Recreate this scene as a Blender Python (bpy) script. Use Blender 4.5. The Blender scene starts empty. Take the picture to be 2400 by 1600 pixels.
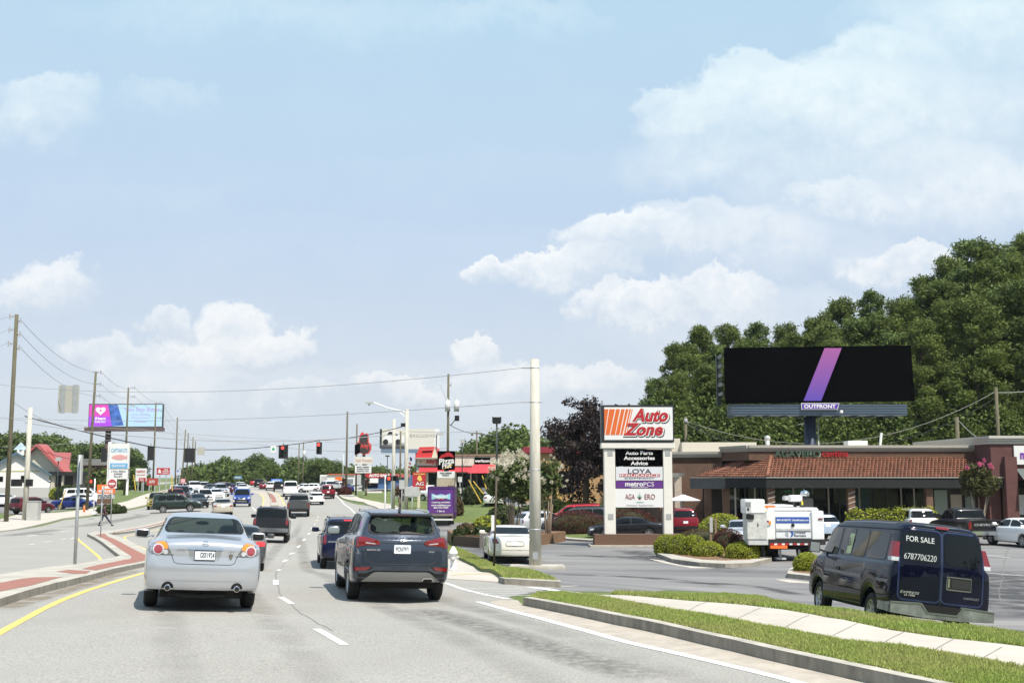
import bpy, bmesh, math, random
import numpy as np
from mathutils import Vector, Matrix
from mathutils.bvhtree import BVHTree
random.seed(7)
S = bpy.context.scene
COL = S.collection
R = math.radians
# ---------------------------------------------------------------- camera, sky, sun, exposure
CZ = 2.27; F = 2667.0; PIT = math.atan(318 / F); CP, SP = math.cos(PIT), math.sin(PIT)
cd = bpy.data.cameras.new('camera'); cam = bpy.data.objects.new('camera', cd); COL.objects.link(cam)
cam.location = (0, 0, CZ); cam.rotation_euler = (math.pi / 2 + PIT, 0, 0)
cd.sensor_width = 36; cd.lens = F / 2400 * 36; cd.clip_start = .1; cd.clip_end = 6000
S.camera = cam
S.view_settings.view_transform = 'Standard'; S.view_settings.look = 'None'
S.view_settings.exposure = 0.38; S.view_settings.gamma = 1

def pdir(px, py):
    a = (px - 1200) / F; b = (800 - py) / F
    return Vector((a, CP - b * SP, SP + b * CP))
def pt(px, py, Y):
    d = pdir(px, py); t = Y / d.y
    return Vector((d.x * t, Y, CZ + d.z * t))

SUN_DIR = Vector((.30, -.44, .85)).normalized()
sd = bpy.data.lights.new('sun', 'SUN'); sd.energy = 5.0; sd.angle = R(.53); sd.color = (1, .93, .83)
so = bpy.data.objects.new('sun', sd); COL.objects.link(so)
so.rotation_euler = SUN_DIR.to_track_quat('Z', 'Y').to_euler()

def make_world():
    w = bpy.data.worlds.new('World'); S.world = w; w.use_nodes = True
    nt = w.node_tree; N = nt.nodes; L = nt.links; N.clear()
    out = N.new('ShaderNodeOutputWorld'); bg = N.new('ShaderNodeBackground'); bg.inputs[1].default_value = .105
    L.new(bg.outputs[0], out.inputs[0])
    sky = N.new('ShaderNodeTexSky'); sky.sky_type = 'NISHITA'; sky.sun_disc = False
    sky.sun_elevation = math.asin(SUN_DIR.z); sky.sun_rotation = math.atan2(SUN_DIR.x, SUN_DIR.y)
    sky.air_density = 1.0; sky.dust_density = 1.5; sky.ozone_density = 2.0
    tc = N.new('ShaderNodeTexCoord'); sep = N.new('ShaderNodeSeparateXYZ'); L.new(tc.outputs['Generated'], sep.inputs[0])
    def M(op, a, b=None, c=None, clamp=False):
        n = N.new('ShaderNodeMath'); n.operation = op; n.use_clamp = clamp
        for i, v in enumerate((a, b, c)):
            if v is None: continue
            if isinstance(v, (int, float)): n.inputs[i].default_value = v
            else: L.new(v, n.inputs[i])
        return n.outputs[0]
    yy = M('MAXIMUM', sep.outputs[1], .02)
    u0 = M('DIVIDE', sep.outputs[0], yy); v0 = M('DIVIDE', sep.outputs[2], yy)
    cmb = N.new('ShaderNodeCombineXYZ'); L.new(u0, cmb.inputs[0]); L.new(v0, cmb.inputs[1])
    def noise(scale, det=6, rough=.6, vec=None, off=0):
        n = N.new('ShaderNodeTexNoise'); n.inputs['Scale'].default_value = scale; n.inputs['Detail'].default_value = det
        n.inputs['Roughness'].default_value = rough
        if off:
            mp = N.new('ShaderNodeMapping'); mp.inputs['Location'].default_value = (off, off * .7, 0); L.new(vec, mp.inputs[0]); vec = mp.outputs[0]
        L.new(vec, n.inputs['Vector']); return n
    na = noise(8, 10, .66, cmb.outputs[0]); nb = noise(8, 10, .66, cmb.outputs[0], 3.7); nf = noise(30, 8, .7, cmb.outputs[0], 1.3)
    # offset the coordinates so the outlines of the cumulus are ragged
    u = M('ADD', u0, M('MULTIPLY', M('SUBTRACT', na.outputs[0], .5), .12))
    v = M('ADD', v0, M('MULTIPLY', M('SUBTRACT', nb.outputs[0], .5), .10))
    v = M('ADD', v, M('MULTIPLY', M('SUBTRACT', nf.outputs[0], .5), .034)); u = M('ADD', u, M('MULTIPLY', M('SUBTRACT', nf.outputs[0], .5), .038))
    def blob(cx, cy, rx, ry, soft, amp):
        d = pdir(cx, cy); bu, bv = d.x / d.y, d.z / d.y
        a = M('POWER', M('ABSOLUTE', M('DIVIDE', M('SUBTRACT', u, bu), rx / F)), 2)
        b = M('DIVIDE', M('SUBTRACT', v, bv), ry / F)
        # flatter bases: the lower half falls off more softly
        b2 = M('POWER', M('ABSOLUTE', b), 2)
        e = M('SUBTRACT', 1.0, M('ADD', a, b2))
        # crisp tops, soft bases
        k = M('ADD', soft, M('MULTIPLY', M('MAXIMUM', b, -.6), soft * .9))
        o = M('MULTIPLY', M('MULTIPLY', e, k, clamp=True), amp)
        return o, M('MULTIPLY', o, b)
    BL = [ # cx, cy, rx, ry, edge hardness, strength
        (1900, 300, 430, 170, 1.8, .85), (1780, 235, 150, 130, 2.5, .7), (2040, 250, 260, 210, 2.0, .8), (2330, 160, 300, 220, 1.4, .7),
        (2200, 60, 330, 130, 1.0, .5), (1560, 260, 110, 60, 2.2, .5), (1640, 330, 200, 80, 1.6, .45), (2000, 130, 120, 60, 1.2, .3),
        (1450, 570, 170, 75, 2.6, .9), (1330, 640, 170, 60, 2.2, .85), (1150, 645, 75, 40, 2.4, .85), (1650, 560, 330, 90, 1.3, .6),
        (1480, 715, 170, 50, 2.2, .85), (1680, 690, 150, 62, 2.2, .8), (1960, 480, 150, 60, 1.6, .6), (2230, 430, 260, 120, 1.2, .6),
        (2130, 620, 150, 60, 2.0, .75), (2350, 480, 200, 130, 1.2, .5), (1800, 620, 350, 120, .9, .45), (2050, 500, 420, 170, .8, .5), (1650, 420, 260, 90, .9, .4), (2300, 330, 260, 160, .9, .5), (1800, 780, 500, 110, .8, .35),
        (130, 690, 140, 80, 1.5, .75), (30, 700, 120, 60, 1.4, .55), (545, 770, 120, 75, 1.8, .8), (470, 830, 170, 60, 1.5, .75),
        (650, 810, 120, 60, 2.0, .75), (370, 760, 70, 45, 2.0, .55), (250, 850, 120, 55, 1.6, .55), (100, 250, 150, 80, 1.4, .55), (60, 310, 200, 80, 1.0, .45),
        (1110, 830, 70, 50, 2.6, .75), (940, 930, 130, 45, 1.8, .65), (1150, 890, 130, 45, 1.6, .5), (1400, 890, 130, 50, 1.8, .6), (1270, 900, 130, 50, 1.6, .5),
        (700, 940, 130, 40, 1.4, .45), (400, 900, 220, 60, 1.1, .45), (640, 60, 560, 110, .7, .36), (1200, 60, 260, 70, .9, .36), (380, 260, 140, 60, 1.0, .25),
        (900, 620, 700, 120, .35, .12), (1250, 420, 600, 90, .35, .12), (1100, 960, 1300, 120, .5, .3), (300, 480, 500, 90, .4, .12)]
    tot = None; tb = None; sw = None
    for b in BL:
        o, ob = blob(*b)
        tb = ob if tb is None else M('ADD', tb, ob); sw = o if sw is None else M('ADD', sw, o)
        tot = o if tot is None else M('SUBTRACT', M('ADD', tot, o), M('MULTIPLY', tot, o))
    # veil of thin cloud over the whole dome, also behind the viewer
    mp = N.new('ShaderNodeMapping'); mp.inputs['Scale'].default_value = (1, 1, 2.6); L.new(tc.outputs['Generated'], mp.inputs[0])
    ng = noise(2.2, 9, .6, mp.outputs[0], .9)
    rg = N.new('ShaderNodeMapRange'); rg.interpolation_type = 'SMOOTHSTEP'
    L.new(ng.outputs[0], rg.inputs[0]); rg.inputs[1].default_value = .44; rg.inputs[2].default_value = .68; rg.inputs[4].default_value = .75
    front = N.new('ShaderNodeMapRange'); L.new(sep.outputs[1], front.inputs[0]); front.inputs[1].default_value = .1; front.inputs[2].default_value = .55
    gen = M('MULTIPLY', rg.outputs[0], M('SUBTRACT', 1.0, M('MULTIPLY', front.outputs[0], .93)))
    thin = M('MULTIPLY', na.outputs[0], .12)
    dens = M('ADD', M('MULTIPLY', tot, front.outputs[0]), M('ADD', gen, thin), clamp=True)
    # sky colour: the Nishita sky plus the milky summer air near the horizon
    el = M('ABSOLUTE', sep.outputs[2])
    hz = N.new('ShaderNodeMapRange'); L.new(el, hz.inputs[0]); hz.inputs[1].default_value = 0; hz.inputs[2].default_value = .36; hz.inputs[3].default_value = .92; hz.inputs[4].default_value = .88
    mix = N.new('ShaderNodeMix'); mix.data_type = 'RGBA'; L.new(hz.outputs[0], mix.inputs[0]); L.new(sky.outputs[0], mix.inputs[6])
    def ramp(cols):
        r = N.new('ShaderNodeValToRGB'); L.new(el, r.inputs[0]); e = r.color_ramp.elements
        for i, (p, c) in enumerate(cols):
            x = e[i] if i < 2 else e.new(p); x.position = p; x.color = tuple(v / 10 for v in c) + (1,)
        s = N.new('ShaderNodeVectorMath'); s.operation = 'SCALE'; s.inputs[3].default_value = 10; L.new(r.outputs[0], s.inputs[0]); return s.outputs[0]
    L.new(ramp(SKYRAMP), mix.inputs[7])
    grad = N.new('ShaderNodeMapRange'); grad.interpolation_type = 'SMOOTHSTEP'; L.new(v0, grad.inputs[0])
    # bright crowns, faintly grey-blue bellies
    bel = M('ADD', M('MULTIPLY', M('DIVIDE', tb, M('MAXIMUM', sw, .05)), .28), M('ADD', M('MULTIPLY', nf.outputs[0], .45), M('MULTIPLY', nb.outputs[0], .5)))
    cr = N.new('ShaderNodeMix'); cr.data_type = 'RGBA'; bm_ = N.new('ShaderNodeMapRange'); L.new(bel, bm_.inputs[0]); bm_.inputs[1].default_value = .33; bm_.inputs[2].default_value = .66
    L.new(bm_.outputs[0], cr.inputs[0]); L.new(ramp(CLOUDLO), cr.inputs[6]); L.new(ramp(CLOUDHI), cr.inputs[7])
    fin = N.new('ShaderNodeMix'); fin.data_type = 'RGBA'; L.new(M('MULTIPLY', dens, .92), fin.inputs[0]); L.new(mix.outputs[2], fin.inputs[6]); L.new(cr.outputs[2], fin.inputs[7])
    L.new(fin.outputs[2], bg.inputs[0])
SKYRAMP = [(0, (5.0, 5.5, 6.0)), (1, (2.0, 3.6, 6.0)), (.10, (4.8, 5.4, 6.2)), (.2, (4.15, 5.15, 6.45)), (.38, (3.95, 5.5, 6.75))]
CLOUDLO = [(0, (5.2, 5.5, 5.9)), (1, (5.2, 5.6, 6.2)), (.2, (5.0, 5.7, 6.5)), (.38, (4.3, 5.8, 6.8))]
CLOUDHI = [(0, (7.0, 7.0, 7.0)), (1, (6.6, 6.8, 7.0)), (.2, (7.1, 7.3, 7.4)), (.38, (5.9, 7.0, 7.4))]
make_world()

# ---------------------------------------------------------------- materials
MATS = {}
def pm(name, c, rough=.6, var=.0, scale=4., metal=0., coat=0., bump=0., bscale=None, spec=.5, emit=0., c2=None, det=5, stretch=(1, 1, 1), island=0., transl=0., aniso=None, wave=None, speck=0., sscale=60.):
    if name in MATS: return MATS[name]
    m = bpy.data.materials.new(name); m.use_nodes = True; nt = m.node_tree; N = nt.nodes; L = nt.links
    b = N['Principled BSDF']; c = tuple(c) + (1,)
    b.inputs['Base Color'].default_value = c; b.inputs['Roughness'].default_value = rough; b.inputs['Metallic'].default_value = metal
    b.inputs['Coat Weight'].default_value = coat; b.inputs['Coat Roughness'].default_value = .04; b.inputs['Specular IOR Level'].default_value = spec
    m.diffuse_color = c
    if emit: b.inputs['Emission Color'].default_value = c; b.inputs['Emission Strength'].default_value = emit
    vec = None
    if var or bump:
        tc = N.new('ShaderNodeTexCoord'); mp = N.new('ShaderNodeMapping'); mp.inputs['Scale'].default_value = stretch
        L.new(tc.outputs['Object'], mp.inputs[0]); vec = mp.outputs[0]
    col = None
    if var:
        n = N.new('ShaderNodeTexNoise'); n.inputs['Scale'].default_value = scale; n.inputs['Detail'].default_value = det; n.inputs['Roughness'].default_value = .65
        L.new(vec, n.inputs['Vector'])
        mr = N.new('ShaderNodeMapRange'); L.new(n.outputs[0], mr.inputs[0]); mr.inputs[1].default_value = .28; mr.inputs[2].default_value = .72
        mx = N.new('ShaderNodeMix'); mx.data_type = 'RGBA'; L.new(mr.outputs[0], mx.inputs[0])
        d = c2 if c2 else tuple(x * (1 - var) for x in c[:3])
        mx.inputs[6].default_value = tuple(d)[:3] + (1,)
        mx.inputs[7].default_value = tuple(min(1, x * (1 + var * (0 if c2 else .8))) for x in c[:3]) + (1,); col = mx.outputs[2]
    if island:
        g = N.new('ShaderNodeNewGeometry'); mr = N.new('ShaderNodeMapRange'); L.new(g.outputs['Random Per Island'], mr.inputs[0]); mr.inputs[3].default_value = 1 - island; mr.inputs[4].default_value = 1 + island
        mx = N.new('ShaderNodeMix'); mx.data_type = 'RGBA'; mx.blend_type = 'MULTIPLY'; mx.inputs[0].default_value = 1
        if col: L.new(col, mx.inputs[6])
        else: mx.inputs[6].default_value = c
        L.new(mr.outputs[0], mx.inputs[7]); col = mx.outputs[2]
    if speck:
        n = N.new('ShaderNodeTexNoise'); n.inputs['Scale'].default_value = sscale; n.inputs['Detail'].default_value = 3; L.new(vec, n.inputs['Vector'])
        mr = N.new('ShaderNodeMapRange'); L.new(n.outputs[0], mr.inputs[0]); mr.inputs[1].default_value = .3; mr.inputs[2].default_value = .7; mr.inputs[3].default_value = 1 - speck; mr.inputs[4].default_value = 1 + speck
        mx = N.new('ShaderNodeMix'); mx.data_type = 'RGBA'; mx.blend_type = 'MULTIPLY'; mx.inputs[0].default_value = 1; L.new(col, mx.inputs[6]); L.new(mr.outputs[0], mx.inputs[7]); col = mx.outputs[2]
    if col: L.new(col, b.inputs['Base Color'])
    if bump:
        n = N.new('ShaderNodeTexNoise'); n.inputs['Scale'].default_value = bscale or scale * 5; n.inputs['Detail'].default_value = 4; L.new(vec, n.inputs['Vector'])
        bp = N.new('ShaderNodeBump'); bp.inputs['Strength'].default_value = bump; bp.inputs['Distance'].default_value = .02; L.new(n.outputs[0], bp.inputs['Height']); L.new(bp.outputs[0], b.inputs['Normal'])
    if transl:
        t = N.new('ShaderNodeBsdfTranslucent'); mxs = N.new('ShaderNodeMixShader'); mxs.inputs[0].default_value = transl
        if col: L.new(col, t.inputs[0])
        else: t.inputs[0].default_value = c
        L.new(b.outputs[0], mxs.inputs[1]); L.new(t.outputs[0], mxs.inputs[2]); L.new(mxs.outputs[0], N['Material Output'].inputs[0])
    MATS[name] = m; return m

def plastic(n, c, **k): return pm(n, c, rough=k.pop('rough', .5), **k)
def paint(n, c, metal=.35): return pm('paint_' + n, c, rough=.28, metal=metal * .6, coat=1.0 if max(c) > .3 else .55, spec=.5 if max(c) > .3 else .12, var=.04, scale=1.2)
M_glass = pm('car_glass', (.006, .008, .009), rough=.03, spec=.3)
M_glassg = pm('green_glass', (.05, .085, .075), rough=.04, spec=.8, coat=.5)
M_tyre = pm('rubber', (.018, .018, .018), rough=.85, var=.2, scale=20)
M_rim = pm('alloy', (.45, .45, .46), rough=.3, metal=.8, var=.08)
M_under = pm('underbody', (.012, .012, .012), rough=.9, var=.3, scale=5)
M_black = pm('black_plastic', (.016, .016, .017), rough=.5, var=.1, spec=.25)
M_chrome = pm('chrome', (.75, .75, .76), rough=.12, metal=1.)
M_red = pm('tail_red', (.17, .006, .009), rough=.12, coat=1., var=.25, scale=18)
M_redlit = pm('brake_red', (.8, .02, .02), rough=.15, coat=1., emit=.6)
M_amber = pm('amber_lens', (.75, .24, .02), rough=.15, coat=1., var=.2, scale=20)
M_clear = pm('clear_lens', (.50, .51, .53), rough=.1, coat=1., var=.15, scale=20)
M_white = pm('white_paint', (.78, .78, .77), rough=.45, var=.04, scale=2)
M_plate = pm('plate_white', (.72, .75, .78), rough=.4, var=.12, scale=30)
M_ink = pm('ink', (.03, .035, .06), rough=.5)
M_alu = pm('aluminium', (.52, .52, .5), rough=.45, metal=.4, var=.1, scale=3)
M_steel = pm('galvanised_steel', (.42, .44, .45), rough=.5, metal=.5, var=.15, scale=4)
M_wood = pm('pole_wood', (.115, .105, .065), rough=.9, var=.35, scale=3, stretch=(6, 6, .4), bump=.4)
M_conc = pm('pole_concrete', (.50, .48, .41), rough=.8, var=.22, scale=2.5, stretch=(3, 3, .5))
M_wire = pm('cable_black', (.03, .03, .03), rough=.6)
M_wirel = pm('cable_grey', (.3, .3, .3), rough=.5)

# ---------------------------------------------------------------- object helpers
def link(o, parent=None):
    COL.objects.link(o)
    if parent: o.parent = parent
    return o
def tag(o, label=None, cat=None, group=None, kind=None):
    if label: o['label'] = label
    if cat: o['category'] = cat
    if group: o['group'] = group
    if kind: o['kind'] = kind
    return o
def thing(name, loc, label, cat, group=None, rz=0.):
    o = bpy.data.objects.new(name, None); o.empty_display_size = .3; o.location = loc; o.rotation_euler = (0, 0, rz); link(o)
    return tag(o, label, cat, group)
def mesh(name, vs, fs, mats, smooth=False, mi=None):
    me = bpy.data.meshes.new(name); me.from_pydata([tuple(v) for v in vs], [], fs)
    if not isinstance(mats, (list, tuple)): mats = [mats]
    for m in mats: me.materials.append(m)
    if mi: me.polygons.foreach_set('material_index', mi)
    if smooth: me.polygons.foreach_set('use_smooth', [True] * len(fs))
    me.update(); return me
class MB:
    def __init__(s): s.v = []; s.f = []; s.mi = []; s.m = 0
    def add(s, vs, fs):
        k = len(s.v); s.v += [tuple(v) for v in vs]; s.f += [tuple(k + i for i in f) for f in fs]; s.mi += [s.m] * len(fs); return s
    def box(s, x0, x1, y0, y1, z0, z1, mat=None):
        vs = [(x, y, z) for z in (z0, z1) for y in (y0, y1) for x in (x0, x1)]
        if mat: vs = [mat @ Vector(v) for v in vs]
        return s.add(vs, [(0, 2, 3, 1), (4, 5, 7, 6), (0, 1, 5, 4), (1, 3, 7, 5), (3, 2, 6, 7), (2, 0, 4, 6)])
    def tube(s, pts, r, n=8, cap=True):
        pts = [Vector(p) for p in pts]; rs = r if isinstance(r, (list, tuple)) else [r] * len(pts)
        vs = []; 
        for i, p in enumerate(pts):
            d = (pts[min(i + 1, len(pts) - 1)] - pts[max(i - 1, 0)]).normalized()
            a = d.cross(Vector((0, 0, 1)) if abs(d.z) < .95 else Vector((1, 0, 0))).normalized(); b = d.cross(a)
            for k in range(n):
                t = 2 * math.pi * k / n; vs.append(p + (a * math.cos(t) + b * math.sin(t)) * rs[i])
        fs = [(i * n + k, i * n + (k + 1) % n, (i + 1) * n + (k + 1) % n, (i + 1) * n + k) for i in range(len(pts) - 1) for k in range(n)]
        if cap: fs += [tuple(range(n - 1, -1, -1)), tuple((len(pts) - 1) * n + k for k in range(n))]
        return s.add(vs, fs)
    def prism(s, poly, axis, a, b):
        # poly of 2D points, extruded along axis from a to b
        def mk(p, t):
            return {'x': (t, p[0], p[1]), 'y': (p[0], t, p[1]), 'z': (p[0], p[1], t)}[axis]
        n = len(poly); vs = [mk(p, a) for p in poly] + [mk(p, b) for p in poly]
        return s.add(vs, [tuple(range(n)), tuple(range(2 * n - 1, n - 1, -1))] + [(i, n + i, n + (i + 1) % n, (i + 1) % n) for i in range(n)])
    def ball(s, c, r, nu=12, nv=8):
        if not isinstance(r, (tuple, list)): r = (r, r, r)
        vs = []; fs = []
        for j in range(nv + 1):
            ph = math.pi * j / nv
            for i in range(nu):
                th = 2 * math.pi * i / nu; vs.append((c[0] + r[0] * math.sin(ph) * math.cos(th), c[1] + r[1] * math.sin(ph) * math.sin(th), c[2] + r[2] * math.cos(ph)))
        for j in range(nv):
            for i in range(nu): fs.append((j * nu + i, (j + 1) * nu + i, (j + 1) * nu + (i + 1) % nu, j * nu + (i + 1) % nu))
        return s.add(vs, fs)
    def sball(s, c, r, e=.45, nu=20, nv=12):
        k = len(s.v); s.ball((0, 0, 0), 1, nu, nv); f = lambda t: math.copysign(abs(t) ** e, t)
        s.v[k:] = [(c[0] + r[0] * f(x), c[1] + r[1] * f(y), c[2] + r[2] * f(z)) for x, y, z in s.v[k:]]; return s
    def build(s, name, mats, parent=None, smooth=False, bevel=0.):
        me = mesh(name, s.v, s.f, mats, smooth, s.mi if isinstance(mats, (list, tuple)) else None)
        bm = bmesh.new(); bm.from_mesh(me); bmesh.ops.recalc_face_normals(bm, faces=bm.faces)
        if bevel: bmesh.ops.bevel(bm, geom=bm.edges[:], offset=bevel, segments=2, affect='EDGES', clamp_overlap=True)
        bm.to_mesh(me); bm.free()
        o = bpy.data.objects.new(name, me); link(o, parent); return o
FONT = None
def text_mesh(s, size=1., bold=0., shear=0., width=None, ext=.004, height=None, spacing=1.):
    c = bpy.data.curves.new('t', 'FONT'); c.body = s; c.size = size; c.align_x = 'CENTER'; c.align_y = 'CENTER'; c.offset = bold * size; c.shear = shear; c.extrude = ext
    c.resolution_u = 3; c.space_character = spacing
    o = bpy.data.objects.new('t', c); COL.objects.link(o)
    dg = bpy.context.evaluated_depsgraph_get(); dg.update()
    me = bpy.data.meshes.new_from_object(o.evaluated_get(dg)); bpy.data.objects.remove(o)
    n = len(me.vertices)
    if n:
        a = np.empty(n * 3); me.vertices.foreach_get('co', a); a = a.reshape(-1, 3)
        lo, hi = a.min(0), a.max(0); cc = (lo + hi) / 2; a[:, :2] -= cc[:2]
        if width: a[:, 0] *= width / (hi[0] - lo[0]); 
        if width and not height: a[:, 1] *= width / (hi[0] - lo[0])
        if height: a[:, 1] *= height / (hi[1] - lo[1])
        me.vertices.foreach_set('co', a.ravel()); me.update()
    return me
def text(name, s, mat, parent, loc, rz=0., tilt=math.pi / 2, **k):
    me = text_mesh(s, **k); me.materials.clear(); me.materials.append(mat); me.name = name
    o = bpy.data.objects.new(name, me); link(o, parent); o.location = loc; o.rotation_euler = (tilt, 0, rz); return o

# ---------------------------------------------------------------- terrain
CTRL = [(458, 1417, 19.), (935, 1410, 22.4), (745, 1334, 42.6), (632, 1268, 56.5), (699, 1210, 102), (743, 1185, 134), (681, 1161, 155), (566, 1186, 119),
        (405, 1200, 110), (241, 1230, 90), (1187, 1316, 46.5), (1033, 1240, 90), (1495, 1280, 65), (1265, 1333, 43), (1860, 1311, 49), (2310, 1275, 61),
        (1735, 1250, 77), (2300, 1250, 77), (160, 1195, 130), (187, 1333, 32), (14, 1224, 93), (1110, 1337, 31.4), (1229, 1413, 21.4), (1938, 1480, 15.9),
        (2347, 1531, 14.), (1531, 1390, 25), (2057, 1452, 18.6), (2330, 1493, 16.3), (1830, 1418, 21.8), (2200, 1470, 17.4), (712, 1153, 200), (634, 1150, 230), (1428, 1367, 33), (50, 1150, 175), (1158, 1180, 110), (900, 1165, 150), (280, 1150, 190), (470, 1188, 120)]
CW = [(0, 10, .08), (-6, 10, .18), (6, 11, .06), (0, 2, .1), (8, 3, .1), (-10, 4, .2), (8.3, 23.2, -.9), (7.3, 28, -.88), (7.6, 22.2, -.84), (10.4, 20.2, -.72), (13, 18, -.6), (5.6, 26.4, -.8), (-70, 240, .3), (-40, 255, .6), (0, 250, .3), (60, 230, .2),
      (110, 120, -1.3), (90, 60, -1.4), (-90, 60, -1.2), (-60, 30, -.6), (40, 25, -1.2), (-130, 150, -.8)]
_P = [(p.x, p.y, p.z) for p in (pt(*c) for c in CTRL)] + CW
_P = np.array(_P)
def _uv(x, y): return x / (y + 14.) * 1.6, np.log(y + 14.)
_u, _v = _uv(_P[:, 0], _P[:, 1])
def _phi(r2): return r2 * np.log(r2 + 1e-9) * .5
_n = len(_P); _A = np.zeros((_n + 3, _n + 3))
_A[:_n, :_n] = _phi((_u[:, None] - _u) ** 2 + (_v[:, None] - _v) ** 2) + np.eye(_n) * .004
_A[:_n, _n] = 1; _A[:_n, _n + 1] = _u; _A[:_n, _n + 2] = _v; _A[_n:, :_n] = _A[:_n, _n:].T
_W = np.linalg.solve(_A, np.concatenate([_P[:, 2], [0, 0, 0]]))
GL = 2.; GX0, GX1, GY0, GY1 = -170, 170, -12, 360
_gx = np.arange(GX0, GX1 + .1, GL); _gy = np.arange(GY0, GY1 + .1, GL)
XX, YY = np.meshgrid(_gx, _gy, indexing='ij')
def _rbf(x, y):
    y = np.maximum(y, 2.); u, v = _uv(x, y); u = np.clip(u, -1.5, 1.5)
    z = _W[_n] + _W[_n + 1] * u + _W[_n + 2] * v
    for k in range(_n): z = z + _W[k] * _phi((u - _u[k]) ** 2 + (v - _v[k]) ** 2)
    return z
ZN = np.clip(_rbf(XX, YY), -2.3, 1.0)
_b = np.clip((YY - 235) / 60, 0, 1); _b = _b * _b * (3 - 2 * _b); ZN = ZN * (1 - _b) + .5 * _b
_b = np.clip((np.abs(XX) - 120) / 50, 0, 1); ZN = ZN * (1 - _b) + .5 * _b
_b = np.clip((4 - YY) / 14, 0, 1); ZN = ZN * (1 - _b) + .5 * _b * 0 + ZN * 0
ZN[YY < 4] = np.clip(ZN[YY < 4], -.6, .3)
def Z(x, y):
    fx = (x - GX0) / GL; fy = (y - GY0) / GL
    i = int(min(max(math.floor(fx), 0), len(_gx) - 2)); j = int(min(max(math.floor(fy), 0), len(_gy) - 2))
    a = min(max(fx - i, 0), 1); b = min(max(fy - j, 0), 1)
    z00, z10, z01, z11 = ZN[i, j], ZN[i + 1, j], ZN[i, j + 1], ZN[i + 1, j + 1]
    # diagonal from (i,j) to (i+1,j+1)
    return float(z00 + a * (z10 - z00) + b * (z11 - z10)) if a >= b else float(z00 + b * (z01 - z00) + a * (z11 - z01))
def gnd(px, py, dh=0.):
    d = pdir(px, py); t = 3.; last = t
    while t < 420:
        p = Vector((0, 0, CZ)) + d * t
        if p.z < Z(p.x, p.y) + dh: break
        last = t; t += .15 + t * .012
    lo, hi = last, t
    for _ in range(22):
        m = (lo + hi) / 2; p = Vector((0, 0, CZ)) + d * m
        if p.z < Z(p.x, p.y) + dh: hi = m
        else: lo = m
    p = Vector((0, 0, CZ)) + d * hi; return Vector((p.x, p.y, Z(p.x, p.y)))
def gy(px, Y):
    a = (px - 1200) / F; X = a * Y
    for _ in range(4): z = Z(X, Y); X = a * (Y * CP + (z - CZ) * SP)
    return Vector((X, Y, Z(X, Y)))
def clip_half(poly, n, c):
    out = []
    for i in range(len(poly)):
        p, q = poly[i], poly[(i + 1) % len(poly)]
        dp = p[0] * n[0] + p[1] * n[1] - c; dq = q[0] * n[0] + q[1] * n[1] - c
        if dp >= 0: out.append(p)
        if (dp > 0 and dq < 0) or (dp < 0 and dq > 0):
            t = dp / (dp - dq); out.append((p[0] + t * (q[0] - p[0]), p[1] + t * (q[1] - p[1])))
    return out
def clipgrid(poly, cell, ox=0., oy=0., diag=True):
    res = []; xs = [p[0] for p in poly]
    i0 = math.floor((min(xs) - ox) / cell); i1 = math.ceil((max(xs) - ox) / cell)
    for i in range(i0, i1):
        a = clip_half(clip_half(poly, (1, 0), ox + i * cell), (-1, 0), -(ox + (i + 1) * cell))
        if len(a) < 3: continue
        ys = [p[1] for p in a]
        for j in range(math.floor((min(ys) - oy) / cell), math.ceil((max(ys) - oy) / cell)):
            b = clip_half(clip_half(a, (0, 1), oy + j * cell), (0, -1), -(oy + (j + 1) * cell))
            if len(b) < 3: continue
            if diag:
                c = ox + i * cell - (oy + j * cell)
                for s in (1, -1):
                    d = clip_half(b, (s, -s), s * c)
                    if len(d) >= 3: res.append(d)
            else: res.append(b)
    return res
def parea(p): return sum(p[i][0] * p[(i + 1) % len(p)][1] - p[(i + 1) % len(p)][0] * p[i][1] for i in range(len(p))) / 2
def drape(polys, off, zf=None):
    vs = []; fs = []; idx = {}
    for poly in polys:
        if parea(poly) < 0: poly = poly[::-1]
        for q in clipgrid(poly, GL, GX0, GY0):
            if abs(parea(q)) < 1e-6: continue
            f = []
            for p in q:
                k = (round(p[0], 4), round(p[1], 4))
                if k not in idx: idx[k] = len(vs); vs.append((k[0], k[1], Z(*k) + off))
                if not f or f[-1] != idx[k]: f.append(idx[k])
            if len(f) > 1 and f[0] == f[-1]: f.pop()
            if len(set(f)) >= 3 and len(set(f)) == len(f): fs.append(tuple(f))
    return vs, fs
def W2(lst, dh=0.):
    # list of src pixels (px,py) or ('w',X,Y) -> world XY
    out = []
    for p in lst:
        if p[0] == 'w': out.append((p[1], p[2]))
        else: g = gnd(*p, dh); out.append((g.x, g.y))
    return out
def sheet(name, polys, off, mat, kind='structure', label=None, cat=None, parent=None, raw=False):
    vs, fs = drape(polys if raw else [W2(p, off if off > .05 else 0) for p in polys], off)
    o = bpy.data.objects.new(name, mesh(name, vs, fs, mat)); link(o, parent); tag(o, label, cat, None, kind); return o
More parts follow.
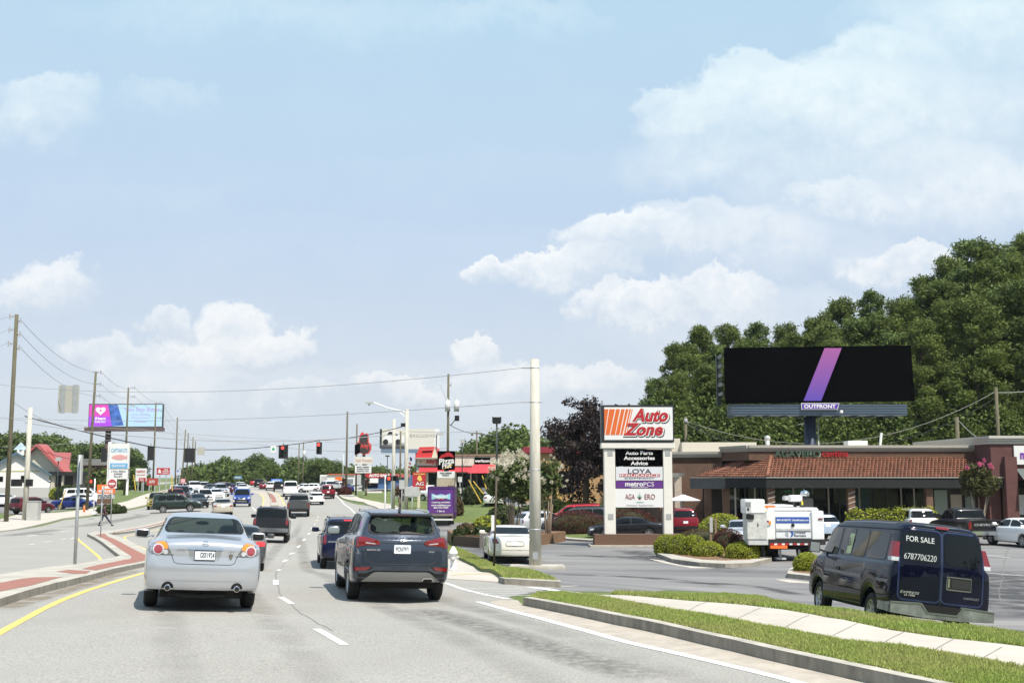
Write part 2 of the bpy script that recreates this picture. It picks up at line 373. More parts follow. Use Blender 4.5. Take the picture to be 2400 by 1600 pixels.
def slab(name, poly, h, mat, kind='structure', label=None, cat=None, raw=False, edge=None, base=.15, group=None, parent=None):
    # raised slab following the ground with vertical sides
    P = poly if raw else W2(poly)
    if parea(P) < 0: P = P[::-1]
    vs, fs = drape([P], h); mi = [0] * len(fs)
    n = len(P)
    for i in range(n):
        a = Vector(P[i]); b = Vector(P[(i + 1) % n]); m = max(1, int((b - a).length / .7))
        for k in range(m):
            p = a.lerp(b, k / m); q = a.lerp(b, (k + 1) / m); s = len(vs)
            vs += [(p.x, p.y, Z(*p) - base), (q.x, q.y, Z(*q) - base), (q.x, q.y, Z(*q) + h), (p.x, p.y, Z(*p) + h)]; fs.append((s, s + 1, s + 2, s + 3)); mi.append(1 if edge else 0)
    o = bpy.data.objects.new(name, mesh(name, vs, fs, [mat, edge] if edge else mat, mi=mi)); link(o, parent); tag(o, label, cat, group, kind); return o
def strip_poly(P, w):
    P = [Vector(p) for p in P]; L = []; Rr = []
    for i, p in enumerate(P):
        d = (P[min(i + 1, len(P) - 1)] - P[max(i - 1, 0)]).normalized(); n = Vector((-d.y, d.x)) * w / 2
        L.append(tuple(p + n)); Rr.append(tuple(p - n))
    return L, Rr
def stroke(P, w):
    L, Rr = strip_poly(P, w); return [[L[i], L[i + 1], Rr[i + 1], Rr[i]] for i in range(len(P) - 1)]
def dense(P, step=.8):
    P = [Vector(p) for p in P]; out = [P[0]]
    for a, b in zip(P, P[1:]):
        m = max(1, int((b - a).length / step))
        out += [a.lerp(b, k / m) for k in range(1, m + 1)]
    return out
def smooth_line(P, it=2):
    P = [Vector(p) for p in P]
    for _ in range(it):
        Q = [P[0]]
        for a, b in zip(P, P[1:]): Q += [a.lerp(b, .25), a.lerp(b, .75)]
        P = Q + [P[-1]]
    return P
# ---------------------------------------------------------------- ground, roads, pavements
def zz(ox, oy, s): return lambda pts: [(ox + x / s, oy + y / s) for x, y in pts]
A1 = zz(0, 1180, 4.9); A2 = zz(500, 1180, 6.03); A3 = zz(1000, 1280, 4.704); A4 = zz(1700, 1380, 3.36); A7 = zz(0, 1100, 9.8); A8 = zz(730, 1020, 7.84); A5 = zz(300, 1080, 10.69)
M_grass = pm('lawn', (.135, .165, .04), rough=.9, var=.5, scale=.5, c2=(.085, .125, .03), speck=.3, sscale=9, bump=.6, bscale=30)
M_road = pm('old_asphalt', (.325, .314, .287), rough=.85, var=.3, scale=.55, c2=(.285, .274, .247), bump=.35, bscale=70, det=10, speck=.24, sscale=34.)
M_lot = pm('lot_asphalt', (.26, .252, .24), rough=.85, var=.5, scale=.32, c2=(.10, .10, .105), bump=.3, bscale=50, det=8, stretch=(.35, 1.3, 1), speck=.12)
M_walk = pm('pavement_concrete', (.47, .43, .37), rough=.85, var=.14, scale=1.2, bump=.2, bscale=60)
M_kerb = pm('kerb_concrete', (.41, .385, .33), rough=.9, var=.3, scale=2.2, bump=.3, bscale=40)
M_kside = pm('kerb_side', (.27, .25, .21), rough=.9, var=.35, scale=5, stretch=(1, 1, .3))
M_gut = pm('gutter_concrete', (.42, .375, .315), rough=.9, var=.22, scale=3, bump=.4, bscale=60)
M_brick = pm('brick_paving', (.30, .132, .10), rough=.85, var=.22, scale=9, bump=.3, bscale=60)
M_yel = pm('yellow_marking', (.72, .52, .13), rough=.7, var=.12, scale=6)
M_wht = pm('white_marking', (.66, .66, .64), rough=.7, var=.12, scale=6)
M_mulch = pm('mulch', (.20, .115, .06), rough=.95, var=.5, scale=10, bump=1., bscale=40)

nx, ny = ZN.shape
vs = [(float(XX[i, j]), float(YY[i, j]), float(ZN[i, j])) for i in range(nx) for j in range(ny)]
fs = []
for i in range(nx - 1):
    for j in range(ny - 1):
        a = i * ny + j; b = a + ny; c = b + 1; d = a + 1
        fs += [(a, b, c), (a, c, d)]
# outer apron out to the horizon
k = len(vs); rim = [(i, 0) for i in range(nx)] + [(nx - 1, j) for j in range(1, ny)] + [(i, ny - 1) for i in range(nx - 2, -1, -1)] + [(0, j) for j in range(ny - 2, 0, -1)]
cx, cyy = 0, 170
for (i, j) in rim:
    x, y = XX[i, j] - cx, YY[i, j] - cyy; r = math.hypot(x, y); vs.append((cx + x / r * 4000, cyy + y / r * 4000, .5))
for q in range(len(rim)):
    a = rim[q][0] * ny + rim[q][1]; b = rim[(q + 1) % len(rim)][0] * ny + rim[(q + 1) % len(rim)][1]
    fs.append((a, k + q, k + (q + 1) % len(rim), b))
g = bpy.data.objects.new('ground', mesh('ground', vs, fs, M_grass)); link(g); tag(g, kind='structure')

road = [('w', -16, 1), ('w', 9, 1), ('w', 6.5, 9)] + A4([(1100, 739), (0, 480)]) + A3([(1500, 740), (1065, 650), (1000, 600), (900, 560), (1700, 430), (1475, 435), (900, 400), (220, 350)]) + \
    [(1038, 1325), (1020, 1280), (985, 1250), (930, 1222), (900, 1208)] + A8([(760, 1400), (1050, 1290), (640, 1210), (520, 1160), (400, 1050), (0, 900)]) + \
    [(700, 1137), (640, 1133), (560, 1135), (500, 1150), (430, 1172), (343, 1187), (240, 1208), (150, 1218), (100, 1232), (34, 1243), (0, 1247), (-200, 1275), (-420, 1320), ('w', -26, 22), ('w', -26, 1)]
sheet('road', [road], .006, M_road)
lot = A3([(900, 560), (1120, 430), (1475, 440), (1430, 375), (1380, 350), (1000, 255), (600, 135), (370, 25)]) + [(1050, 1262), (1010, 1235), (1040, 1222), (1130, 1226), (1290, 1218), (1560, 1240), (1700, 1246), (2420, 1246), (2700, 1260), ('w', 30, 22), ('w', 22, 12), ('w', 11, 15.2)] + \
    A4([(2352, 330), (2100, 300), (1700, 262), (1200, 200), (700, 140), (450, 100), (300, 50), (0, 30)]) + [(1650, 1386), (1560, 1382), (1450, 1390), (1300, 1385)]
sheet('parking_lot', [lot], .004, M_lot)

# medians
def raised(name, pts, h=.14, raw=False):
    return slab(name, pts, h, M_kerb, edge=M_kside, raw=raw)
raised('median_kerb', [('w', -22, 14)] + A1([(0, 1190), (430, 1050), (870, 930), (1060, 880), (1640, 730), (1900, 660), (2000, 640), (1660, 560), (1240, 365), (1420, 348), (1830, 262), (2300, 165), (2600, 105), (2600, 90), (2300, 130),
    (1880, 205), (1300, 325), (1090, 345), (1000, 372), (1380, 638), (1150, 690), (900, 745), (500, 795), (0, 885)]) + [('w', -22, 22)])
for pts in ([(-300, 1090), (0, 1005), (250, 955), (380, 930), (600, 868), (730, 835), (650, 838), (400, 842), (250, 857), (0, 905), (-300, 960)],
            [(640, 775), (790, 755), (1040, 770), (990, 800), (850, 802)],
            [(940, 745), (1080, 710), (1400, 645), (1500, 630), (1510, 600), (1090, 355), (1200, 340), (1240, 375), (1450, 475), (1660, 580), (1800, 620), (1650, 650), (1100, 762)],
            [(1300, 328), (1450, 296), (1880, 207), (2300, 133), (2300, 140), (1880, 218), (1450, 305), (1300, 333)]):
    sheet('brick_paving', [A1(pts)], .1445, M_brick)
raised('median_kerb', A5([(0, 0)]) and zz(480, 1080, 10.69)([(1640, 1140), (1850, 1140), (1860, 1000), (1800, 850), (1700, 790), (1560, 770), (1600, 850), (1650, 950)]))
sheet('brick_paving', [zz(480, 1080, 10.69)([(1680, 1030), (1800, 1035), (1780, 930), (1700, 840), (1590, 790), (1620, 850), (1660, 930)])], .1445, M_brick)
sheet('concrete_apron', [zz(480, 1080, 10.69)([(1420, 1150), (2010, 1120), (1960, 960), (1800, 820), (1600, 760), (1150, 740), (1380, 840), (1440, 900), (1470, 1000)])], .0085, M_gut)
# markings
def line(pts, w, mat, name='road_marking', off=.011, world=False):
    P = [Vector(p) for p in (pts if world else W2(pts))]
    return sheet(name, stroke(dense(smooth_line(P, 2), 1.5), w), off, mat, raw=True)
yl = A1([(-200, 1600), (0, 1485), (300, 1320), (640, 1140), (1100, 968), (1640, 803), (2000, 705), (2400, 610)])
line(yl, .13, M_yel)
line(A1([(890, 395), (905, 425), (1010, 505), (1180, 640), (1110, 682), (950, 728)]), .12, M_yel)
line(A1([(2300, 195), (1840, 285), (1440, 370), (1420, 395), (1500, 450), (1690, 535)]), .12, M_yel)
line(zz(480, 1080, 10.69)([(1420, 1150), (1460, 1040), (1480, 950), (1440, 880), (1370, 830)]), .14, M_yel)
line(zz(480, 1080, 10.69)([(2015, 1120), (1975, 1010), (1890, 890), (1750, 790)]), .14, M_yel)
for a, b in (((741, 1474), (808, 1512)), ((657.5, 1399), (684, 1415)), ((646.2, 1359), (646.4, 1370)), ((650, 1337.5), (657, 1334)), ((663, 1316.5), (672.5, 1311)), ((679, 1298.6), (690, 1295)),
             ((697, 1283), (703, 1278)), ((709.8, 1267), (715.6, 1262)), ((721, 1252), (727, 1248)), ((729, 1239), (732, 1236.5)), ((736, 1229), (738.6, 1227)), ((742, 1219.6), (743.5, 1218)), ((745, 1211.5), (746, 1210))):
    A, B = W2([a, b]); sheet('road_marking', stroke([A, B], .12), .011, M_wht, raw=True)
for q in ([(320, 375), (430, 360)], [(510, 440), (600, 430)], [(700, 410), (770, 400)], [(690, 320), (800, 308)], [(1530, 183), (1600, 172)], [(1680, 150), (1760, 138)], [(330, 470), (400, 462)], [(800, 405), (860, 392)]):
    line(A1(q), .12, M_wht)
line(A3([(140, 385), (220, 412), (460, 492), (720, 550), (900, 582)]), .12, M_wht)
line(A3([(560, 612), (850, 692), (1400, 842), (2000, 1005), (2352, 1098)]) + A4([(300, 668), (640, 760)]), .14, M_wht)
line(A3([(1130, 452), (1400, 480), (1780, 545)]), .3, M_wht)
for i in range(5): line(A3([(330 + i * 60, 462 + i * 22), (1060 + i * 20, 470 + i * 18)]), .07, M_wht)
line(A8([(400, 1090), (560, 1190), (740, 1370), (800, 1430)]), .14, M_wht)
for a, b in (((590, 1188), (600, 1197)), ((604, 1201), (618, 1213)), ((628, 1186), (640, 1180))): line([a, b], .12, M_wht)
for a, b in (((2300, 1299), (2368, 1307)), ((2306, 1342), (2400, 1349)), ((2150, 1270), (2200, 1262)), ((2230, 1330), (2250, 1336))): line([a, b], .1, M_wht)
# wear: tyre-polished band, joint cracks (these have a shape of their own)
def fademat(name, c, dens, scale, thr=(.35, .65)):
    m = bpy.data.materials.new(name); m.use_nodes = True; nt = m.node_tree; N = nt.nodes; L = nt.links; b = N['Principled BSDF']
    b.inputs['Base Color'].default_value = c + (1,); b.inputs['Roughness'].default_value = .85
    at = N.new('ShaderNodeAttribute'); at.attribute_name = 'fade'; n = N.new('ShaderNodeTexNoise'); tc = N.new('ShaderNodeTexCoord'); L.new(tc.outputs['Object'], n.inputs['Vector'])
    n.inputs['Scale'].default_value = scale; n.inputs['Detail'].default_value = 8; mr = N.new('ShaderNodeMapRange'); L.new(n.outputs[0], mr.inputs[0]); mr.inputs[1].default_value = thr[0]; mr.inputs[2].default_value = thr[1]
    mm = N.new('ShaderNodeMath'); mm.operation = 'MULTIPLY'; L.new(at.outputs['Fac'], mm.inputs[0]); L.new(mr.outputs[0], mm.inputs[1])
    m2 = N.new('ShaderNodeMath'); m2.operation = 'MULTIPLY'; L.new(mm.outputs[0], m2.inputs[0]); m2.inputs[1].default_value = dens
    t = N.new('ShaderNodeBsdfTransparent'); mx = N.new('ShaderNodeMixShader'); L.new(m2.outputs[0], mx.inputs[0]); L.new(t.outputs[0], mx.inputs[1]); L.new(b.outputs[0], mx.inputs[2]); L.new(mx.outputs[0], N['Material Output'].inputs[0])
    return m
M_stain = fademat('rubber_stain', (.15, .142, .13), .75, 7., (.25, .8)); M_crack = pm('crack', (.17, .165, .15), rough=.95)
M_wear = fademat('lane_wear', (.22, .21, .19), .55, 1.6, (.2, .9))
M_dirt = fademat('roadside_dirt', (.24, .19, .13), .9, 3.)
M_seal = fademat('oil_stain', (.06, .06, .062), .8, 1.2)
def band(name, pts, w, mat, off=.0085):
    P = dense(smooth_line([Vector(p) for p in W2(pts)], 2), .5); vs = []; fade = []; K = 7
    for i, p in enumerate(P):
        d = (P[min(i + 1, len(P) - 1)] - P[max(i - 1, 0)]).normalized(); n = Vector((-d.y, d.x))
        e = min(1, min(i, len(P) - 1 - i) / (len(P) * .18 + .01))
        ww = w if not isinstance(w, tuple) else w[0] + (w[1] - w[0]) * i / len(P)
        for k in range(K):
            t = k / (K - 1) * 2 - 1; q = p + n * t * ww / 2; vs.append((q.x, q.y, Z(q.x, q.y) + off)); fade.append((1 - t * t) * e)
    fs = [(i * K + k, i * K + k + 1, (i + 1) * K + k + 1, (i + 1) * K + k) for i in range(len(P) - 1) for k in range(K - 1)]
    me = mesh(name, vs, fs, mat); a = me.attributes.new('fade', 'FLOAT', 'POINT'); a.data.foreach_set('value', fade)
    o = bpy.data.objects.new(name, me); link(o); tag(o, kind='structure'); return o
band('road_stain', A3([(-200, 690), (60, 730), (500, 850), (1000, 1010), (1500, 1180), (2000, 1330), (2500, 1470)]), (.9, .8), M_stain)
def wband(pts, w, mat, off):
    global W2
    keep = W2; W2 = lambda l, dh=0: [(p[0], p[1]) for p in l]; band('lane_wear', pts, w, mat, off); W2 = keep
for i, s_x in enumerate((-.76, .76)):
    wband([(-.2 + s_x, 5), (-1.9 + s_x, 10), (-3.3 + s_x, 14), (-4.9 + s_x, 19), (-6.9 + s_x, 26), (-8.6 + s_x, 34), (-10.2 + s_x, 44), (-12.1 + s_x, 57), (-19 + s_x, 100)], .6, M_wear, .0076 + i * .0002)
    wband([(3.4 + s_x, 6), (1.9 + s_x, 10), (.2 + s_x, 15), (-2. + s_x, 22), (-4.4 + s_x, 31), (-6.7 + s_x, 42), (-9.5 + s_x, 56), (-14 + s_x, 80)], .6, M_wear, .0078 + i * .0002)
band('road_stain', A1([(560, 270), (900, 265), (1300, 200), (1800, 110)]), 2.2, M_stain)
band('road_stain', A1([(0, 380), (300, 340), (700, 290)]), 1.6, M_stain, .0087)
band('road_dirt', A1([(0, 1230), (430, 1090), (870, 970), (1640, 760)]), .55, M_dirt)
band('road_dirt', A1([(600, 800), (900, 745), (1150, 690), (1380, 640)]), .7, M_dirt, .0087)
for i, (pts, w) in enumerate((([(1280, 1345), (1500, 1350), (1700, 1375)], 1.2), ([(1300, 1300), (1500, 1305), (1750, 1330)], 3.), ([(1450, 1285), (1600, 1320), (1800, 1345)], 2.), ([(2280, 1330), (2400, 1400), (2400, 1460)], 5.), ([(1060, 1250), (1110, 1280), (1240, 1330)], 3), ([(1620, 1365), (1750, 1370), (1880, 1395)], .9))):
    band('lot_stain', pts, w, M_seal, .0065 + i * .0004)
for pts in (A2([(1700, 1800), (1240, 1560), (1120, 1430)]), A2([(960, 1310), (900, 1150), (880, 1000), (905, 950), (1000, 830), (1180, 640), (1330, 440), (1420, 300)]), A2([(620, 945), (890, 950)])):
    P = [Vector(p) for p in W2(pts)]; sheet('crack', stroke([p + Vector((random.uniform(-.03, .03), 0)) for p in dense(smooth_line(P, 2), .3)], .016), .0095, M_crack, raw=True)
for pts in ([(2300, 1380), (2340, 1392), (2375, 1400), (2400, 1398)], [(2370, 1260), (2340, 1390), (2352, 1412)], [(1500, 1340), (1650, 1352), (1800, 1350)], [(1300, 1318), (1480, 1312), (1600, 1322)]):
    sheet('crack', stroke([p + Vector((random.uniform(-.06, .06), random.uniform(-.06, .06))) for p in dense(smooth_line([Vector(p) for p in W2(pts)], 1), .5)], .03), .0095, M_crack, raw=True)
# gutter and kerb at the lower right, verges and the pavement
sheet('gutter', [A3([(690, 625), (740, 605), (820, 592), (1000, 595), (1065, 652), (1500, 742), (2000, 852), (2352, 922)]) + A4([(100, 500), (1100, 745), (1300, 800)]) + A4([(800, 790), (640, 752)]) + A3([(2352, 1080), (2000, 985), (1400, 825), (850, 678)])], .009, M_gut)
kb = A3([(1065, 652), (1500, 742), (2000, 852), (2352, 922)]) + A4([(0, 482), (400, 580), (1100, 739), (1500, 830), (2100, 950), (2900, 1110)])
KB = smooth_line([Vector(p) for p in W2(kb)], 1); KB = [KB[0] + (KB[0] - KB[1]).normalized() * .0] + KB[1:]
Lk, Rk = strip_poly(dense(KB, .7), .0)
def offset_line(P, d):
    out = []
    for i, p in enumerate(P):
        t = (P[min(i + 1, len(P) - 1)] - P[max(i - 1, 0)]).normalized(); n = Vector((-t.y, t.x)); out.append(p + n * d)
    return out
KD = dense(KB, .7)
back = offset_line(KD, .16)
if (back[5] - KD[5]).dot(Vector((1, 1))) < 0: back = offset_line(KD, -.16); sgn = -1
else: sgn = 1
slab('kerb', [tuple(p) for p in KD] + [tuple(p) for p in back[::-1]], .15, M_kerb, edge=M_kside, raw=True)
verge1 = [tuple(p) for p in back] + W2(A4([(2500, 660), (2352, 612), (1850, 527), (1400, 452), (950, 412), (640, 352), (0, 227)]) + A3([(2352, 640), (2100, 592), (1850, 548), (1500, 505), (1220, 518)]), .145)
VG1 = slab('verge_grass', verge1, .145, M_grass, raw=True)
walkP = A4([(2500, 662), (2352, 612), (1850, 527), (1400, 452), (950, 412), (640, 352), (0, 227)]) + A3([(2352, 640), (2100, 592), (1850, 548), (1800, 535), (2030, 530)]) + A4([(0, 110), (700, 200), (1300, 320), (1800, 390), (2352, 452), (2600, 480)])
slab('pavement', W2(walkP, .155), .155, M_walk, raw=True)
verge2 = A4([(2600, 482), (2352, 452), (1800, 390), (1300, 320), (700, 200), (0, 110)]) + A3([(2030, 530), (2090, 505)]) + A4([(-40, 52), (40, 42), (250, 52), (330, 68), (450, 110), (700, 150), (1200, 212), (1700, 280), (2100, 320), (2352, 362), (2600, 400)])
VG2 = slab('verge_grass', W2(verge2, .14), .14, M_grass, raw=True, base=.6)
verge3 = A3([(860, 350), (530, 192), (200, 42), (120, 0), (200, -8), (370, 25), (600, 132), (1000, 252), (1380, 347), (1430, 376)])
VG3 = slab('verge_grass', W2(verge3, .13), .13, M_grass, raw=True)
slab('pavement', W2(A3([(90, 350), (790, 397), (860, 350), (530, 192), (200, 42), (120, 0), (0, -60), (-100, -130), (-140, -100), (0, 150)])), .02, M_walk, raw=True)
slab('kerb', W2(A3([(790, 402), (900, 408), (1478, 436)])) + W2(A3([(1478, 385), (860, 352)]), .14), .14, M_kerb, raw=True, edge=M_kside)
line(A3([(270, 322), (450, 315), (715, 305)]), .1, M_yel, off=.0255)
# joints in the pavement
wk = W2(walkP)
for t in range(7):
    a = Vector(W2(A4([(t * 380 - 300, 232 + t * 66 - 60)]), .155)[0]); b = Vector(W2(A4([(t * 380 - 100, 112 + t * 62 - 30)]), .155)[0])
    sheet('pavement_joint', stroke([a, b], .012), .158, M_crack, raw=True)
# far pavements along the right side of the road
far = [(A8([(1050, 1290), (1300, 1400), (1700, 1400), (1500, 1290), (1200, 1230), (900, 1170), (640, 1070), (400, 1035), (430, 1070), (560, 1160), (660, 1190), (960, 1240)]), .12)]
for p, h in far: slab('pavement', W2(p), h, M_walk, raw=True)
sheet('driveway', [A8([(760, 1400), (1050, 1290), (1300, 1400), (1300, 1440), (900, 1440)])], .011, M_road)
sheet('forecourt', [A8([(1000, 1000), (1290, 1000), (1300, 1055), (1000, 1055)])], .006, M_walk)
sheet('forecourt', [[(760, 1132), (900, 1128), (1160, 1140), (1300, 1150), (1330, 1170), (1220, 1190), (1100, 1172), (960, 1150), (860, 1148)]], .005, M_lot)
# left: pavement, lots and lawn strips
slab('pavement', W2([(34, 1243), (0, 1247), (-200, 1275), (-200, 1225), (0, 1219), (38, 1208), (60, 1209), (92, 1204), (130, 1203), (230, 1190), (300, 1175), (345, 1158), (420, 1138), (520, 1122), (560, 1124), (520, 1137), (430, 1165), (343, 1184), (240, 1205), (150, 1216), (100, 1229)]), .1, M_walk, raw=True)
for p in ([(16, 1237), (72, 1228), (100, 1222), (84, 1229), (40, 1238)], [(72, 1226.5), (100, 1222), (80, 1229)], [(134, 1214.5), (160, 1212), (160, 1215), (140, 1215.5)], [(305, 1190), (343, 1180), (340, 1184), (312, 1192)]):
    pass
sheet('parking_lot', [[(-120, 1220), (0, 1200), (20, 1206), (95, 1203), (120, 1198), (260, 1180), (250, 1160), (300, 1140), (220, 1135), (60, 1145), (-120, 1150)]], .005, M_lot)
sheet('parking_lot', [[(310, 1150), (400, 1132), (520, 1118), (480, 1112), (330, 1128), (280, 1136)]], .005, M_road)

# grass blades on the near verges: uncountable ground cover
M_blade = pm('grass_blade', (.30, .41, .08), rough=.75, island=.4, transl=.42, var=.3, scale=.7, c2=(.42, .40, .15))
def inpoly(x, y, P):
    c = False; n = len(P)
    for i in range(n):
        x0, y0 = P[i]; x1, y1 = P[(i + 1) % n]
        if (y0 > y) != (y1 > y) and x < (x1 - x0) * (y - y0) / (y1 - y0) + x0: c = not c
    return c
def blades(poly, n, h, base, w=.012, name='grass', ymax=60):
    xs = [p[0] for p in poly]; ys = [p[1] for p in poly]; rnd = random.Random(5); vs = []; fs = []; k = 0; tr = 0
    while k < n and tr < n * 12:
        tr += 1; x = rnd.uniform(min(xs), max(xs)); y = rnd.uniform(min(ys), min(max(ys), ymax))
        if not inpoly(x, y, poly): continue
        if math.sin(x * 2.3 + 1.3 * math.sin(y * 1.7)) * math.sin(y * 1.9) < -.35 and rnd.random() < .5: continue
        k += 1; a = rnd.uniform(0, 6.28); hh = h * rnd.uniform(.45, 1.35); l = rnd.uniform(.0, .05); z = Z(x, y) + base; b = rnd.uniform(0, 6.28); s = len(vs)
        dx, dy = math.cos(a) * w, math.sin(a) * w
        vs += [(x - dx, y - dy, z), (x + dx, y + dy, z), (x + math.cos(b) * l, y + math.sin(b) * l, z + hh)]; fs.append((s, s + 1, s + 2))
    o = bpy.data.objects.new(name, mesh(name, vs, fs, M_blade)); link(o); tag(o, 'mown green grass of the roadside verge' if name == 'grass' else 'taller weed stems scattered in the near verge', 'grass', kind='stuff'); return o
blades(verge1, 110000, .040, .144, .009); blades(W2(verge2, .14), 90000, .05, .139, .011); blades(W2(verge3, .13), 30000, .07, .126, .016)
blades([p for p in verge1], 500, .075, .14, .014, 'weeds')
# ---------------------------------------------------------------- vehicles
def pchip(keys):
    x = np.array([k[0] for k in keys], float); y = np.array([k[1] for k in keys], float); h = np.diff(x); d = np.diff(y) / h; m = np.zeros(len(x))
    for i in range(1, len(x) - 1):
        if d[i - 1] * d[i] > 0: w1 = 2 * h[i] + h[i - 1]; w2 = h[i] + 2 * h[i - 1]; m[i] = (w1 + w2) / (w1 / d[i - 1] + w2 / d[i])
    m[0], m[-1] = d[0], d[-1]
    def f(t):
        t = np.clip(t, x[0], x[-1]); i = np.clip(np.searchsorted(x, t) - 1, 0, len(h) - 1); s = (t - x[i]) / h[i]
        return y[i] * (1 + 2 * s) * (1 - s) ** 2 + h[i] * m[i] * s * (1 - s) ** 2 + y[i + 1] * s * s * (3 - 2 * s) + h[i] * m[i + 1] * s * s * (s - 1)
    return f
def car_shell(sp):
    L, W = sp['L'], sp['W']; ft, fb, fw = pchip(sp['top']), pchip(sp['belt']), pchip(sp['w']); RR = pchip(sp.get('rear', [(0, 0), (3, 0)])); FR = pchip(sp.get('front', [(0, 0), (3, 0)]))
    fl = pchip(sp.get('low', [(0, .30), (.5, .24), (L - .5, .22), (L, .26)])); Rw = sp['R']; Ra = Rw + sp.get('gap', .06)
    ys = set(np.round(np.linspace(0, L, 40), 3)) | {round(k[0], 3) for k in sp['top'] + sp['belt'] + sp['w'] if 0 <= k[0] <= L} | {.02, round(L - .02, 3)}
    for ya in sp['ax']:
        for k in range(15): ys.add(round(ya - Ra * math.cos(math.pi * k / 14), 3))
        ys.add(round(ya - Ra - .006, 3)); ys.add(round(ya + Ra + .006, 3))
    ys = sorted(ys); wb, wr = sp['wb'], sp['wr']; kr, kf = sp.get('kr', 1.2), sp.get('kf', 1.0)
    vs = []; n = None
    def ss(t): t = min(max(t, 0), 1); return t * t * (3 - 2 * t)
    rings = []
    for y in ys:
        w = float(fw(y)); zt = float(ft(y)); zb = min(float(fb(y)), zt); zl = float(fl(y))
        for ya in sp['ax']:
            if abs(y - ya) < Ra: zl = max(zl, Rw + math.sqrt(max(Ra * Ra - (y - ya) ** 2, 0)) - .01)
        h = zt - zb; g = ss(h / .28); q = w / (W / 2); H = zb - zl; fl_ = sp.get('flare', .0)
        bx = [w - .16, w * .955, w * .985, w, w * .995, w * .975, w * .945]; bz = [zl, zl, zl + .10 * H, zl + .38 * H, zl + .68 * H, zl + .93 * H, zb]
        gb = [wb * q, (wb * .72 + wr * .28) * q, (wb * .38 + wr * .62) * q, (wr + .015) * q, (wr - .05) * q, (wr - .16) * q, wr * .45 * q, 0]
        gz = [.03, .32, .62, .86, .96, .995, 1.0, 1.0]
        dk = [w * .90, w * .84, w * .76, w * .66, w * .54, w * .4, w * .2, 0]; dz = [.3, .55, .75, .9, 1, 1, 1, 1]
        cr = [0, .0, .0, .0, 0, .008, .018, .024]
        x = bx + [dk[i] * (1 - g) + gb[i] * g for i in range(8)]
        z = bz + [zb + h * (dz[i] * (1 - g) + gz[i] * g) + cr[i] for i in range(8)]
        e = ss(1 - y / kr); ef = ss(1 - (L - y) / kf); bow = sp.get('bow', .08); bowf = sp.get('bowf', .16)
        pts = []
        for xx, z_ in zip(x, z):
            t = xx / max(w, .01); pts.append((xx, y + e * (float(RR(z_)) - bow * (1 - t * t)) + ef * (-float(FR(z_)) + bowf * (1 - t * t)), z_))
        rings.append((pts + [(-p[0], p[1], p[2]) for p in pts[-2::-1]], w))
    m = len(rings[0][0]); fs = []
    for r, _ in rings: vs += r
    for i in range(len(rings) - 1):
        for j in range(m - 1): fs.append((i * m + j, i * m + j + 1, (i + 1) * m + j + 1, (i + 1) * m + j))
    # end caps
    for end in (0, len(rings) - 1):
        base = end * m; half = m // 2; rows = []; K = 10; pw = rings[end][1]
        for j in range(half + 1):
            row = [base + j]
            p = vs[base + j]; q = vs[base + m - 1 - j]
            if j < half:
                bow = sp.get('bow', .08) if end == 0 else -sp.get('bowf', .16); t0 = p[0] / pw
                for k in range(1, K):
                    s = 1 - 2 * k / K; xx = p[0] * s; t = xx / pw
                    vs.append((xx, p[1] - bow * ((1 - t * t) - (1 - t0 * t0)), p[2])); row.append(len(vs) - 1)
                row.append(base + m - 1 - j)
            rows.append(row)
        for j in range(half - 1):
            for k in range(K):
                a, b, c, d = rows[j][k], rows[j][k + 1], rows[j + 1][k + 1], rows[j + 1][k]
                fs.append((a, b, c, d) if end == 0 else (d, c, b, a))
        for k in range(K): fs.append((rows[half - 1][k], rows[half - 1][k + 1], rows[half][0]) if end == 0 else (rows[half][0], rows[half - 1][k + 1], rows[half - 1][k]))
    bm = bmesh.new(); [bm.verts.new(v) for v in vs]; bm.verts.ensure_lookup_table()
    for f in fs:
        try: bm.faces.new([bm.verts[i] for i in f])
        except ValueError: pass
    bmesh.ops.remove_doubles(bm, verts=bm.verts, dist=.0005); bmesh.ops.recalc_face_normals(bm, faces=bm.faces); bmesh.ops.triangulate(bm, faces=bm.faces); bvh = BVHTree.FromBMesh(bm)
    for side, poly in sp.get('cut', []):
        xs = [p[0] for p in poly]; zs = [p[1] for p in poly]; c2 = lambda c: (c.x, c.z) if side in 'rf' else (c.y, c.z)
        ok = {'r': lambda c: c.y < L * .42, 'f': lambda c: c.y > L * .5, 'R': lambda c: c.x > .3, 'L': lambda c: c.x < -.3}[side]
        for it in range(3):
            es = {e for f in bm.faces if ok(f.calc_center_median()) and min(xs) - .1 < c2(f.calc_center_median())[0] < max(xs) + .1 and min(zs) - .1 < c2(f.calc_center_median())[1] < max(zs) + .1 for e in f.edges if e.calc_length() > .06}
            if es: bmesh.ops.subdivide_edges(bm, edges=list(es), cuts=1, use_grid_fill=True)
            bmesh.ops.triangulate(bm, faces=bm.faces)
        cc = Vector((sum(xs) / len(xs), sum(zs) / len(zs))); sh = [tuple(cc + (Vector(p) - cc) * .94) for p in poly]
        rm = [f for f in bm.faces if ok(f.calc_center_median()) and inpoly(*c2(f.calc_center_median()), sh)]; bmesh.ops.delete(bm, geom=rm, context='FACES')
    me = bpy.data.meshes.new('body'); bm.to_mesh(me); bm.free()
    me.polygons.foreach_set('use_smooth', [True] * len(me.polygons)); return me, bvh
def circ(cx, cz, r, n=18, rz=None): return [(cx + r * math.cos(2 * math.pi * k / n), cz + (rz or r) * math.sin(2 * math.pi * k / n)) for k in range(n)]
def rect(x0, x1, z0, z1): return [(x0, z0), (x1, z0), (x1, z1), (x0, z1)]
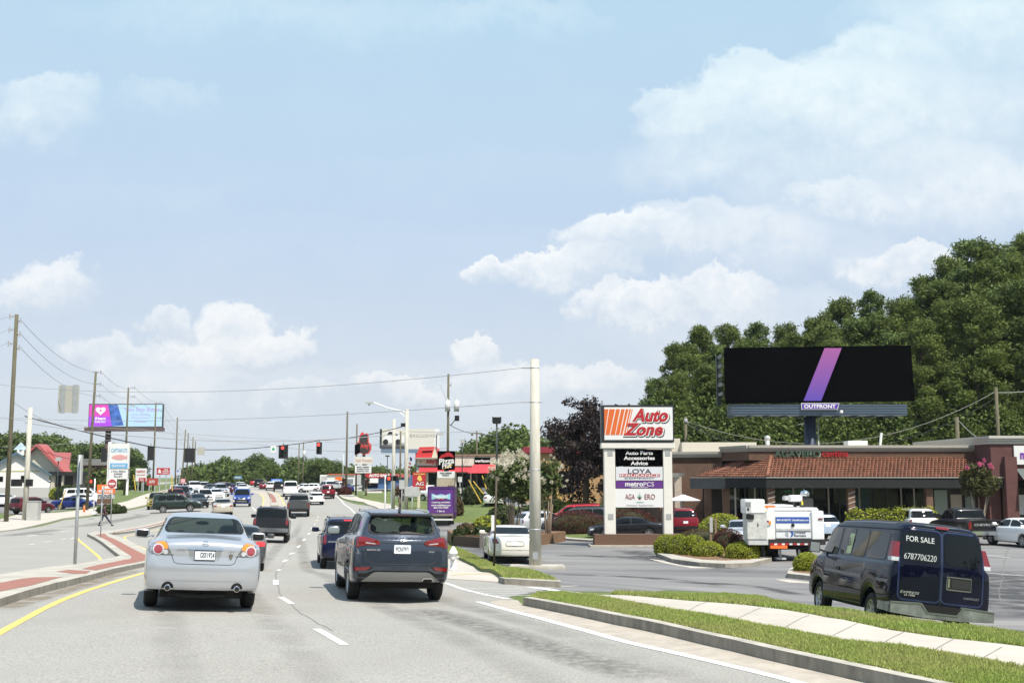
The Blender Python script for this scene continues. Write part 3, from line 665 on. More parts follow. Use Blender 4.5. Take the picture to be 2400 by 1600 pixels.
def rpoly(P, r=.03, it=2):
    # chamfer the corners of a polygon
    for _ in range(it):
        Q = []
        for i, p in enumerate(P):
            a, b = Vector(P[i - 1]), Vector(P[(i + 1) % len(P)]); p = Vector(p)
            Q += [tuple(p + (a - p) * min(.45, r / max((a - p).length, 1e-6))), tuple(p + (b - p) * min(.45, r / max((b - p).length, 1e-6)))]
        P = Q; r *= .45
    return P
def project(bvh, polys, side, off, cell=.1):
    # side: 'r' from behind (+y), 'f' from ahead (-y), 'R' from the right (-x), 'L' from the left (+x), 't' from above
    vs = []; fs = []; idx = {}
    for poly in polys:
        if parea(poly) < 0: poly = poly[::-1]
        for q in clipgrid(poly, cell, .013, .017, diag=False):
            f = []
            for a, b in q:
                k = (round(a, 4), round(b, 4))
                if k not in idx:
                    if side == 'r': o, d = Vector((a, -6, b)), Vector((0, 1, 0))
                    elif side == 'f': o, d = Vector((a, 12, b)), Vector((0, -1, 0))
                    elif side == 'R': o, d = Vector((6, a, b)), Vector((-1, 0, 0))
                    elif side == 'L': o, d = Vector((-6, a, b)), Vector((1, 0, 0))
                    else: o, d = Vector((a, b, 6)), Vector((0, 0, -1))
                    h = bvh.ray_cast(o, d)
                    if h[0] is None: idx[k] = -1
                    else:
                        nn = h[1] if h[1].dot(d) < 0 else -h[1]; nn = (nn * .4 - d * .6).normalized()
                        idx[k] = len(vs); vs.append(h[0] + nn * off)
                f.append(idx[k])
            f2 = [v for i, v in enumerate(f) if v != f[i - 1]]
            if -1 in f2 or len(set(f2)) < 3 or len(set(f2)) != len(f2): continue
            if side in 'fRt' : pass
            fs.append(tuple(f2))
    return vs, fs
def wheel_meshes(Rw, tw, style='spoke', rimr=None):
    rr = rimr or Rw * .66; m = MB(); prof = [(rr, -tw / 2 + .01), (Rw - .05, -tw / 2), (Rw - .012, -tw / 2 + .02), (Rw, -tw / 2 + .05), (Rw, tw / 2 - .05), (Rw - .012, tw / 2 - .02), (Rw - .05, tw / 2), (rr, tw / 2 - .01), (rr - .02, 0)]
    n = 28; vs = []; fs = []
    for r, x in prof:
        for k in range(n): t = 2 * math.pi * k / n; vs.append((x, r * math.cos(t), r * math.sin(t)))
    P = len(prof)
    for i in range(P):
        for k in range(n): fs.append((i * n + k, i * n + (k + 1) % n, ((i + 1) % P) * n + (k + 1) % n, ((i + 1) % P) * n + k))
    tyre = mesh('tyre', vs, fs, M_tyre, True)
    m = MB(); vs = []; fs = []
    # rim: barrel, hub, spokes (outer face at +x)
    for r, x in ((rr + .004, tw / 2 - .012), (rr - .02, tw / 2 - .02), (rr - .035, tw / 2 - .07), (rr - .04, 0)):
        for k in range(n): t = 2 * math.pi * k / n; vs.append((x, r * math.cos(t), r * math.sin(t)))
    for i in range(3):
        for k in range(n): fs.append((i * n + k, i * n + (k + 1) % n, (i + 1) * n + (k + 1) % n, (i + 1) * n + k))
    m.add(vs, fs)
    ns = 5 if style == 'spoke' else 8
    for s in range(ns):
        t = 2 * math.pi * s / ns; c, sn = math.cos(t), math.sin(t); w0, w1 = (.05, .035) if ns == 5 else (.035, .03)
        q = [(-w0, .05), (w0, .05), (w1, rr - .015), (-w1, rr - .015)]
        v = [(tw / 2 - .03 - .02 * (1 - b / rr), a * c - b * sn, a * sn + b * c) for a, b in q] + [(tw / 2 - .07, a * c - b * sn, a * sn + b * c) for a, b in q]
        m.add(v, [(0, 1, 2, 3), (7, 6, 5, 4), (0, 4, 5, 1), (1, 5, 6, 2), (2, 6, 7, 3), (3, 7, 4, 0)])
    v = [(tw / 2 - .02, .065 * math.cos(2 * math.pi * k / 12), .065 * math.sin(2 * math.pi * k / 12)) for k in range(12)]; m.add(v + [(tw / 2 - .07, p[1] * 1.1, p[2] * 1.1) for p in v], [tuple(range(12))] + [(k, 12 + k, 12 + (k + 1) % 12, (k + 1) % 12) for k in range(12)])
    v = [(.0, (rr - .03) * math.cos(2 * math.pi * k / 16), (rr - .03) * math.sin(2 * math.pi * k / 16)) for k in range(16)]; m.mi = m.mi; 
    rim = mesh('rim', m.v, m.f, M_rim)
    disc = mesh('brake_disc', v, [tuple(range(16))], M_under)
    return tyre, rim, disc
def edge_lines(poly, w=.012):
    P = list(poly) + [poly[0]]; return stroke([Vector(p) for p in P], w)
KIND = {}
def base_kind(name, **s):
    s.setdefault('R', .33); s.setdefault('tw', .21); s['parts'] = []; KIND[name] = s; return s
def add(sp, name, mat, side, polys, off=.006, cell=.12, up=None, both=False, label=None):
    # both=True: repeat mirrored as a second part
    if polys and not isinstance(polys[0][0], (tuple, list, Vector)): polys = [polys]
    sp['parts'].append((name, mat, side, polys, off, cell, up, label))
    if both:
        if side in 'rft': sp['parts'].append((name, mat, side, [[(-a, b) for a, b in p] for p in polys], off, cell, up, label))
        else: sp['parts'].append((name, mat, 'L' if side == 'R' else 'R', polys, off, cell, up, label))
M_tint = None
def tint_glass():
    global M_tint
    if M_tint: return M_tint
    m = bpy.data.materials.new('tinted_glass'); m.use_nodes = True; N = m.node_tree.nodes; L = m.node_tree.links; b = N['Principled BSDF']; b.inputs['Base Color'].default_value = (.006, .009, .009, 1); b.inputs['Roughness'].default_value = .02; b.inputs['Specular IOR Level'].default_value = .35
    t = N.new('ShaderNodeBsdfTransparent'); t.inputs[0].default_value = (.50, .58, .54, 1); mx = N.new('ShaderNodeMixShader'); mx.inputs[0].default_value = .62; L.new(b.outputs[0], mx.inputs[1]); L.new(t.outputs[0], mx.inputs[2]); L.new(mx.outputs[0], N['Material Output'].inputs[0]); M_tint = m; return m
def seethrough(sp):
    # open the shell behind each window, tint the panes, add a dark border and the cabin inside
    q = []; sp['cut'] = []
    for p in sp['parts']:
        if p[0] in ('rear_window', 'windshield', 'side_window'):
            sp['cut'].append((p[2], p[3][0])); p = (p[0], tint_glass()) + p[2:]; q.append(p); P = p[3][0]; cc = Vector((sum(a for a, b in P) / len(P), sum(b for a, b in P) / len(P)))
            inn = [tuple(cc + (Vector(v) - cc) * .93) for v in P]; ring = [[P[i], P[(i + 1) % len(P)], inn[(i + 1) % len(P)], inn[i]] for i in range(len(P))]
            q.append(('window_border', M_black, p[2], ring, .012, .06, None, None))
        else: q.append(p)
    sp['parts'] = q; L, H = sp['L'], max(z for _, z in sp['top']); M_seat = pm('seat_cloth', (.035, .035, .036), rough=.9)
    def seat(x, y, w):
        m = MB(); m.box(x - w / 2, x + w / 2, y - .1, y + .08, .55, H - .50); m.box(x - w / 2, x + w / 2, y, y + .5, .5, .62); add_mesh(sp, 'seat', M_seat, m)
        m = MB(); m.ball((x, y - .08, H - .40), (.14, .06, .10), 12, 8); add_mesh(sp, 'headrest', M_seat, m, smooth=True)
    yf, yr = L * .52, L * .30
    for x in (-.37, .37): seat(x, yf, .5)
    m = MB(); m.box(-.62, .62, yr - .12, yr + .08, .5, H - .56); add_mesh(sp, 'rear_bench', M_seat, m)
    for x in (-.36, 0, .36): m = MB(); m.ball((x, yr - .12, H - .50), (.14, .06, .085), 12, 8); add_mesh(sp, 'headrest', M_seat, m, smooth=True)
    m = MB(); m.box(-.64, .64, yr - (.75 if sp['L'] > 4.75 else .5), yr - .1, H - .62, H - .60); add_mesh(sp, 'parcel_shelf', M_seat, m)
    m = MB(); m.box(-.66, .66, L * .69, L * .73, .6, H - .52); add_mesh(sp, 'dashboard', M_seat, m)
    m = MB(); m.ball((0, L * .615, H - .17), (.12, .02, .035), 12, 8); add_mesh(sp, 'rear_view_mirror', M_seat, m, smooth=True)
def std_windows(sp, rear=None, front=None, sides=None):
    if rear: add(sp, 'rear_window', M_glass, 'r', rpoly(rear, .05), .011, .055)
    if front: add(sp, 'windshield', M_glass, 'f', rpoly(front, .05), .011, .06)
    for p in sides or []: add(sp, 'side_window', M_glass, 'R', rpoly(p, .04), .008, .07, both=True)
def std_front(sp, z=.65, w=.6, hl=None, grille=None, plate=True):
    hl = hl or [(w - .02, z + .06), (w + .24, z + .10), (w + .25, z - .02), (w, z - .05)]
    add(sp, 'headlight', M_clear, 'f', rpoly(hl, .03), .006, .06, both=True)
    add(sp, 'grille', M_black, 'f', rpoly(grille or rect(-w + .08, w - .08, z - .08, z + .06), .04), .006, .08)
    add(sp, 'lower_grille', M_black, 'f', rpoly(rect(-w + .05, w - .05, z - .33, z - .2), .04), .006, .08)
def std_rear(sp, tail, plate=(0, .86), tailm=None):
    add(sp, 'tail_light', tailm or M_red, 'r', rpoly(tail, .02), .007, .05, both=True)
    x, z = plate; add(sp, 'licence_plate', M_plate, 'r', rect(x - .152, x + .152, z - .076, z + .076), .012)
_BUILT = {}
def build_kind(k):
    if k in _BUILT: return _BUILT[k]
    sp = KIND[k]; me, bvh = car_shell(sp); W, L = sp['W'], sp['L']; out = [('body', me, 'PAINT', None, (0, 0, 0), 0, None)]
    m = MB(); lo = sp.get('lowbox', sp['R'] * .62)
    m.box(-W / 2 + .27, W / 2 - .27, .3, L - .3, lo, lo + .5); out.append(('underbody', mesh('underbody', m.v, m.f, M_under), None, None, (0, 0, 0), 0, None))
    ty, ri, di = wheel_meshes(sp['R'], sp['tw'], sp.get('rim', 'spoke'), sp.get('rimr'))
    for ya in sp['ax']:
        for s in (1, -1):
            i = len(out); x = s * (W / 2 - sp['tw'] / 2 - sp.get('inset', .03))
            out.append(('wheel', di, None, None, (x, ya, sp['R']), 0 if s > 0 else math.pi, None)); out.append(('tyre', ty, None, i, (0, 0, 0), 0, None)); out.append(('rim', ri, None, i, (0, 0, 0), 0, None))
    for (name, mat, side, polys, off, cell, up, label) in sp['parts']:
        if side == 'mesh':
            out.append((name, polys, None if mat != 'PAINT' else 'PAINT', None, (0, 0, 0), 0, label)); continue
        vs, fs = project(bvh, polys, side, off, cell)
        if not fs: print('EMPTY PATCH', k, name); continue
        me = mesh(name, vs, fs, mat if mat != 'PAINT' else M_under, True); out.append((name, me, 'PAINT' if mat == 'PAINT' else None, None, (0, 0, 0), 0, label))
    _BUILT[k] = (out, bvh); return _BUILT[k]
def add_mesh(sp, name, mat, mb, label=None, smooth=False):
    me = mesh(name, mb.v, mb.f, mat if mat != 'PAINT' else M_under, smooth)
    bm = bmesh.new(); bm.from_mesh(me); bmesh.ops.recalc_face_normals(bm, faces=bm.faces); bm.to_mesh(me); bm.free()
    sp['parts'].append((name, mat, 'mesh', me, 0, 0, None, label))
def mirror_mb(y, z, W, s, big=1.):
    m = MB(); x = s * W / 2; m.tube([(x - s * .05, y, z - .03), (x + s * .1, y - .02, z)], .025, 6)
    m.sball((x + s * (.13 + .02 * big), y - .03, z + .02), (.12 * big, .07, .078 * big)); return m
def glass_mb(y, z, W, s, big=1.): m = MB(); x = s * W / 2; m.sball((x + s * (.13 + .02 * big), y - .055, z + .02), (.103 * big, .052, .062 * big)); return m
def add_mirrors(sp, y, z, big=1., wide=0.):
    for s in (1, -1): add_mesh(sp, 'mirror', 'PAINT', mirror_mb(y, z, sp['W'] - .08 + wide, s, big), smooth=True)
def place_car(kind, name, pnt, head, label, cat, group, pmat, front_near=False, zoff=0.):
    # pnt: ground point under the middle of the near bumper; head: degrees left of straight ahead
    out, _ = build_kind(kind); sp = KIND[kind]; L = sp['L']; h = R(head); d = Vector((-math.sin(h), math.cos(h), 0))
    p = Vector(pnt); org = p - d * L if front_near else p        # origin = middle of the rear bumper
    r = Vector((math.cos(h), math.sin(h), 0)); a0 = org + d * sp['ax'][0]; a1 = org + d * sp['ax'][1]
    za, zb_ = Z(a0.x, a0.y), Z(a1.x, a1.y); pitch = math.atan2(zb_ - za, sp['ax'][1] - sp['ax'][0])
    mid = (a0 + a1) / 2; e = .78; roll = math.atan2(Z(*(mid + r * e).xy) - Z(*(mid - r * e).xy), 2 * e)
    mat = Matrix.Rotation(h, 4, 'Z') @ Matrix.Rotation(pitch, 4, 'X') @ Matrix.Rotation(-roll, 4, 'Y')
    root = thing(name, (0, 0, 0), label, cat, group)
    z0 = (za + zb_) / 2 - math.tan(pitch) * (sp['ax'][0] + sp['ax'][1]) / 2 + .012 + zoff
    root.location = (org.x, org.y, z0); root.rotation_euler = mat.to_euler()
    objs = []
    for (nm, me, mk, par, loc, rz, lab) in out:
        if mk == 'PAINT':
            key = (me.name, pmat.name)
            if key not in _BUILT: c = me.copy(); c.materials.clear(); c.materials.append(pmat); _BUILT[key] = c
            me = _BUILT[key]
        o = bpy.data.objects.new(nm, me); link(o, root if par is None else objs[par]); o.location = loc; o.rotation_euler = (0, 0, rz)
        if lab: o['label'] = lab
        objs.append(o)
    return root
def parent_text(root, kind, s, mat, x, z, side='r', off=.012, name='lettering', **kw):
    bvh = build_kind(kind)[1]; me = text_mesh(s, ext=.002, **kw); me.materials.clear(); me.materials.append(mat)
    for v in me.vertices:
        o = Vector((x + v.co.x, -6, z + v.co.y)); h = bvh.ray_cast(o, Vector((0, 1, 0)))
        if h[0]: v.co = Vector((o.x, h[0].y - off - v.co.z, o.z))
        else: v.co = Vector((o.x, 0, o.z))
    o = bpy.data.objects.new(name, me); link(o, root); return o

# ---- silver sedan (near)
sp = base_kind('sedan_near', L=4.82, W=1.80, wb=.775, wr=.60, ax=(1.02, 3.80), R=.325, tw=.215,
    top=[(0, .93), (.03, 1.03), (.10, 1.085), (.35, 1.115), (.78, 1.15), (.95, 1.20), (1.35, 1.345), (1.75, 1.445), (2.3, 1.49), (2.75, 1.475), (3.15, 1.33), (3.65, 1.06), (3.85, 1.01), (4.4, .90), (4.70, .78), (4.82, .62)],
    belt=[(0, .88), (.03, .96), (.12, 1.0), (.8, 1.045), (2.5, 1.0), (3.7, .95), (4.4, .84), (4.82, .56)], w=[(0, .80), (.04, .845), (.16, .875), (.5, .892), (1.2, .90), (3.6, .90), (4.3, .87), (4.65, .80), (4.82, .66)],
    rear=[(.2, .14), (.36, .05), (.5, .0), (.8, .0), (.84, .04), (1.0, .03), (1.1, .02)], low=[(0, .34), (.25, .32), (.6, .26), (4.2, .22), (4.82, .24)], bow=.10, kr=.9)
std_windows(sp, rear=[(-.66, 1.19), (.66, 1.19), (.56, 1.425), (-.56, 1.425)], front=[(-.68, 1.06), (.68, 1.06), (.56, 1.42), (-.56, 1.42)], sides=[[(1.25, 1.07), (2.2, 1.06), (2.2, 1.41), (1.75, 1.38)], [(2.28, 1.06), (3.4, 1.03), (2.75, 1.40), (2.28, 1.41)]])
add(sp, 'tail_light', pm('lamp_housing', (.16, .15, .15), rough=.15, coat=1.), 'r', rpoly([(-.625, 1.075), (-.565, 1.035), (-.515, .875), (-.80, .875), (-.86, .92), (-.84, 1.0), (-.76, 1.05)], .02), .006, .04, both=True)
add(sp, 'turn_signal', M_amber, 'r', rpoly([(-.628, 1.068), (-.575, 1.03), (-.55, .965), (-.62, .945), (-.70, 1.0), (-.76, 1.04)], .01), .009, .04, both=True)
add(sp, 'lamp_ring', M_clear, 'r', circ(-.70, .945, .083), .011, .04, both=True); add(sp, 'brake_lamp', pm('lamp_dull_red', (.30, .045, .06), rough=.15, coat=1., var=.2, scale=60), 'r', circ(-.70, .945, .064), .015, .04, both=True)
add(sp, 'reverse_lamp', M_clear, 'r', circ(-.588, .905, .036), .012, .03, both=True)
M_gap = pm('panel_gap', (.03, .03, .03), rough=.8)
add(sp, 'boot_seam', M_gap, 'r', stroke([Vector(p) for p in ((-.60, 1.075), (-.50, .87), (-.455, .76), (-.40, .735), (.40, .735), (.455, .76), (.50, .87), (.60, 1.075))], .009), .003, .1)
M_recess = pm('silver_recess', (.36, .37, .38), rough=.3, metal=.5, coat=1.)
add(sp, 'plate_recess', M_recess, 'r', rpoly([(-.26, .985), (.26, .985), (.22, .79), (-.22, .79)], .03), .003, .06)
add(sp, 'boot_trim', M_chrome, 'r', rpoly(rect(-.27, .27, .955, .99), .01), .012, .08)
add(sp, 'licence_plate', M_plate, 'r', rect(-.155, .155, .80, .945), .014); add(sp, 'plate_frame', M_black, 'r', edge_lines(rect(-.155, .155, .80, .945), .014), .017)
add(sp, 'badge', M_chrome, 'r', edge_lines(circ(0, 1.05, .045, 16, .035), .01) + [rect(-.055, .055, 1.044, 1.056)], .008, .05)
add(sp, 'emblem', pm('dark_emblem', (.12, .11, .09), rough=.5), 'r', rpoly([(.36, .90), (.43, .90), (.42, .84), (.395, .80), (.37, .84)], .01), .008)
add(sp, 'bumper_seam', M_gap, 'r', rect(-.86, -.47, .862, .870), .003, both=True); add(sp, 'bumper_crease', M_recess, 'r', [rect(-.6, .6, .478, .484)], .003)
add(sp, 'exhaust_cutout', M_under, 'r', circ(-.52, .375, .088, 20), .004, .05, both=True)
m = MB()
for s in (1, -1): m = MB(); m.tube([(s * .52, -.10, .37), (s * .52, .3, .37)], .048, 16); add_mesh(sp, 'exhaust_pipe', M_chrome, m, smooth=True)
for s in (1, -1): m = MB(); m.tube([(s * .52, -.104, .37), (s * .52, -.101, .37)], .038, 16); add_mesh(sp, 'exhaust_bore', M_under, m)
m = MB(); m.box(-.5, .5, .1, .6, .24, .36); m.tube([(-.4, .12, .27), (0, .1, .25), (.35, .12, .27)], .04, 8); add_mesh(sp, 'silencer', M_under, m)
for s in (1, -1): add_mesh(sp, 'mirror', 'PAINT', mirror_mb(3.15, 1.08, 1.74, s, 1.05), smooth=True)
for s in (1, -1): add_mesh(sp, 'mirror_glass', M_black, glass_mb(3.15, 1.08, 1.74, s, 1.05), smooth=True)
std_front(sp)
seethrough(sp)
# ---- dark blue-grey SUV (near)
sp = base_kind('suv_near', L=4.70, W=1.88, wb=.80, wr=.645, ax=(.93, 3.63), R=.37, tw=.235, rim='spoke', rimr=.25, gap=.05,
    top=[(0, 1.615), (.1, 1.635), (.5, 1.665), (1.3, 1.69), (2.2, 1.68), (2.8, 1.60), (3.25, 1.36), (3.6, 1.15), (3.8, 1.10), (4.3, 1.02), (4.6, .90), (4.70, .70)],
    belt=[(0, 1.22), (1, 1.17), (2.5, 1.10), (3.6, 1.04), (4.3, .93), (4.70, .64)], w=[(0, .855), (.05, .89), (.2, .915), (.6, .93), (1, .94), (3.7, .94), (4.3, .90), (4.6, .82), (4.7, .72)],
    rear=[(.3, .16), (.45, .04), (.58, 0), (.74, .0), (.80, .06), (1.0, .045), (1.12, .02), (1.22, .10), (1.35, .20), (1.60, .36), (1.7, .40)], low=[(0, .40), (.4, .34), (4.2, .28), (4.7, .3)], bow=.13, kr=1.3, lowbox=.26)
std_windows(sp, rear=[(-.60, 1.275), (.60, 1.275), (.65, 1.36), (.57, 1.585), (-.57, 1.585), (-.65, 1.36)], front=[(-.7, 1.15), (.7, 1.15), (.58, 1.6), (-.58, 1.6)], sides=[[(.75, 1.30), (1.25, 1.26), (1.25, 1.58), (.95, 1.56)], [(1.3, 1.25), (2.2, 1.21), (2.2, 1.60), (1.35, 1.60)], [(2.26, 1.21), (3.3, 1.13), (2.8, 1.5), (2.26, 1.59)]])
add(sp, 'tail_light', M_red, 'r', rpoly([(-.94, 1.235), (-.72, 1.225), (-.42, 1.150), (-.40, 1.10), (-.45, 1.075), (-.70, 1.065), (-.81, 1.03), (-.87, 1.02), (-.93, 1.10)], .02), .008, .05, both=True)
add(sp, 'reverse_lamp', M_clear, 'r', rpoly([(-.68, 1.105), (-.50, 1.09), (-.50, 1.105), (-.68, 1.125)], .005), .011, .05, both=True)
add(sp, 'turn_signal', M_amber, 'L', rpoly([(.12, 1.18), (.30, 1.20), (.24, 1.06), (.1, 1.04)], .02), .006, .05, both=True)
add(sp, 'tailgate_seam', M_gap, 'r', [rect(-.42, .42, 1.108, 1.118)] + stroke([Vector(p) for p in ((-.68, 1.05), (-.67, .84), (-.60, .76), (-.5, .735), (.5, .735), (.6, .76), (.67, .84), (.68, 1.05))], .010), .003, .1)
add(sp, 'licence_plate', M_plate, 'r', rpoly(rect(-.155, .155, .925, 1.085), .01), .012); add(sp, 'badge', M_chrome, 'r', edge_lines(circ(0, 1.185, .075, 20, .045), .014) + [[(-.05, 1.155), (-.03, 1.155), (.0, 1.215), (-.02, 1.215)], [(.02, 1.155), (.04, 1.155), (.05, 1.215), (.03, 1.215)], [(-.03, 1.18), (.04, 1.18), (.04, 1.192), (-.03, 1.192)]], .010, .05)
M_skid = pm('skid_silver', (.22, .22, .215), rough=.35, metal=.5, coat=.5)
add(sp, 'bumper_cladding', M_black, 'r', [(-.93, .68), (.93, .68), (.93, .52), (.80, .40), (-.80, .40), (-.93, .52)], .004, .08)
add(sp, 'bumper_bar', 'PAINT', 'r', [(-.93, .60), (-.60, .62), (-.52, .68), (.52, .68), (.60, .62), (.93, .60), (.90, .55), (.66, .56), (.52, .615), (-.52, .615), (-.66, .56), (-.90, .55)], .009, .08)
add(sp, 'skid_plate', M_skid, 'r', [(-.74, .41), (-.52, .575), (-.45, .59), (.45, .59), (.52, .575), (.74, .41), (.60, .405), (.2, .42), (-.6, .41)], .013, .08)
add(sp, 'reflector', M_red, 'r', [(-.87, .665), (-.60, .68), (-.58, .655), (-.66, .615), (-.86, .60)], .012, .05, both=True)
add(sp, 'exhaust_tip', M_chrome, 'r', edge_lines([(.38, .40), (.58, .40), (.61, .44), (.56, .475), (.41, .475)], .02), .018, .05); add(sp, 'exhaust_bore', M_under, 'r', [(.39, .41), (.57, .41), (.60, .44), (.55, .465), (.42, .465)], .015, .05)
add(sp, 'wiper', M_black, 'r', [(-.05, 1.285), (.42, 1.275), (.44, 1.285), (.1, 1.325), (-.03, 1.315)], .02, .08)
m = MB(); v = [(-.60, .30, 1.655), (.60, .30, 1.655), (.575, .10, 1.63), (-.575, .10, 1.63), (-.60, .31, 1.60), (.60, .31, 1.60), (.585, .10, 1.60), (-.585, .10, 1.60), (-.63, .34, 1.52), (.63, .34, 1.52)]
m.add(v, [(0, 1, 2, 3), (3, 2, 6, 7), (7, 6, 5, 4), (0, 3, 7, 4), (1, 5, 6, 2)]); add_mesh(sp, 'spoiler', M_black, m)
m = MB(); m.prism([(-.12, 1.685), (.1, 1.69), (-.03, 1.78)], 'x', -.02, .02); m.v = [(x, y + .55, z) for x, y, z in m.v]; add_mesh(sp, 'antenna', M_black, m)
add(sp, 'high_brake_light', M_red, 'r', rect(-.17, .17, 1.60, 1.615), .13, .1)
for s in (1, -1): m = MB(); m.tube([(s * .58, .6, 1.655), (s * .585, .75, 1.70), (s * .585, 2.3, 1.705), (s * .58, 2.5, 1.66)], .018, 6); add_mesh(sp, 'roof_rail', M_chrome, m)
for s in (1, -1): add_mesh(sp, 'mirror', 'PAINT', mirror_mb(3.05, 1.20, 1.80, s, 1.25), smooth=True)
for s in (1, -1): add_mesh(sp, 'mirror_glass', pm('mirror_glass', (.22, .25, .26), rough=.3), glass_mb(3.05, 1.20, 1.80, s, 1.25), smooth=True)
m = MB(); std_front(sp, .8)
add(sp, 'wheel_arch_trim', M_black, 'R', [[(.93 + .43 * math.cos(t), .37 + .43 * math.sin(t)), (.93 + .43 * math.cos(t2), .37 + .43 * math.sin(t2)), (.93 + .50 * math.cos(t2), .37 + .50 * math.sin(t2)), (.93 + .50 * math.cos(t), .37 + .50 * math.sin(t))] for t, t2 in ((R(a), R(a + 12)) for a in range(0, 180, 12))], .004, .2, both=True)

seethrough(sp)
# ---- old full-size van (near)
sp = base_kind('van_near', L=5.69, W=2.0, wb=.90, wr=.76, ax=(1.12, 4.55), R=.37, tw=.235, rim='steel', rimr=.235, gap=.09,
    top=[(0, 2.10), (.06, 2.15), (.4, 2.19), (2, 2.20), (3.8, 2.17), (4.2, 2.08), (4.75, 1.56), (4.95, 1.36), (5.15, 1.27), (5.5, 1.17), (5.69, .95)],
    belt=[(0, 1.38), (4.6, 1.33), (5.1, 1.20), (5.5, 1.08), (5.69, .9)], w=[(0, .955), (.03, .975), (.15, .99), (.6, 1.0), (4.6, 1.0), (5.2, .95), (5.55, .88), (5.69, .80)],
    rear=[(.3, 0), (1.3, 0), (1.5, .02), (2.1, .12), (2.2, .16)], low=[(0, .50), (.5, .42), (5, .38), (5.69, .42)], bow=.06, kr=.5, lowbox=.38, inset=.06)
# deeper glass than the belt line suggests: windows start above the crease
add(sp, 'rear_window', M_glass, 'r', rpoly(rect(-.78, -.055, 1.45, 2.03), .09), .010, .07); add(sp, 'rear_window', M_glass, 'r', rpoly(rect(.035, .77, 1.45, 2.03), .09), .010, .07)
M_vseam = pm('van_blue_edge', (.008, .018, .07), rough=.25, coat=1.)
add(sp, 'door_frame', M_vseam, 'r', edge_lines(rpoly(rect(-.825, -.02, .72, 2.07), .06), .03), .004, .15); add(sp, 'door_frame', M_vseam, 'r', edge_lines(rpoly(rect(.0, .82, .72, 2.07), .06), .03), .004, .15)
add(sp, 'door_seam', M_gap, 'r', rect(-.014, -.004, .68, 2.1), .008)
for s_g in (-1, 1):
    m = MB(); m.add([(s_g * a, b, c) for a, b, c in ((.83, .0, 1.51), (.97, .02, 1.51), (1.0, .14, 1.51), (.83, .14, 1.51), (.80, .07, 1.80), (.885, .08, 1.80), (.93, .20, 1.80), (.80, .2, 1.80))], [(0, 1, 5, 4), (1, 2, 6, 5), (4, 5, 6, 7), (0, 3, 2, 1), (0, 4, 7, 3)]); add_mesh(sp, 'tail_light', M_red, m)
    m = MB(); m.add([(s_g * a, b, c) for a, b, c in ((.84, -.01, 1.43), (.975, .01, 1.43), (1.0, .12, 1.43), (.84, .12, 1.43), (.83, .0, 1.505), (.97, .02, 1.505), (1.0, .14, 1.505), (.83, .14, 1.505))], [(0, 1, 5, 4), (1, 2, 6, 5), (4, 5, 6, 7), (0, 3, 2, 1), (0, 4, 7, 3)]); add_mesh(sp, 'reverse_lamp', M_clear, m)
 
M_vent = pm('grey_trim', (.10, .115, .10), rough=.6)
add(sp, 'rear_trim', M_vent, 'r', [(-.97, 1.82), (-.85, 1.82), (-.85, 2.02), (-.80, 2.10), (.80, 2.10), (.85, 2.02), (.85, 1.82), (.97, 1.82), (.90, 2.08), (.8, 2.17), (-.8, 2.17), (-.90, 2.08)], .005, .08)
add(sp, 'vent_louvres', M_gap, 'r', [rect(-.955 + .004 * i, -.86, 1.84 + i * .033, 1.85 + i * .033) for i in range(8)] + [rect(.86, .955 - .004 * i, 1.84 + i * .033, 1.85 + i * .033) for i in range(8)], .008, .1)
add(sp, 'high_brake_light', M_red, 'r', rpoly(rect(-.13, .13, 2.115, 2.155), .01), .03, .06)
add(sp, 'plate_recess', M_under, 'r', rect(.11, .57, 1.0, 1.22), .006); add(sp, 'plate_frame', M_vent, 'r', edge_lines(rect(.10, .58, .99, 1.23), .025), .012)
add(sp, 'plate_holder', pm('dark_plate', (.03, .03, .032), rough=.3), 'r', rect(.2, .55, 1.03, 1.19), .01); add(sp, 'door_latch', M_chrome, 'r', rect(.125, .15, 1.03, 1.2), .014)
m = MB(); m.prism([(-1.0, -.10), (-.98, -.16), (-.28, -.20), (-.22, -.15), (.22, -.15), (.28, -.20), (.98, -.16), (1.0, -.10), (1.0, .05), (-1.0, .05)], 'z', .46, .64)
m = MB(); P = [(-1.01, .43), (-.34, .40), (-.20, .47), (.42, .47), (.5, .40), (1.01, .43), (1.01, .62), (.5, .64), (.42, .56), (-.22, .56), (-.33, .64), (-1.01, .62)]
P = [(-1.0, .46), (-.36, .42), (-.26, .42), (.26, .42), (.36, .42), (1.0, .46), (1.0, .64), (.42, .66), (.30, .50), (-.30, .50), (-.42, .66), (-1.0, .64)]
m.prism(P, 'y', -.17, .1); m.box(-1.02, -.985, -.1, .5, .47, .63); m.box(.985, 1.02, -.1, .5, .47, .63); add_mesh(sp, 'bumper', pm('bumper_steel', (.30, .31, .31), rough=.35, metal=.6, var=.5, scale=3), m)
m = MB(); m.box(-.41, .41, -.15, .1, .505, .66); add_mesh(sp, 'step_pad', M_black, m); m = MB(); m.prism([(-1.0, .642), (-.42, .662), (-.30, .502), (.30, .502), (.42, .662), (1.0, .642), (1.0, .665), (.40, .69), (.28, .53), (-.28, .53), (-.40, .69), (-1.0, .665)], 'y', -.18, -.06); add_mesh(sp, 'bumper_shading_trim', M_vent, m)  # dark top trim put in as shading on the plain bumper
for pl in ([(.55, 1.42), (1.65, 1.42), (1.65, 1.98), (.55, 1.95)], [(1.75, 1.42), (2.55, 1.42), (2.55, 1.99), (1.75, 1.98)], [(2.62, 1.42), (3.35, 1.42), (3.35, 1.99), (2.62, 1.99)], [(3.50, 1.40), (4.62, 1.38), (4.35, 1.75), (4.1, 1.98), (3.50, 1.99)]):
    add(sp, 'side_window', M_glass, 'L', rpoly(pl, .05), .005, both=True)
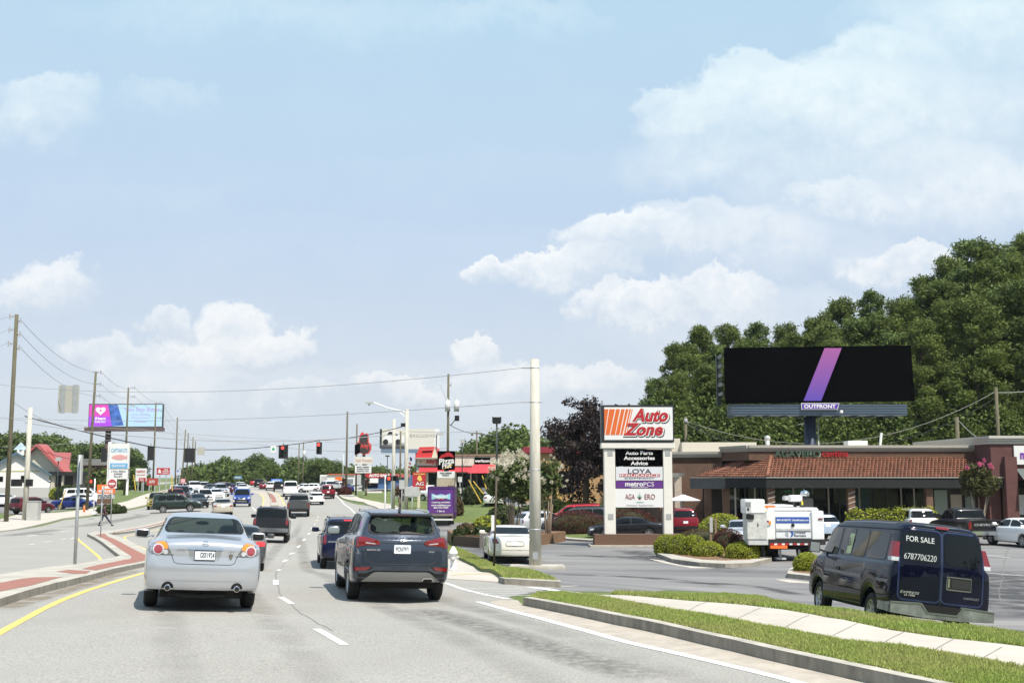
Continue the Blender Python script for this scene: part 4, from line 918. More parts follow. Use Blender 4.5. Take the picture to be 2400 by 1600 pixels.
add(sp, 'price_sticker', pm('yellow_sticker', (.62, .66, .38), rough=.6), 'L', rect(2.62, 2.92, 1.45, 1.88), .009)
add(sp, 'side_moulding', pm('chrome_dull', (.16, .17, .2), rough=.25, metal=.7), 'L', [rect(.1, .72, 1.0, 1.06), rect(1.6, 4.1, 1.0, 1.06), rect(4.95, 5.45, .98, 1.04)], .008, both=True)
add(sp, 'door_handle', M_black, 'L', rpoly(rect(3.0, 3.25, 1.07, 1.14), .03), .015, both=True); add(sp, 'door_seam', M_gap, 'L', [rect(3.42, 3.43, .45, 2.0), rect(2.58, 2.585, .45, 2.0)], .004, both=True); add(sp, 'drip_rail', M_black, 'L', [rect(.1, 4.2, 2.03, 2.045)], .012, both=True)
add(sp, 'faded_roof', pm('faded_clearcoat', (.055, .05, .055), rough=.55, var=.5, scale=2), 't', rpoly([(-.74, .25), (.74, .25), (.74, 4.0), (-.74, 4.0)], .2), .006, .15)
add(sp, 'windshield', M_glass, 'f', rpoly([(-.8, 1.40), (.8, 1.40), (.68, 2.0), (-.68, 2.0)], .05)); std_front(sp, .95, .7)
for s in (1, -1): m = MB(); m.box(*sorted((s * 1.04, s * 1.28)), 4.35, 4.43, 1.38, 1.62); m.tube([(s * .9, 4.42, 1.42), (s * 1.1, 4.4, 1.46)], .025, 6); add_mesh(sp, 'mirror', M_black, m)
for s in (1, -1): m = MB(); m.box(*sorted((s * 1.055, s * 1.265)), 4.343, 4.345, 1.395, 1.605); add_mesh(sp, 'mirror_glass', pm('mirror_glass', (.5, .55, .57)), m)
m = MB(); m.tube([(.55, -.12, .38), (.55, .3, .36), (.55, 1.2, .36)], .035, 8); add_mesh(sp, 'exhaust_pipe', pm('rusty_steel', (.25, .12, .06), rough=.8, metal=.4), m)

# ---- general kinds
def suv_kind(name, L=4.7, W=1.85, H=1.75, R_=.36, belt=1.1, rear_slope=.3, boxy=0., tail=None, rails=True, win_z=None, mirror_wide=0., pz=.9):
    sp = base_kind(name, L=L, W=W, wb=W / 2 - .12, wr=W / 2 - .27 + boxy * .1, ax=(.92, L - 1.0), R=R_, tw=.23, gap=.06,
        top=[(0, H - .06), (.15, H - .03), (.9, H), (L * .45, H - .005), (L * .58, H - .09), (L * .69, H - .42), (L * .74, belt + .05), (L * .8, belt - .01), (L * .93, belt - .1), (L, belt - .35)],
        belt=[(0, belt + .05), (L * .5, belt), (L * .76, belt - .05), (L * .93, belt - .18), (L, belt - .42)], w=[(0, W / 2 - .07), (.05, W / 2 - .035), (.2, W / 2 - .01), (.6, W / 2), (L * .8, W / 2), (L * .93, W / 2 - .06), (L, W / 2 - .16)],
        rear=[(.3, .1), (.5, 0), (belt - .1, .03), (belt + .05, .06), (H - .1, .06 + rear_slope), (H, .1 + rear_slope)], low=[(0, .42), (.4, .36), (L, .36)], bow=.09, kr=1.1, lowbox=.3)
    b = W / 2 - .12; t = W / 2 - .30
    std_windows(sp, rear=[(-b + .04, belt + .12), (b - .04, belt + .12), (t + .02, H - .12), (-t - .02, H - .12)], front=[(-b + .02, belt + .06), (b - .02, belt + .06), (t, H - .1), (-t, H - .1)],
        sides=[[(.45, belt + .10), (L * .27, belt + .10), (L * .27, H - .14), (.62, H - .14)], [(L * .285, belt + .09), (L * .46, belt + .08), (L * .46, H - .12), (L * .285, H - .13)], [(L * .475, belt + .08), (L * .70, belt + .04), (L * .58, H - .16), (L * .475, H - .12)]])
    std_rear(sp, tail or rect(-W / 2 + .05, -W / 2 + .19, belt - .22, belt + .1), (0, pz)); std_front(sp, belt - .25, W / 2 - .32); add_mirrors(sp, L * .67, belt + .12, 1.15, mirror_wide)
    add(sp, 'rear_bumper', M_black if name in ('suv_boxy', 'suv_gen') else 'PAINT', 'r', rect(-W / 2 + .03, W / 2 - .03, .46, .66), .03, .2)
    if rails:
        for s in (1, -1): m = MB(); m.tube([(s * t, .5, H - .04), (s * t, .6, H + .02), (s * t, L * .5, H + .02), (s * t, L * .52, H - .04)], .018, 5); add_mesh(sp, 'roof_rail', M_black, m)
    return sp
suv_kind('suv_gen'); s = suv_kind('suv_boxy', 4.6, 1.76, 1.70, .36, 1.08, .14, 1., tail=rect(-.82, -.70, .86, 1.12), pz=.62)
s = suv_kind('suv_durango', 4.95, 1.88, 1.83, .38, 1.18, .25, .5, tail=rect(-.90, -.755, .92, 1.28), rails=True, pz=1.0); add(s, 'high_brake_light', M_redlit, 'r', rect(-.14, .14, 1.74, 1.775), .02)
suv_kind('suv_big', 5.3, 2.0, 1.92, .40, 1.22, .1, 1., pz=.95)
s = suv_kind('suv_small', 4.4, 1.82, 1.78, .36, 1.08, .12, .8); add(s, 'cladding', M_black, 'R', rect(.1, 4.3, .38, .56), .006, .2, both=True)
s = suv_kind('suv_blue', 4.5, 1.86, 1.88, .38, 1.15, .12, .8); add(s, 'front_cladding', M_black, 'f', rect(-.9, .9, .42, .74), .012, .1); add(s, 'grille_bar', M_chrome, 'f', [(-.42, .98), (-.25, .98), (-.15, .84), (.15, .84), (.25, .98), (.42, .98), (.32, .74), (-.32, .74)], .016, .08); add(s, 'bumper_insert', M_skid, 'f', rect(-.5, .5, .5, .62), .016, .1)
suv_kind('hatch', 4.3, 1.75, 1.5, .31, .98, .45, 0, rails=False)
sp = suv_kind('van_white', 5.3, 2.0, 2.05, .37, 1.25, .12, 1., rails=False, pz=.9)
suv_kind('minivan', 5.0, 1.95, 1.75, .34, 1.08, .25, .3, rails=False)
def sedan_kind(name, L=4.8, W=1.8, H=1.44, R_=.32, deck=1.02, tail=None, trunk=.85, lit=None, plate=(0, .82)):
    sp = base_kind(name, L=L, W=W, wb=W / 2 - .13, wr=W / 2 - .30, ax=(1.0, L - .98), R=R_, tw=.2,
        top=[(0, deck - .14), (.04, deck - .04), (.15, deck), (trunk, deck + .04), (trunk + .15, deck + .08), (trunk + .85, H - .05), (L * .48, H), (L * .57, H - .03), (L * .65, H - .16), (L * .755, deck + .01), (L * .79, deck - .03), (L * .92, deck - .13), (L * .98, deck - .25), (L, deck - .4)],
        belt=[(0, deck - .18), (.15, deck - .06), (trunk, deck - .02), (L * .76, deck - .08), (L * .92, deck - .2), (L, deck - .45)], w=[(0, W / 2 - .1), (.05, W / 2 - .06), (.2, W / 2 - .025), (.6, W / 2), (L * .8, W / 2), (L * .92, W / 2 - .05), (L * .98, W / 2 - .14), (L, W / 2 - .22)],
        rear=[(.2, .1), (.45, 0), (.7, 0), (1, .04)], low=[(0, .3), (.4, .26), (L, .24)], bow=.09, kr=.9)
    b = W / 2 - .14; t = W / 2 - .34; th = trunk + .5
    std_windows(sp, rear=[(-b + .05, deck + .09), (b - .05, deck + .09), (t + .02, H - .07), (-t - .02, H - .07)], front=[(-b + .02, deck + .05), (b - .02, deck + .05), (t, H - .07), (-t, H - .07)],
        sides=[[(trunk + .35, deck + .03), (L * .44, deck + .02), (L * .44, H - .08), (trunk + .8, H - .1)], [(L * .46, deck + .02), (L * .71, deck), (L * .58, H - .1), (L * .46, H - .08)]])
    std_rear(sp, tail or rect(-W / 2 + .06, -W / 2 + .34, deck - .24, deck - .1), plate, lit); std_front(sp, deck - .35, W / 2 - .34); add_mirrors(sp, L * .66, deck + .08)
    return sp
sedan_kind('sedan_gen'); sp = sedan_kind('towncar', 5.45, 1.99, 1.44, .34, 1.03, tail=[(-.885, .95), (-.72, .98), (-.62, .78), (-.88, .78)], trunk=1.2, plate=(0, .78))
add(sp, 'plate_recess', M_chrome, 'r', edge_lines(rpoly(rect(-.36, .36, .69, .87), .04), .018), .012); add(sp, 'bumper_strip', M_chrome, 'r', rect(-.93, .93, .53, .545), .012)
sedan_kind('sedan_lit', lit=M_redlit)
sedan_kind('coupe', 4.7, 1.82, 1.38, .33, .98, trunk=.7)
def pickup_kind(name, L=5.7, W=2.0, H=1.9, R_=.41, bed=1.9, rail=1.32, tail=None, txt=None):
    yb = bed
    sp = base_kind(name, L=L, W=W, wb=W / 2 - .11, wr=W / 2 - .24, ax=(1.15, L - 1.0), R=R_, tw=.26, gap=.08,
        top=[(0, rail - .01), (.05, rail), (yb - .04, rail), (yb, rail + .02), (yb + .03, H - .35), (yb + .12, H - .05), (yb + .4, H), (yb + 1.2, H - .01), (yb + 1.6, H - .12), (yb + 2.1, rail + .02), (yb + 2.25, rail - .05), (L - .3, rail - .16), (L, rail - .4)],
        belt=[(0, rail - .03), (yb, rail - .03), (yb + 2.1, rail - .06), (L - .3, rail - .25), (L, rail - .5)], w=[(0, W / 2 - .05), (.05, W / 2 - .02), (.2, W / 2), (L * .85, W / 2), (L * .96, W / 2 - .06), (L, W / 2 - .14)],
        low=[(0, .62), (.3, .55), (L, .5)], bow=.02, kr=.3, lowbox=.45)
    b = W / 2 - .14; t = W / 2 - .28
    std_windows(sp, rear=[(-b + .02, rail + .08), (b - .02, rail + .08), (t, H - .12), (-t, H - .12)], front=[(-b + .02, rail + .05), (b - .02, rail + .05), (t, H - .1), (-t, H - .1)], sides=[[(yb + .15, rail + .04), (yb + .75, rail + .04), (yb + .75, H - .12), (yb + .25, H - .12)], [(yb + .82, rail + .04), (yb + 1.95, rail + .02), (yb + 1.5, H - .17), (yb + .82, H - .12)]])
    std_rear(sp, tail or rect(-W / 2 + .04, -W / 2 + .2, rail - .48, rail - .08), (0, .62)); std_front(sp, rail - .35, W / 2 - .32)
    add(sp, 'bed_dark_patch', M_under, 't', rect(-W / 2 + .16, W / 2 - .16, .1, yb - .1), .004, .4); add(sp, 'tailgate_seam', M_gap, 'r', edge_lines(rect(-W / 2 + .22, W / 2 - .22, .75, rail - .02), .015), .005)  # bed is not hollow: a flat dark patch stands in for its depth
    m = MB(); m.box(-W / 2 + .02, W / 2 - .02, -.16, .0, .52, .72); add_mesh(sp, 'bumper', M_chrome if txt else M_black, m)
    for s in (1, -1): m = MB(); m.box(s * (W / 2), s * (W / 2 + .26), yb + 1.7, yb + 1.78, rail + .03, rail + .28); add_mesh(sp, 'mirror', M_black, m)
    return sp
pickup_kind('pickup'); s = pickup_kind('pickup_chrome', 5.75, 1.98, 1.88, .40, 2.0, 1.30, txt=1)
# ---------------------------------------------------------------- the traffic
P_silver = pm('paint_silver', (.52, .54, .575), rough=.3, metal=.6, coat=1., var=.03, scale=1.5)
P_grey = pm('paint_blue_grey', (.040, .052, .075), rough=.25, metal=.5, coat=.8)
P_navy = pm('paint_navy', (.006, .009, .034), rough=.3, metal=.0, coat=.8, spec=.1, var=.3, scale=1.2)
P_navyvan = pm('paint_navy_van', (.0035, .0045, .015), rough=.4, coat=.7, var=.35, scale=.9, spec=.0)
P_black = paint('black', (.012, .012, .014), .1); P_dgrey = paint('dark_grey', (.07, .075, .08)); P_white = paint('white', (.80, .80, .79), 0); P_red = paint('red', (.50, .012, .018), .2)
P_dred = paint('dark_red', (.20, .012, .022)); P_maroon = paint('maroon', (.10, .012, .02)); P_green = paint('dark_green', (.02, .035, .03)); P_yel = paint('mustard', (.33, .27, .03)); P_blue = paint('blue', (.025, .065, .36), .3)
P_dblue = paint('dark_blue', (.012, .025, .14), .3); P_beige = paint('beige', (.52, .47, .38), .4); P_lsil = paint('light_silver', (.55, .57, .6), .5); P_lblue = paint('ice_blue', (.42, .52, .64), .4); P_cream = paint('cream', (.74, .71, .64), .05)
GR = 'cars in the lanes'; GL_ = 'cars parked in the lots'; GQ = 'oncoming cars queued at the lights'
c = place_car('sedan_near', 'sedan_car', gy(469, 18.0), 16.5, 'silver four door saloon with round tail lamps nearest on the left, its plate reading GSS1924', 'car', GR, P_silver)
parent_text(c, 'sedan_near', 'GSS1924', M_ink, .035, .875, off=.018, name='plate_number', size=.1, width=.215, height=.085, bold=.01)
parent_text(c, 'sedan_near', 'ALTIMA', pm('badge_grey', (.2, .2, .21), rough=.3), -.36, .945, off=.007, size=.05, width=.13, height=.028); parent_text(c, 'sedan_near', '2.5 S', MATS['badge_grey'], .40, .94, off=.007, size=.04, width=.085, height=.022)
c = place_car('suv_near', 'suv_car', gy(937, 21.5), 13, 'dark blue-grey crossover with black roof spoiler and silver skid plate, nearest in the right lane', 'car', GR, P_grey)
parent_text(c, 'suv_near', 'PCN7971', M_ink, 0, 1.005, off=.016, name='plate_number', size=.1, width=.24, height=.08)
M_bdg = pm('badge_bright', (.7, .7, .7), rough=.2, metal=.6)
parent_text(c, 'suv_near', 'SANTA FE', M_bdg, -.53, .985, off=.007, size=.05, width=.24, height=.03, bold=.01); parent_text(c, 'suv_near', 'SPORT', M_bdg, .56, .96, off=.007, size=.04, width=.12, height=.025, bold=.01)
c = place_car('van_near', 'passenger_van', gy(2196, 22.3), 2.0, 'dark navy full-size van with faded roof and FOR SALE painted on its back window', 'van', GL_, P_navyvan)
M_shoe = pm('window_paint', (.52, .54, .54), rough=.8)
parent_text(c, 'van_near', 'FOR SALE', M_shoe, -.43, 1.88, off=.014, name='painted_words', size=.13, width=.54, height=.105, bold=.006)
parent_text(c, 'van_near', '6787706220', M_shoe, -.43, 1.545, off=.014, name='painted_number', size=.13, width=.62, height=.115, bold=-.006, shear=.15)
o_ = text('sticker_number', '93', M_ink, c, (-.895, 2.77, 1.70), rz=-math.pi / 2, size=.2, width=.18, height=.17); o_.rotation_euler = (math.pi / 2, R(-8), -math.pi / 2)
parent_text(c, 'van_near', 'EXPRESS', M_bdg, -.60, .86, off=.008, size=.08, width=.36, height=.045, shear=.2); parent_text(c, 'van_near', 'LS 1500', M_bdg, -.60, .81, off=.008, size=.05, width=.2, height=.035, bold=.02); parent_text(c, 'van_near', 'CHEVROLET', MATS['badge_grey'], .60, .86, off=.008, size=.06, width=.32, height=.04)
c = place_car('suv_durango', 'suv_car', gy(812, 41.7), 11.5, 'dark navy off-roader with lit brake lamp half hidden beyond the blue-grey crossover', 'car', GR, P_navy)
parent_text(c, 'suv_durango', 'DURANGO', M_bdg, -.5, 1.0, off=.01, size=.06, width=.38, height=.05)
c = place_car('suv_boxy', 'suv_car', gy(632, 55.5), 9.5, 'black boxy off-roader with chrome rear bumper beyond the silver saloon', 'car', GR, P_black)
m = MB(); m.box(-.84, .84, -.18, -.04, .50, .70); b = m.build('rear_bumper', M_chrome, c, bevel=.02)
place_car('sedan_lit', 'sedan_car', gy(551, 36), 12, 'dark grey saloon with glowing brake lamps mostly hidden by the silver saloon', 'car', GR, P_dgrey)
place_car('pickup', 'pickup_truck', gy(699, 101), 10, 'dark grey pickup truck with red tail lamps in the middle lane', 'pickup', GR, P_dgrey)
place_car('hatch', 'sedan_car', gy(743, 133), 15, 'white hatchback with dark red lower bumper beside the grey pickup', 'car', GR, P_white)
place_car('suv_gen', 'suv_car', gy(769, 147), 15, 'dark red off-roader in the right lane beyond the white hatchback', 'car', GR, P_dred)
place_car('van_white', 'minibus', gy(681, 153), 12, 'white tall van with wide dark back window beyond the grey pickup', 'van', GR, P_white)
place_car('hatch', 'hatchback_car', gy(712, 198), 12, 'pale silver hatchback just right of the tall white van', 'car', GR, P_lsil)
place_car('suv_gen', 'suv_car', gy(634, 228), 12, 'white off-roader far up the road left of the tall white van', 'car', GR, P_white)
place_car('pickup', 'pickup_truck', gy(653, 216), 12, 'black pickup far up the road touching the tall white van', 'pickup', GR, P_black)
for px, Y, k, p, l in ((617, 236, 'sedan_gen', P_dred, 'dark red saloon far up the road near the crest'), (605, 246, 'suv_gen', P_black, 'black off-roader far up the road at the crest'), (595, 256, 'sedan_gen', P_red, 'bright red car farthest up the road at the crest')):
    place_car(k, 'distant_car', gy(px, Y), 8, l, 'car', GR, p)
place_car('suv_blue', 'suv_car', gy(566, 119), 192, 'bright blue oncoming off-roader with silver grille alone in its lane', 'car', GQ, P_blue, front_near=True)
place_car('sedan_gen', 'sedan_car', gnd(523, 1208), 16, 'beige saloon with amber tail lamps just above the roof of the silver saloon', 'car', GR, P_beige)
place_car('suv_small', 'suv_car', gy(358, 109.5), -72, 'dark green off-roader turning across the junction, seen from its side', 'car', GR, P_green)
for px, Y, h, k, p, l in ((363, 119, 190, 'suv_small', P_yel, 'mustard yellow jeep behind the dark green off-roader'), (472, 117, 205, 'sedan_gen', P_black, 'black saloon with bright headlamps at the head of the queue'), (415, 129, 200, 'pickup', P_dred, 'dark red pickup with black windscreen in the queue'),
    (432, 141, 205, 'suv_big', P_dgrey, 'dark grey large off-roader behind the dark red pickup'), (488, 131, 208, 'suv_small', P_white, 'white off-roader directly behind the black saloon in the queue'), (513, 143, 205, 'sedan_gen', P_white, 'white saloon at the right edge of the queue'),
    (524, 156, 204, 'suv_gen', P_lsil, 'silver off-roader behind the white saloon in the queue'), (533, 168, 204, 'minivan', P_maroon, 'maroon people carrier far back on the right of the queue'), (462, 170, 205, 'pickup', P_white, 'white pickup in the far left of the queue'),
    (445, 152, 205, 'sedan_gen', P_lsil, 'silver saloon between the grey off-roader and the white pickup'), (500, 178, 205, 'sedan_gen', P_black, 'black saloon deep in the oncoming queue'), (484, 190, 205, 'suv_gen', P_white, 'white off-roader at the far left back of the queue'),
    (571, 178, 198, 'sedan_gen', P_white, 'white saloon oncoming beyond the blue off-roader'), (566, 190, 198, 'suv_gen', P_white, 'white off-roader right behind the far oncoming white saloon'), (545, 181, 200, 'hatch', P_dblue, 'dark blue hatchback beside the box truck')):
    place_car(k, 'oncoming_car', gy(px, Y), h, l, 'car', GQ, p, front_near=True)
# left-hand lots
for px, Y, h, k, nm, p, l, cat in ((123, 131, -82, 'coupe', 'sedan_car', P_dblue, 'dark blue saloon parked side on behind the tall sign post', 'car'), (142, 137, -80, 'sedan_gen', 'sedan_car', P_white, 'white saloon parked just behind the dark blue saloon', 'car'),
    (150, 142, -80, 'suv_big', 'suv_car', P_white, 'large white off-roader parked behind the two saloons on the left', 'car'), (33, 116, -25, 'suv_boxy', 'suv_car', P_maroon, 'maroon jeep parked beside the grey control cabinet', 'car'), (26, 165, -80, 'sedan_gen', 'sedan_car', P_dred, 'dark red saloon parked before the white restaurant', 'car'),
    (-4, 135, 10, 'sedan_gen', 'sedan_car', P_white, 'white saloon cut off by the left picture edge', 'car'), (108, 185, 5, 'hatch', 'hatchback_car', P_white, 'white hatchback beside the porch of the white restaurant', 'car'), (398, 200, -70, 'sedan_gen', 'sedan_car', P_white, 'white car parked on the rise below the red roadside board', 'car'),
    (310, 215, 20, 'sedan_gen', 'sedan_car', P_lsil, 'silver car parked beyond the white fish restaurant sign', 'car')):
    place_car(k, nm, gy(px, Y), h, l, cat, GL_, p)
# right-hand lots
c = place_car('towncar', 'sedan_car', gy(1206, 45.3), 4.5, 'long cream-white saloon standing behind the wide concrete pole', 'car', GL_, P_cream)
for px, Y, h, k, nm, p, l, cat, fn in ((1156, 107, -4, 'sedan_gen', 'sedan_car', P_white, 'white saloon with red tail lamps before the red-awning restaurants', 'car', False), (1214, 82, -62, 'hatch', 'suv_car', P_lsil, 'silver car half hidden behind the wide concrete pole', 'car', False),
    (1417, 85.5, 86, 'suv_gen', 'suv_car', P_red, 'bright red off-roader parked behind the round wine-red hedge', 'car', False), (1434, 81.5, 86, 'suv_gen', 'suv_car', P_dgrey, 'dark grey off-roader directly behind the wine-red hedge', 'car', False),
    (1556, 73.5, 88, 'coupe', 'sedan_car', P_black, 'black saloon seen side on beneath the tall shop sign', 'car', False), (1608, 75, -1, 'suv_gen', 'suv_car', P_dred, 'red off-roader parked nose-in beside the white parasol', 'car', False),
    (1745, 60, 172, 'sedan_gen', 'sedan_car', P_lsil, 'silver saloon peeping out left of the utility truck', 'car', True), (1942, 67, 0, 'hatch', 'hatchback_car', P_lblue, 'pale blue hatchback just right of the utility truck', 'car', False),
    (2168, 70, -2, 'suv_gen', 'suv_car', P_white, 'white off-roader with dark rear glass beyond the navy van', 'car', False), (2128, 73, 0, 'hatch', 'hatchback_car', P_dgrey, 'grey hatchback left of the white off-roader beyond the navy van', 'car', False), (2462, 57, 9, 'sedan_gen', 'sedan_car', P_white, 'white saloon cut off by the right picture edge', 'car', False),
    (755, 188, 80, 'hatch', 'hatchback_car', P_white, 'white hatchback at the left end of the car sales row', 'car', False), (789, 186, 40, 'pickup', 'pickup_truck', P_lsil, 'silver pickup in the car sales row', 'pickup', False), (786, 202, 40, 'van_white', 'delivery_van', P_white, 'white van at the back of the car sales row', 'van', False),
    (806, 200, 30, 'suv_gen', 'suv_car', P_white, 'white off-roader at the right end of the car sales row', 'car', False), (830, 188, 50, 'sedan_gen', 'sedan_car', P_dblue, 'dark blue saloon beyond the clipped dark shrub', 'car', False), (1017, 135, 60, 'minivan', 'minivan', P_white, 'white people carrier left of the pizza sign', 'van', False)):
    place_car(k, nm, gy(px, Y), h, l, cat, GL_, p, front_near=fn)
c = place_car('pickup_chrome', 'pickup_truck', gy(2315, 60), 1, 'black pickup with its maker name across the tailgate, at the right', 'pickup', GL_, P_black)
parent_text(c, 'pickup_chrome', 'CHEVROLET', pm('letter_grey', (.4, .4, .4), rough=.4), 0, 1.05, off=.01, size=.2, width=1.3, height=.12, bold=.01)
# ---------------------------------------------------------------- poles, cables, signs, buildings
K = 1.0204
def V(x, y): return (x * K, y * K)
def zof(px, py, Y): return pt(px, py, Y).z
def simple(name, mb, mats, label, cat, group=None, smooth=False, bevel=0.):
    o = mb.build(name, mats, None, smooth, bevel); return tag(o, label, cat, group)
def pole(name, px, Y, ytop, r0, r1, mat, label, cat='pole', group=None, n=12, part='shaft', lean=0.):
    b = gy(px, Y); zt = zof(px, ytop, Y); h = zt - b.z
    t = thing(name, b, label, cat, group); m = MB(); m.tube([(0, 0, -.3), (lean * .5, 0, h * .5), (lean, 0, h)], [r0, (r0 + r1) / 2, r1], n); m.build(part, mat, t, True); t['h'] = h; return t, h
M_ins = pm('insulator', (.35, .36, .38), rough=.3); M_pan = pm('sign_white', (.68, .68, .67), rough=.4); M_red2 = pm('sign_red', (.40, .016, .02), rough=.4); M_blk = pm('sign_black', (.0012, .0012, .0015), rough=.8, spec=.0)
M_blue = pm('sign_blue', (.05, .17, .5), rough=.4); M_org = pm('sign_orange', (.78, .16, .03), rough=.45); M_purp = pm('sign_purple', (.11, .03, .20), rough=.4); M_dkg = pm('dark_green_metal', (.02, .03, .028), rough=.5)
GP = 'wooden utility poles'
def insul(t, zs, side=-1, L=.9):
    m = MB()
    for z in zs: m.tube([(0, 0, z), (side * L * .5, 0, z + .08), (side * L, 0, z + .02)], .03, 6); m.tube([(side * L, 0, z - .25), (side * L, 0, z + .22)], .06, 8); m.ball((side * L * .62, 0, z - .02), .09, 8, 6)
    m.build('insulator_arm', M_ins, t)
UP = {}
for key, px, Y, yt, r0, r1, lab in (('A', 14, 93, 737, .19, .15, 'tallest wooden utility pole at the left picture edge'), ('B', 203, 125, 872, .18, .12, 'leaning wooden utility pole in front of the pink and blue roadside screen'),
        ('C', 291, 165, 908, .17, .12, 'wooden utility pole crossing the middle of the roadside screen'), ('D', 358, 200, 944, .17, .12, 'wooden utility pole at the right end of the roadside screen'), ('E', 410, 215, 978, .17, .12, 'wooden utility pole left of the twin dark signal heads'),
        ('F', 425, 225, 1006, .15, .11, 'short leaning wooden pole just left of the second signal head'), ('G', 437, 240, 1014, .16, .12, 'wooden pole behind the second signal head'), ('H', 449, 255, 1024, .16, .12, 'wooden pole rising just right of the second signal head'), ('I0', 455, 270, 1034, .16, .12, 'most distant wooden pole of the left row'),
        ('I', 811, 165, 964, .17, .12, 'wooden utility pole standing by the clipped dark shrub'), ('J', 834, 160, 993, .13, .10, 'thin wooden pole directly left of the hat-shaped sign'), ('K', 699, 235, 1038, .15, .11, 'far wooden pole right of the red signal head'), ('L', 709, 232, 1036, .15, .11, 'far wooden pole carrying a small white transformer'),
        ('N', 937, 116, 1010, .10, .08, 'slim wooden pole between the two white concrete poles'), ('O', 1049, 128, 876, .16, .12, 'wooden utility pole with two white transformers by the pizza sign'), ('S', 1117, 150, 1010, .12, .1, 'wooden pole with a short crossarm beyond the phone shop'),
        ('T', 1611, 92, 977, .14, .11, 'short wooden pole above the left wing of the brick restaurant'), ('U', 2254, 88, 977, .16, .14, 'short wooden pole beside the cornice of the brick restaurant'), ('W', 2350, 92, 908, .17, .13, 'tall wooden pole before the pines at the far right')):
    t, h = pole('utility_pole', px, Y, yt, r0, r1, M_wood, lab, 'utility pole', GP, lean={'B': .35, 'F': .45, 'A': .0}.get(key, 0)); UP[key] = (t, h)
insul(UP['A'][0], [UP['A'][1] - d for d in (.15, 1.25, 2.4)], -1, .55); insul(UP['A'][0], [UP['A'][1] - d for d in (.5, 1.6, 2.75)], 1, .35)
for k in 'BCD': insul(UP[k][0], [UP[k][1] - d for d in (.0, 1.3, 2.6)], 1, .9)
insul(UP['O'][0], [UP['O'][1] - 1.2], 1, .3)
for k, zz_ in (('O', (3.6, 3.6)), ('L', (2.3,))):
    t, h = UP[k]
    for i, d in enumerate(zz_):
        m = MB(); x = .25 if i == 0 and k == 'L' else (-.05 if i == 0 else .95); m.tube([(x, -.35, h - d - .65 - .0), (x, -.35, h - d + .55)], .30 if k == 'O' else .25, 14); m.tube([(x, -.35, h - d + .55), (x, -.35, h - d + .66)], [.3 if k == 'O' else .25, .1], 14); m.tube([(x, -.35, h - d + .6), (x, -.35, h - d + .85)], .05, 6)
        m.build('transformer', pm('transformer_grey', (.55, .57, .56), rough=.4), t, True)
t, h = UP['S']; m = MB(); m.box(-.75, .75, -.06, .06, h - .35, h - .22); [m.ball((s * .62, -.1, h - .45), .16) for s in (-1, 1)]; m.build('crossarm', M_wood, t)
t, h = UP['T']; m = MB(); m.ball((0, -.1, h - .3), .16); m.tube([(0, -.1, h - .1), (.2, -.1, h - .5)], .04, 6); m.build('weatherhead', M_ins, t)
m = MB(); t, h = UP['O']; m.tube([(.3, 0, h - 5.8), (.9, -.1, h - 5.0)], .05, 6); m.box(.75, 1.25, -.3, .1, h - 5.3, h - 4.7); m.build('floodlight', M_black, t)
m = MB()
for i in range(7): m.tube([(-.9 + i * .1, 0, h - 1.3 - i * .25), (-.8 + i * .12, 0, h - 1.5 - i * .26)], .025, 5)
m.build('fuse_cutouts', M_ins, t)
# concrete poles
wp, h = pole('concrete_pole', 1254.5, 43, 842, .235, .165, M_conc, 'thick tapering white concrete pole rising in front of the cream saloon', 'pole', n=20); WP = (wp, h)
m = MB(); m.box(-.95, 1.1, -.55, .5, -.1, .12); m.build('footing', M_kerb, wp, bevel=.04)
m = MB(); m.tube([(-.5, 0, h - .32), (-.15, 0, h - .32)], .03, 6); m.tube([(-.5, 0, h - 1.62), (.3, 0, h - 1.62)], .025, 6); m.build('cable_bracket', M_ins, wp)
m = MB(); [m.tube([(0, 0, z), (0, 0, z + .05)], .235 - .07 * z / h, 20) for z in (1.4, 3.6, h - 1.66, h - .36)]; m.build('steel_band', M_steel, wp, True); m = MB(); m.box(-.1, .1, -.26, -.2, .35, .6); m.build('access_plate', M_steel, wp)
wl, hl = pole('concrete_pole', 58, 97, 955, .24, .18, M_conc, 'white concrete signal pole beside the grey control cabinet', 'pole', n=16)
m = MB(); m.box(-1.25, -.45, -.2, .2, 2.9, 3.5); m.box(.0, .5, -.25, .1, 2.9, 3.5); m.build('pedestrian_signal', M_black, wl)
wa, ha = pole('concrete_pole', 921, 104, 982, .17, .14, M_conc, 'slimmer white concrete pole left of the street lamp pole', 'pole', n=14)
wb, hb = pole('street_lamp', 951, 99, 959, .20, .16, M_conc, 'white concrete pole with a long lamp arm reaching left over the road', 'street lamp', n=14)
m = MB(); m.tube([(0, 0, hb - .25), (-1.6, 0, hb + .1), (-2.9, 0, hb + .6), (-3.15, 0, hb + .58)], .055, 8); m.tube([(0, 0, hb - .75), (-.6, 0, hb - .3)], .04, 6); m.build('lamp_arm', M_white, wb)
m = MB(); m.box(-3.6, -2.9, -.14, .14, hb + .52, hb + .66); m.ball((-3.3, 0, hb + .45), (.12, .12, .12)); m.build('lamp_head', M_alu, wb)
m = MB(); m.box(-.5, -.1, -.2, .2, hb - 1.5, hb - 1.2); m.build('junction_box', M_black, wb)
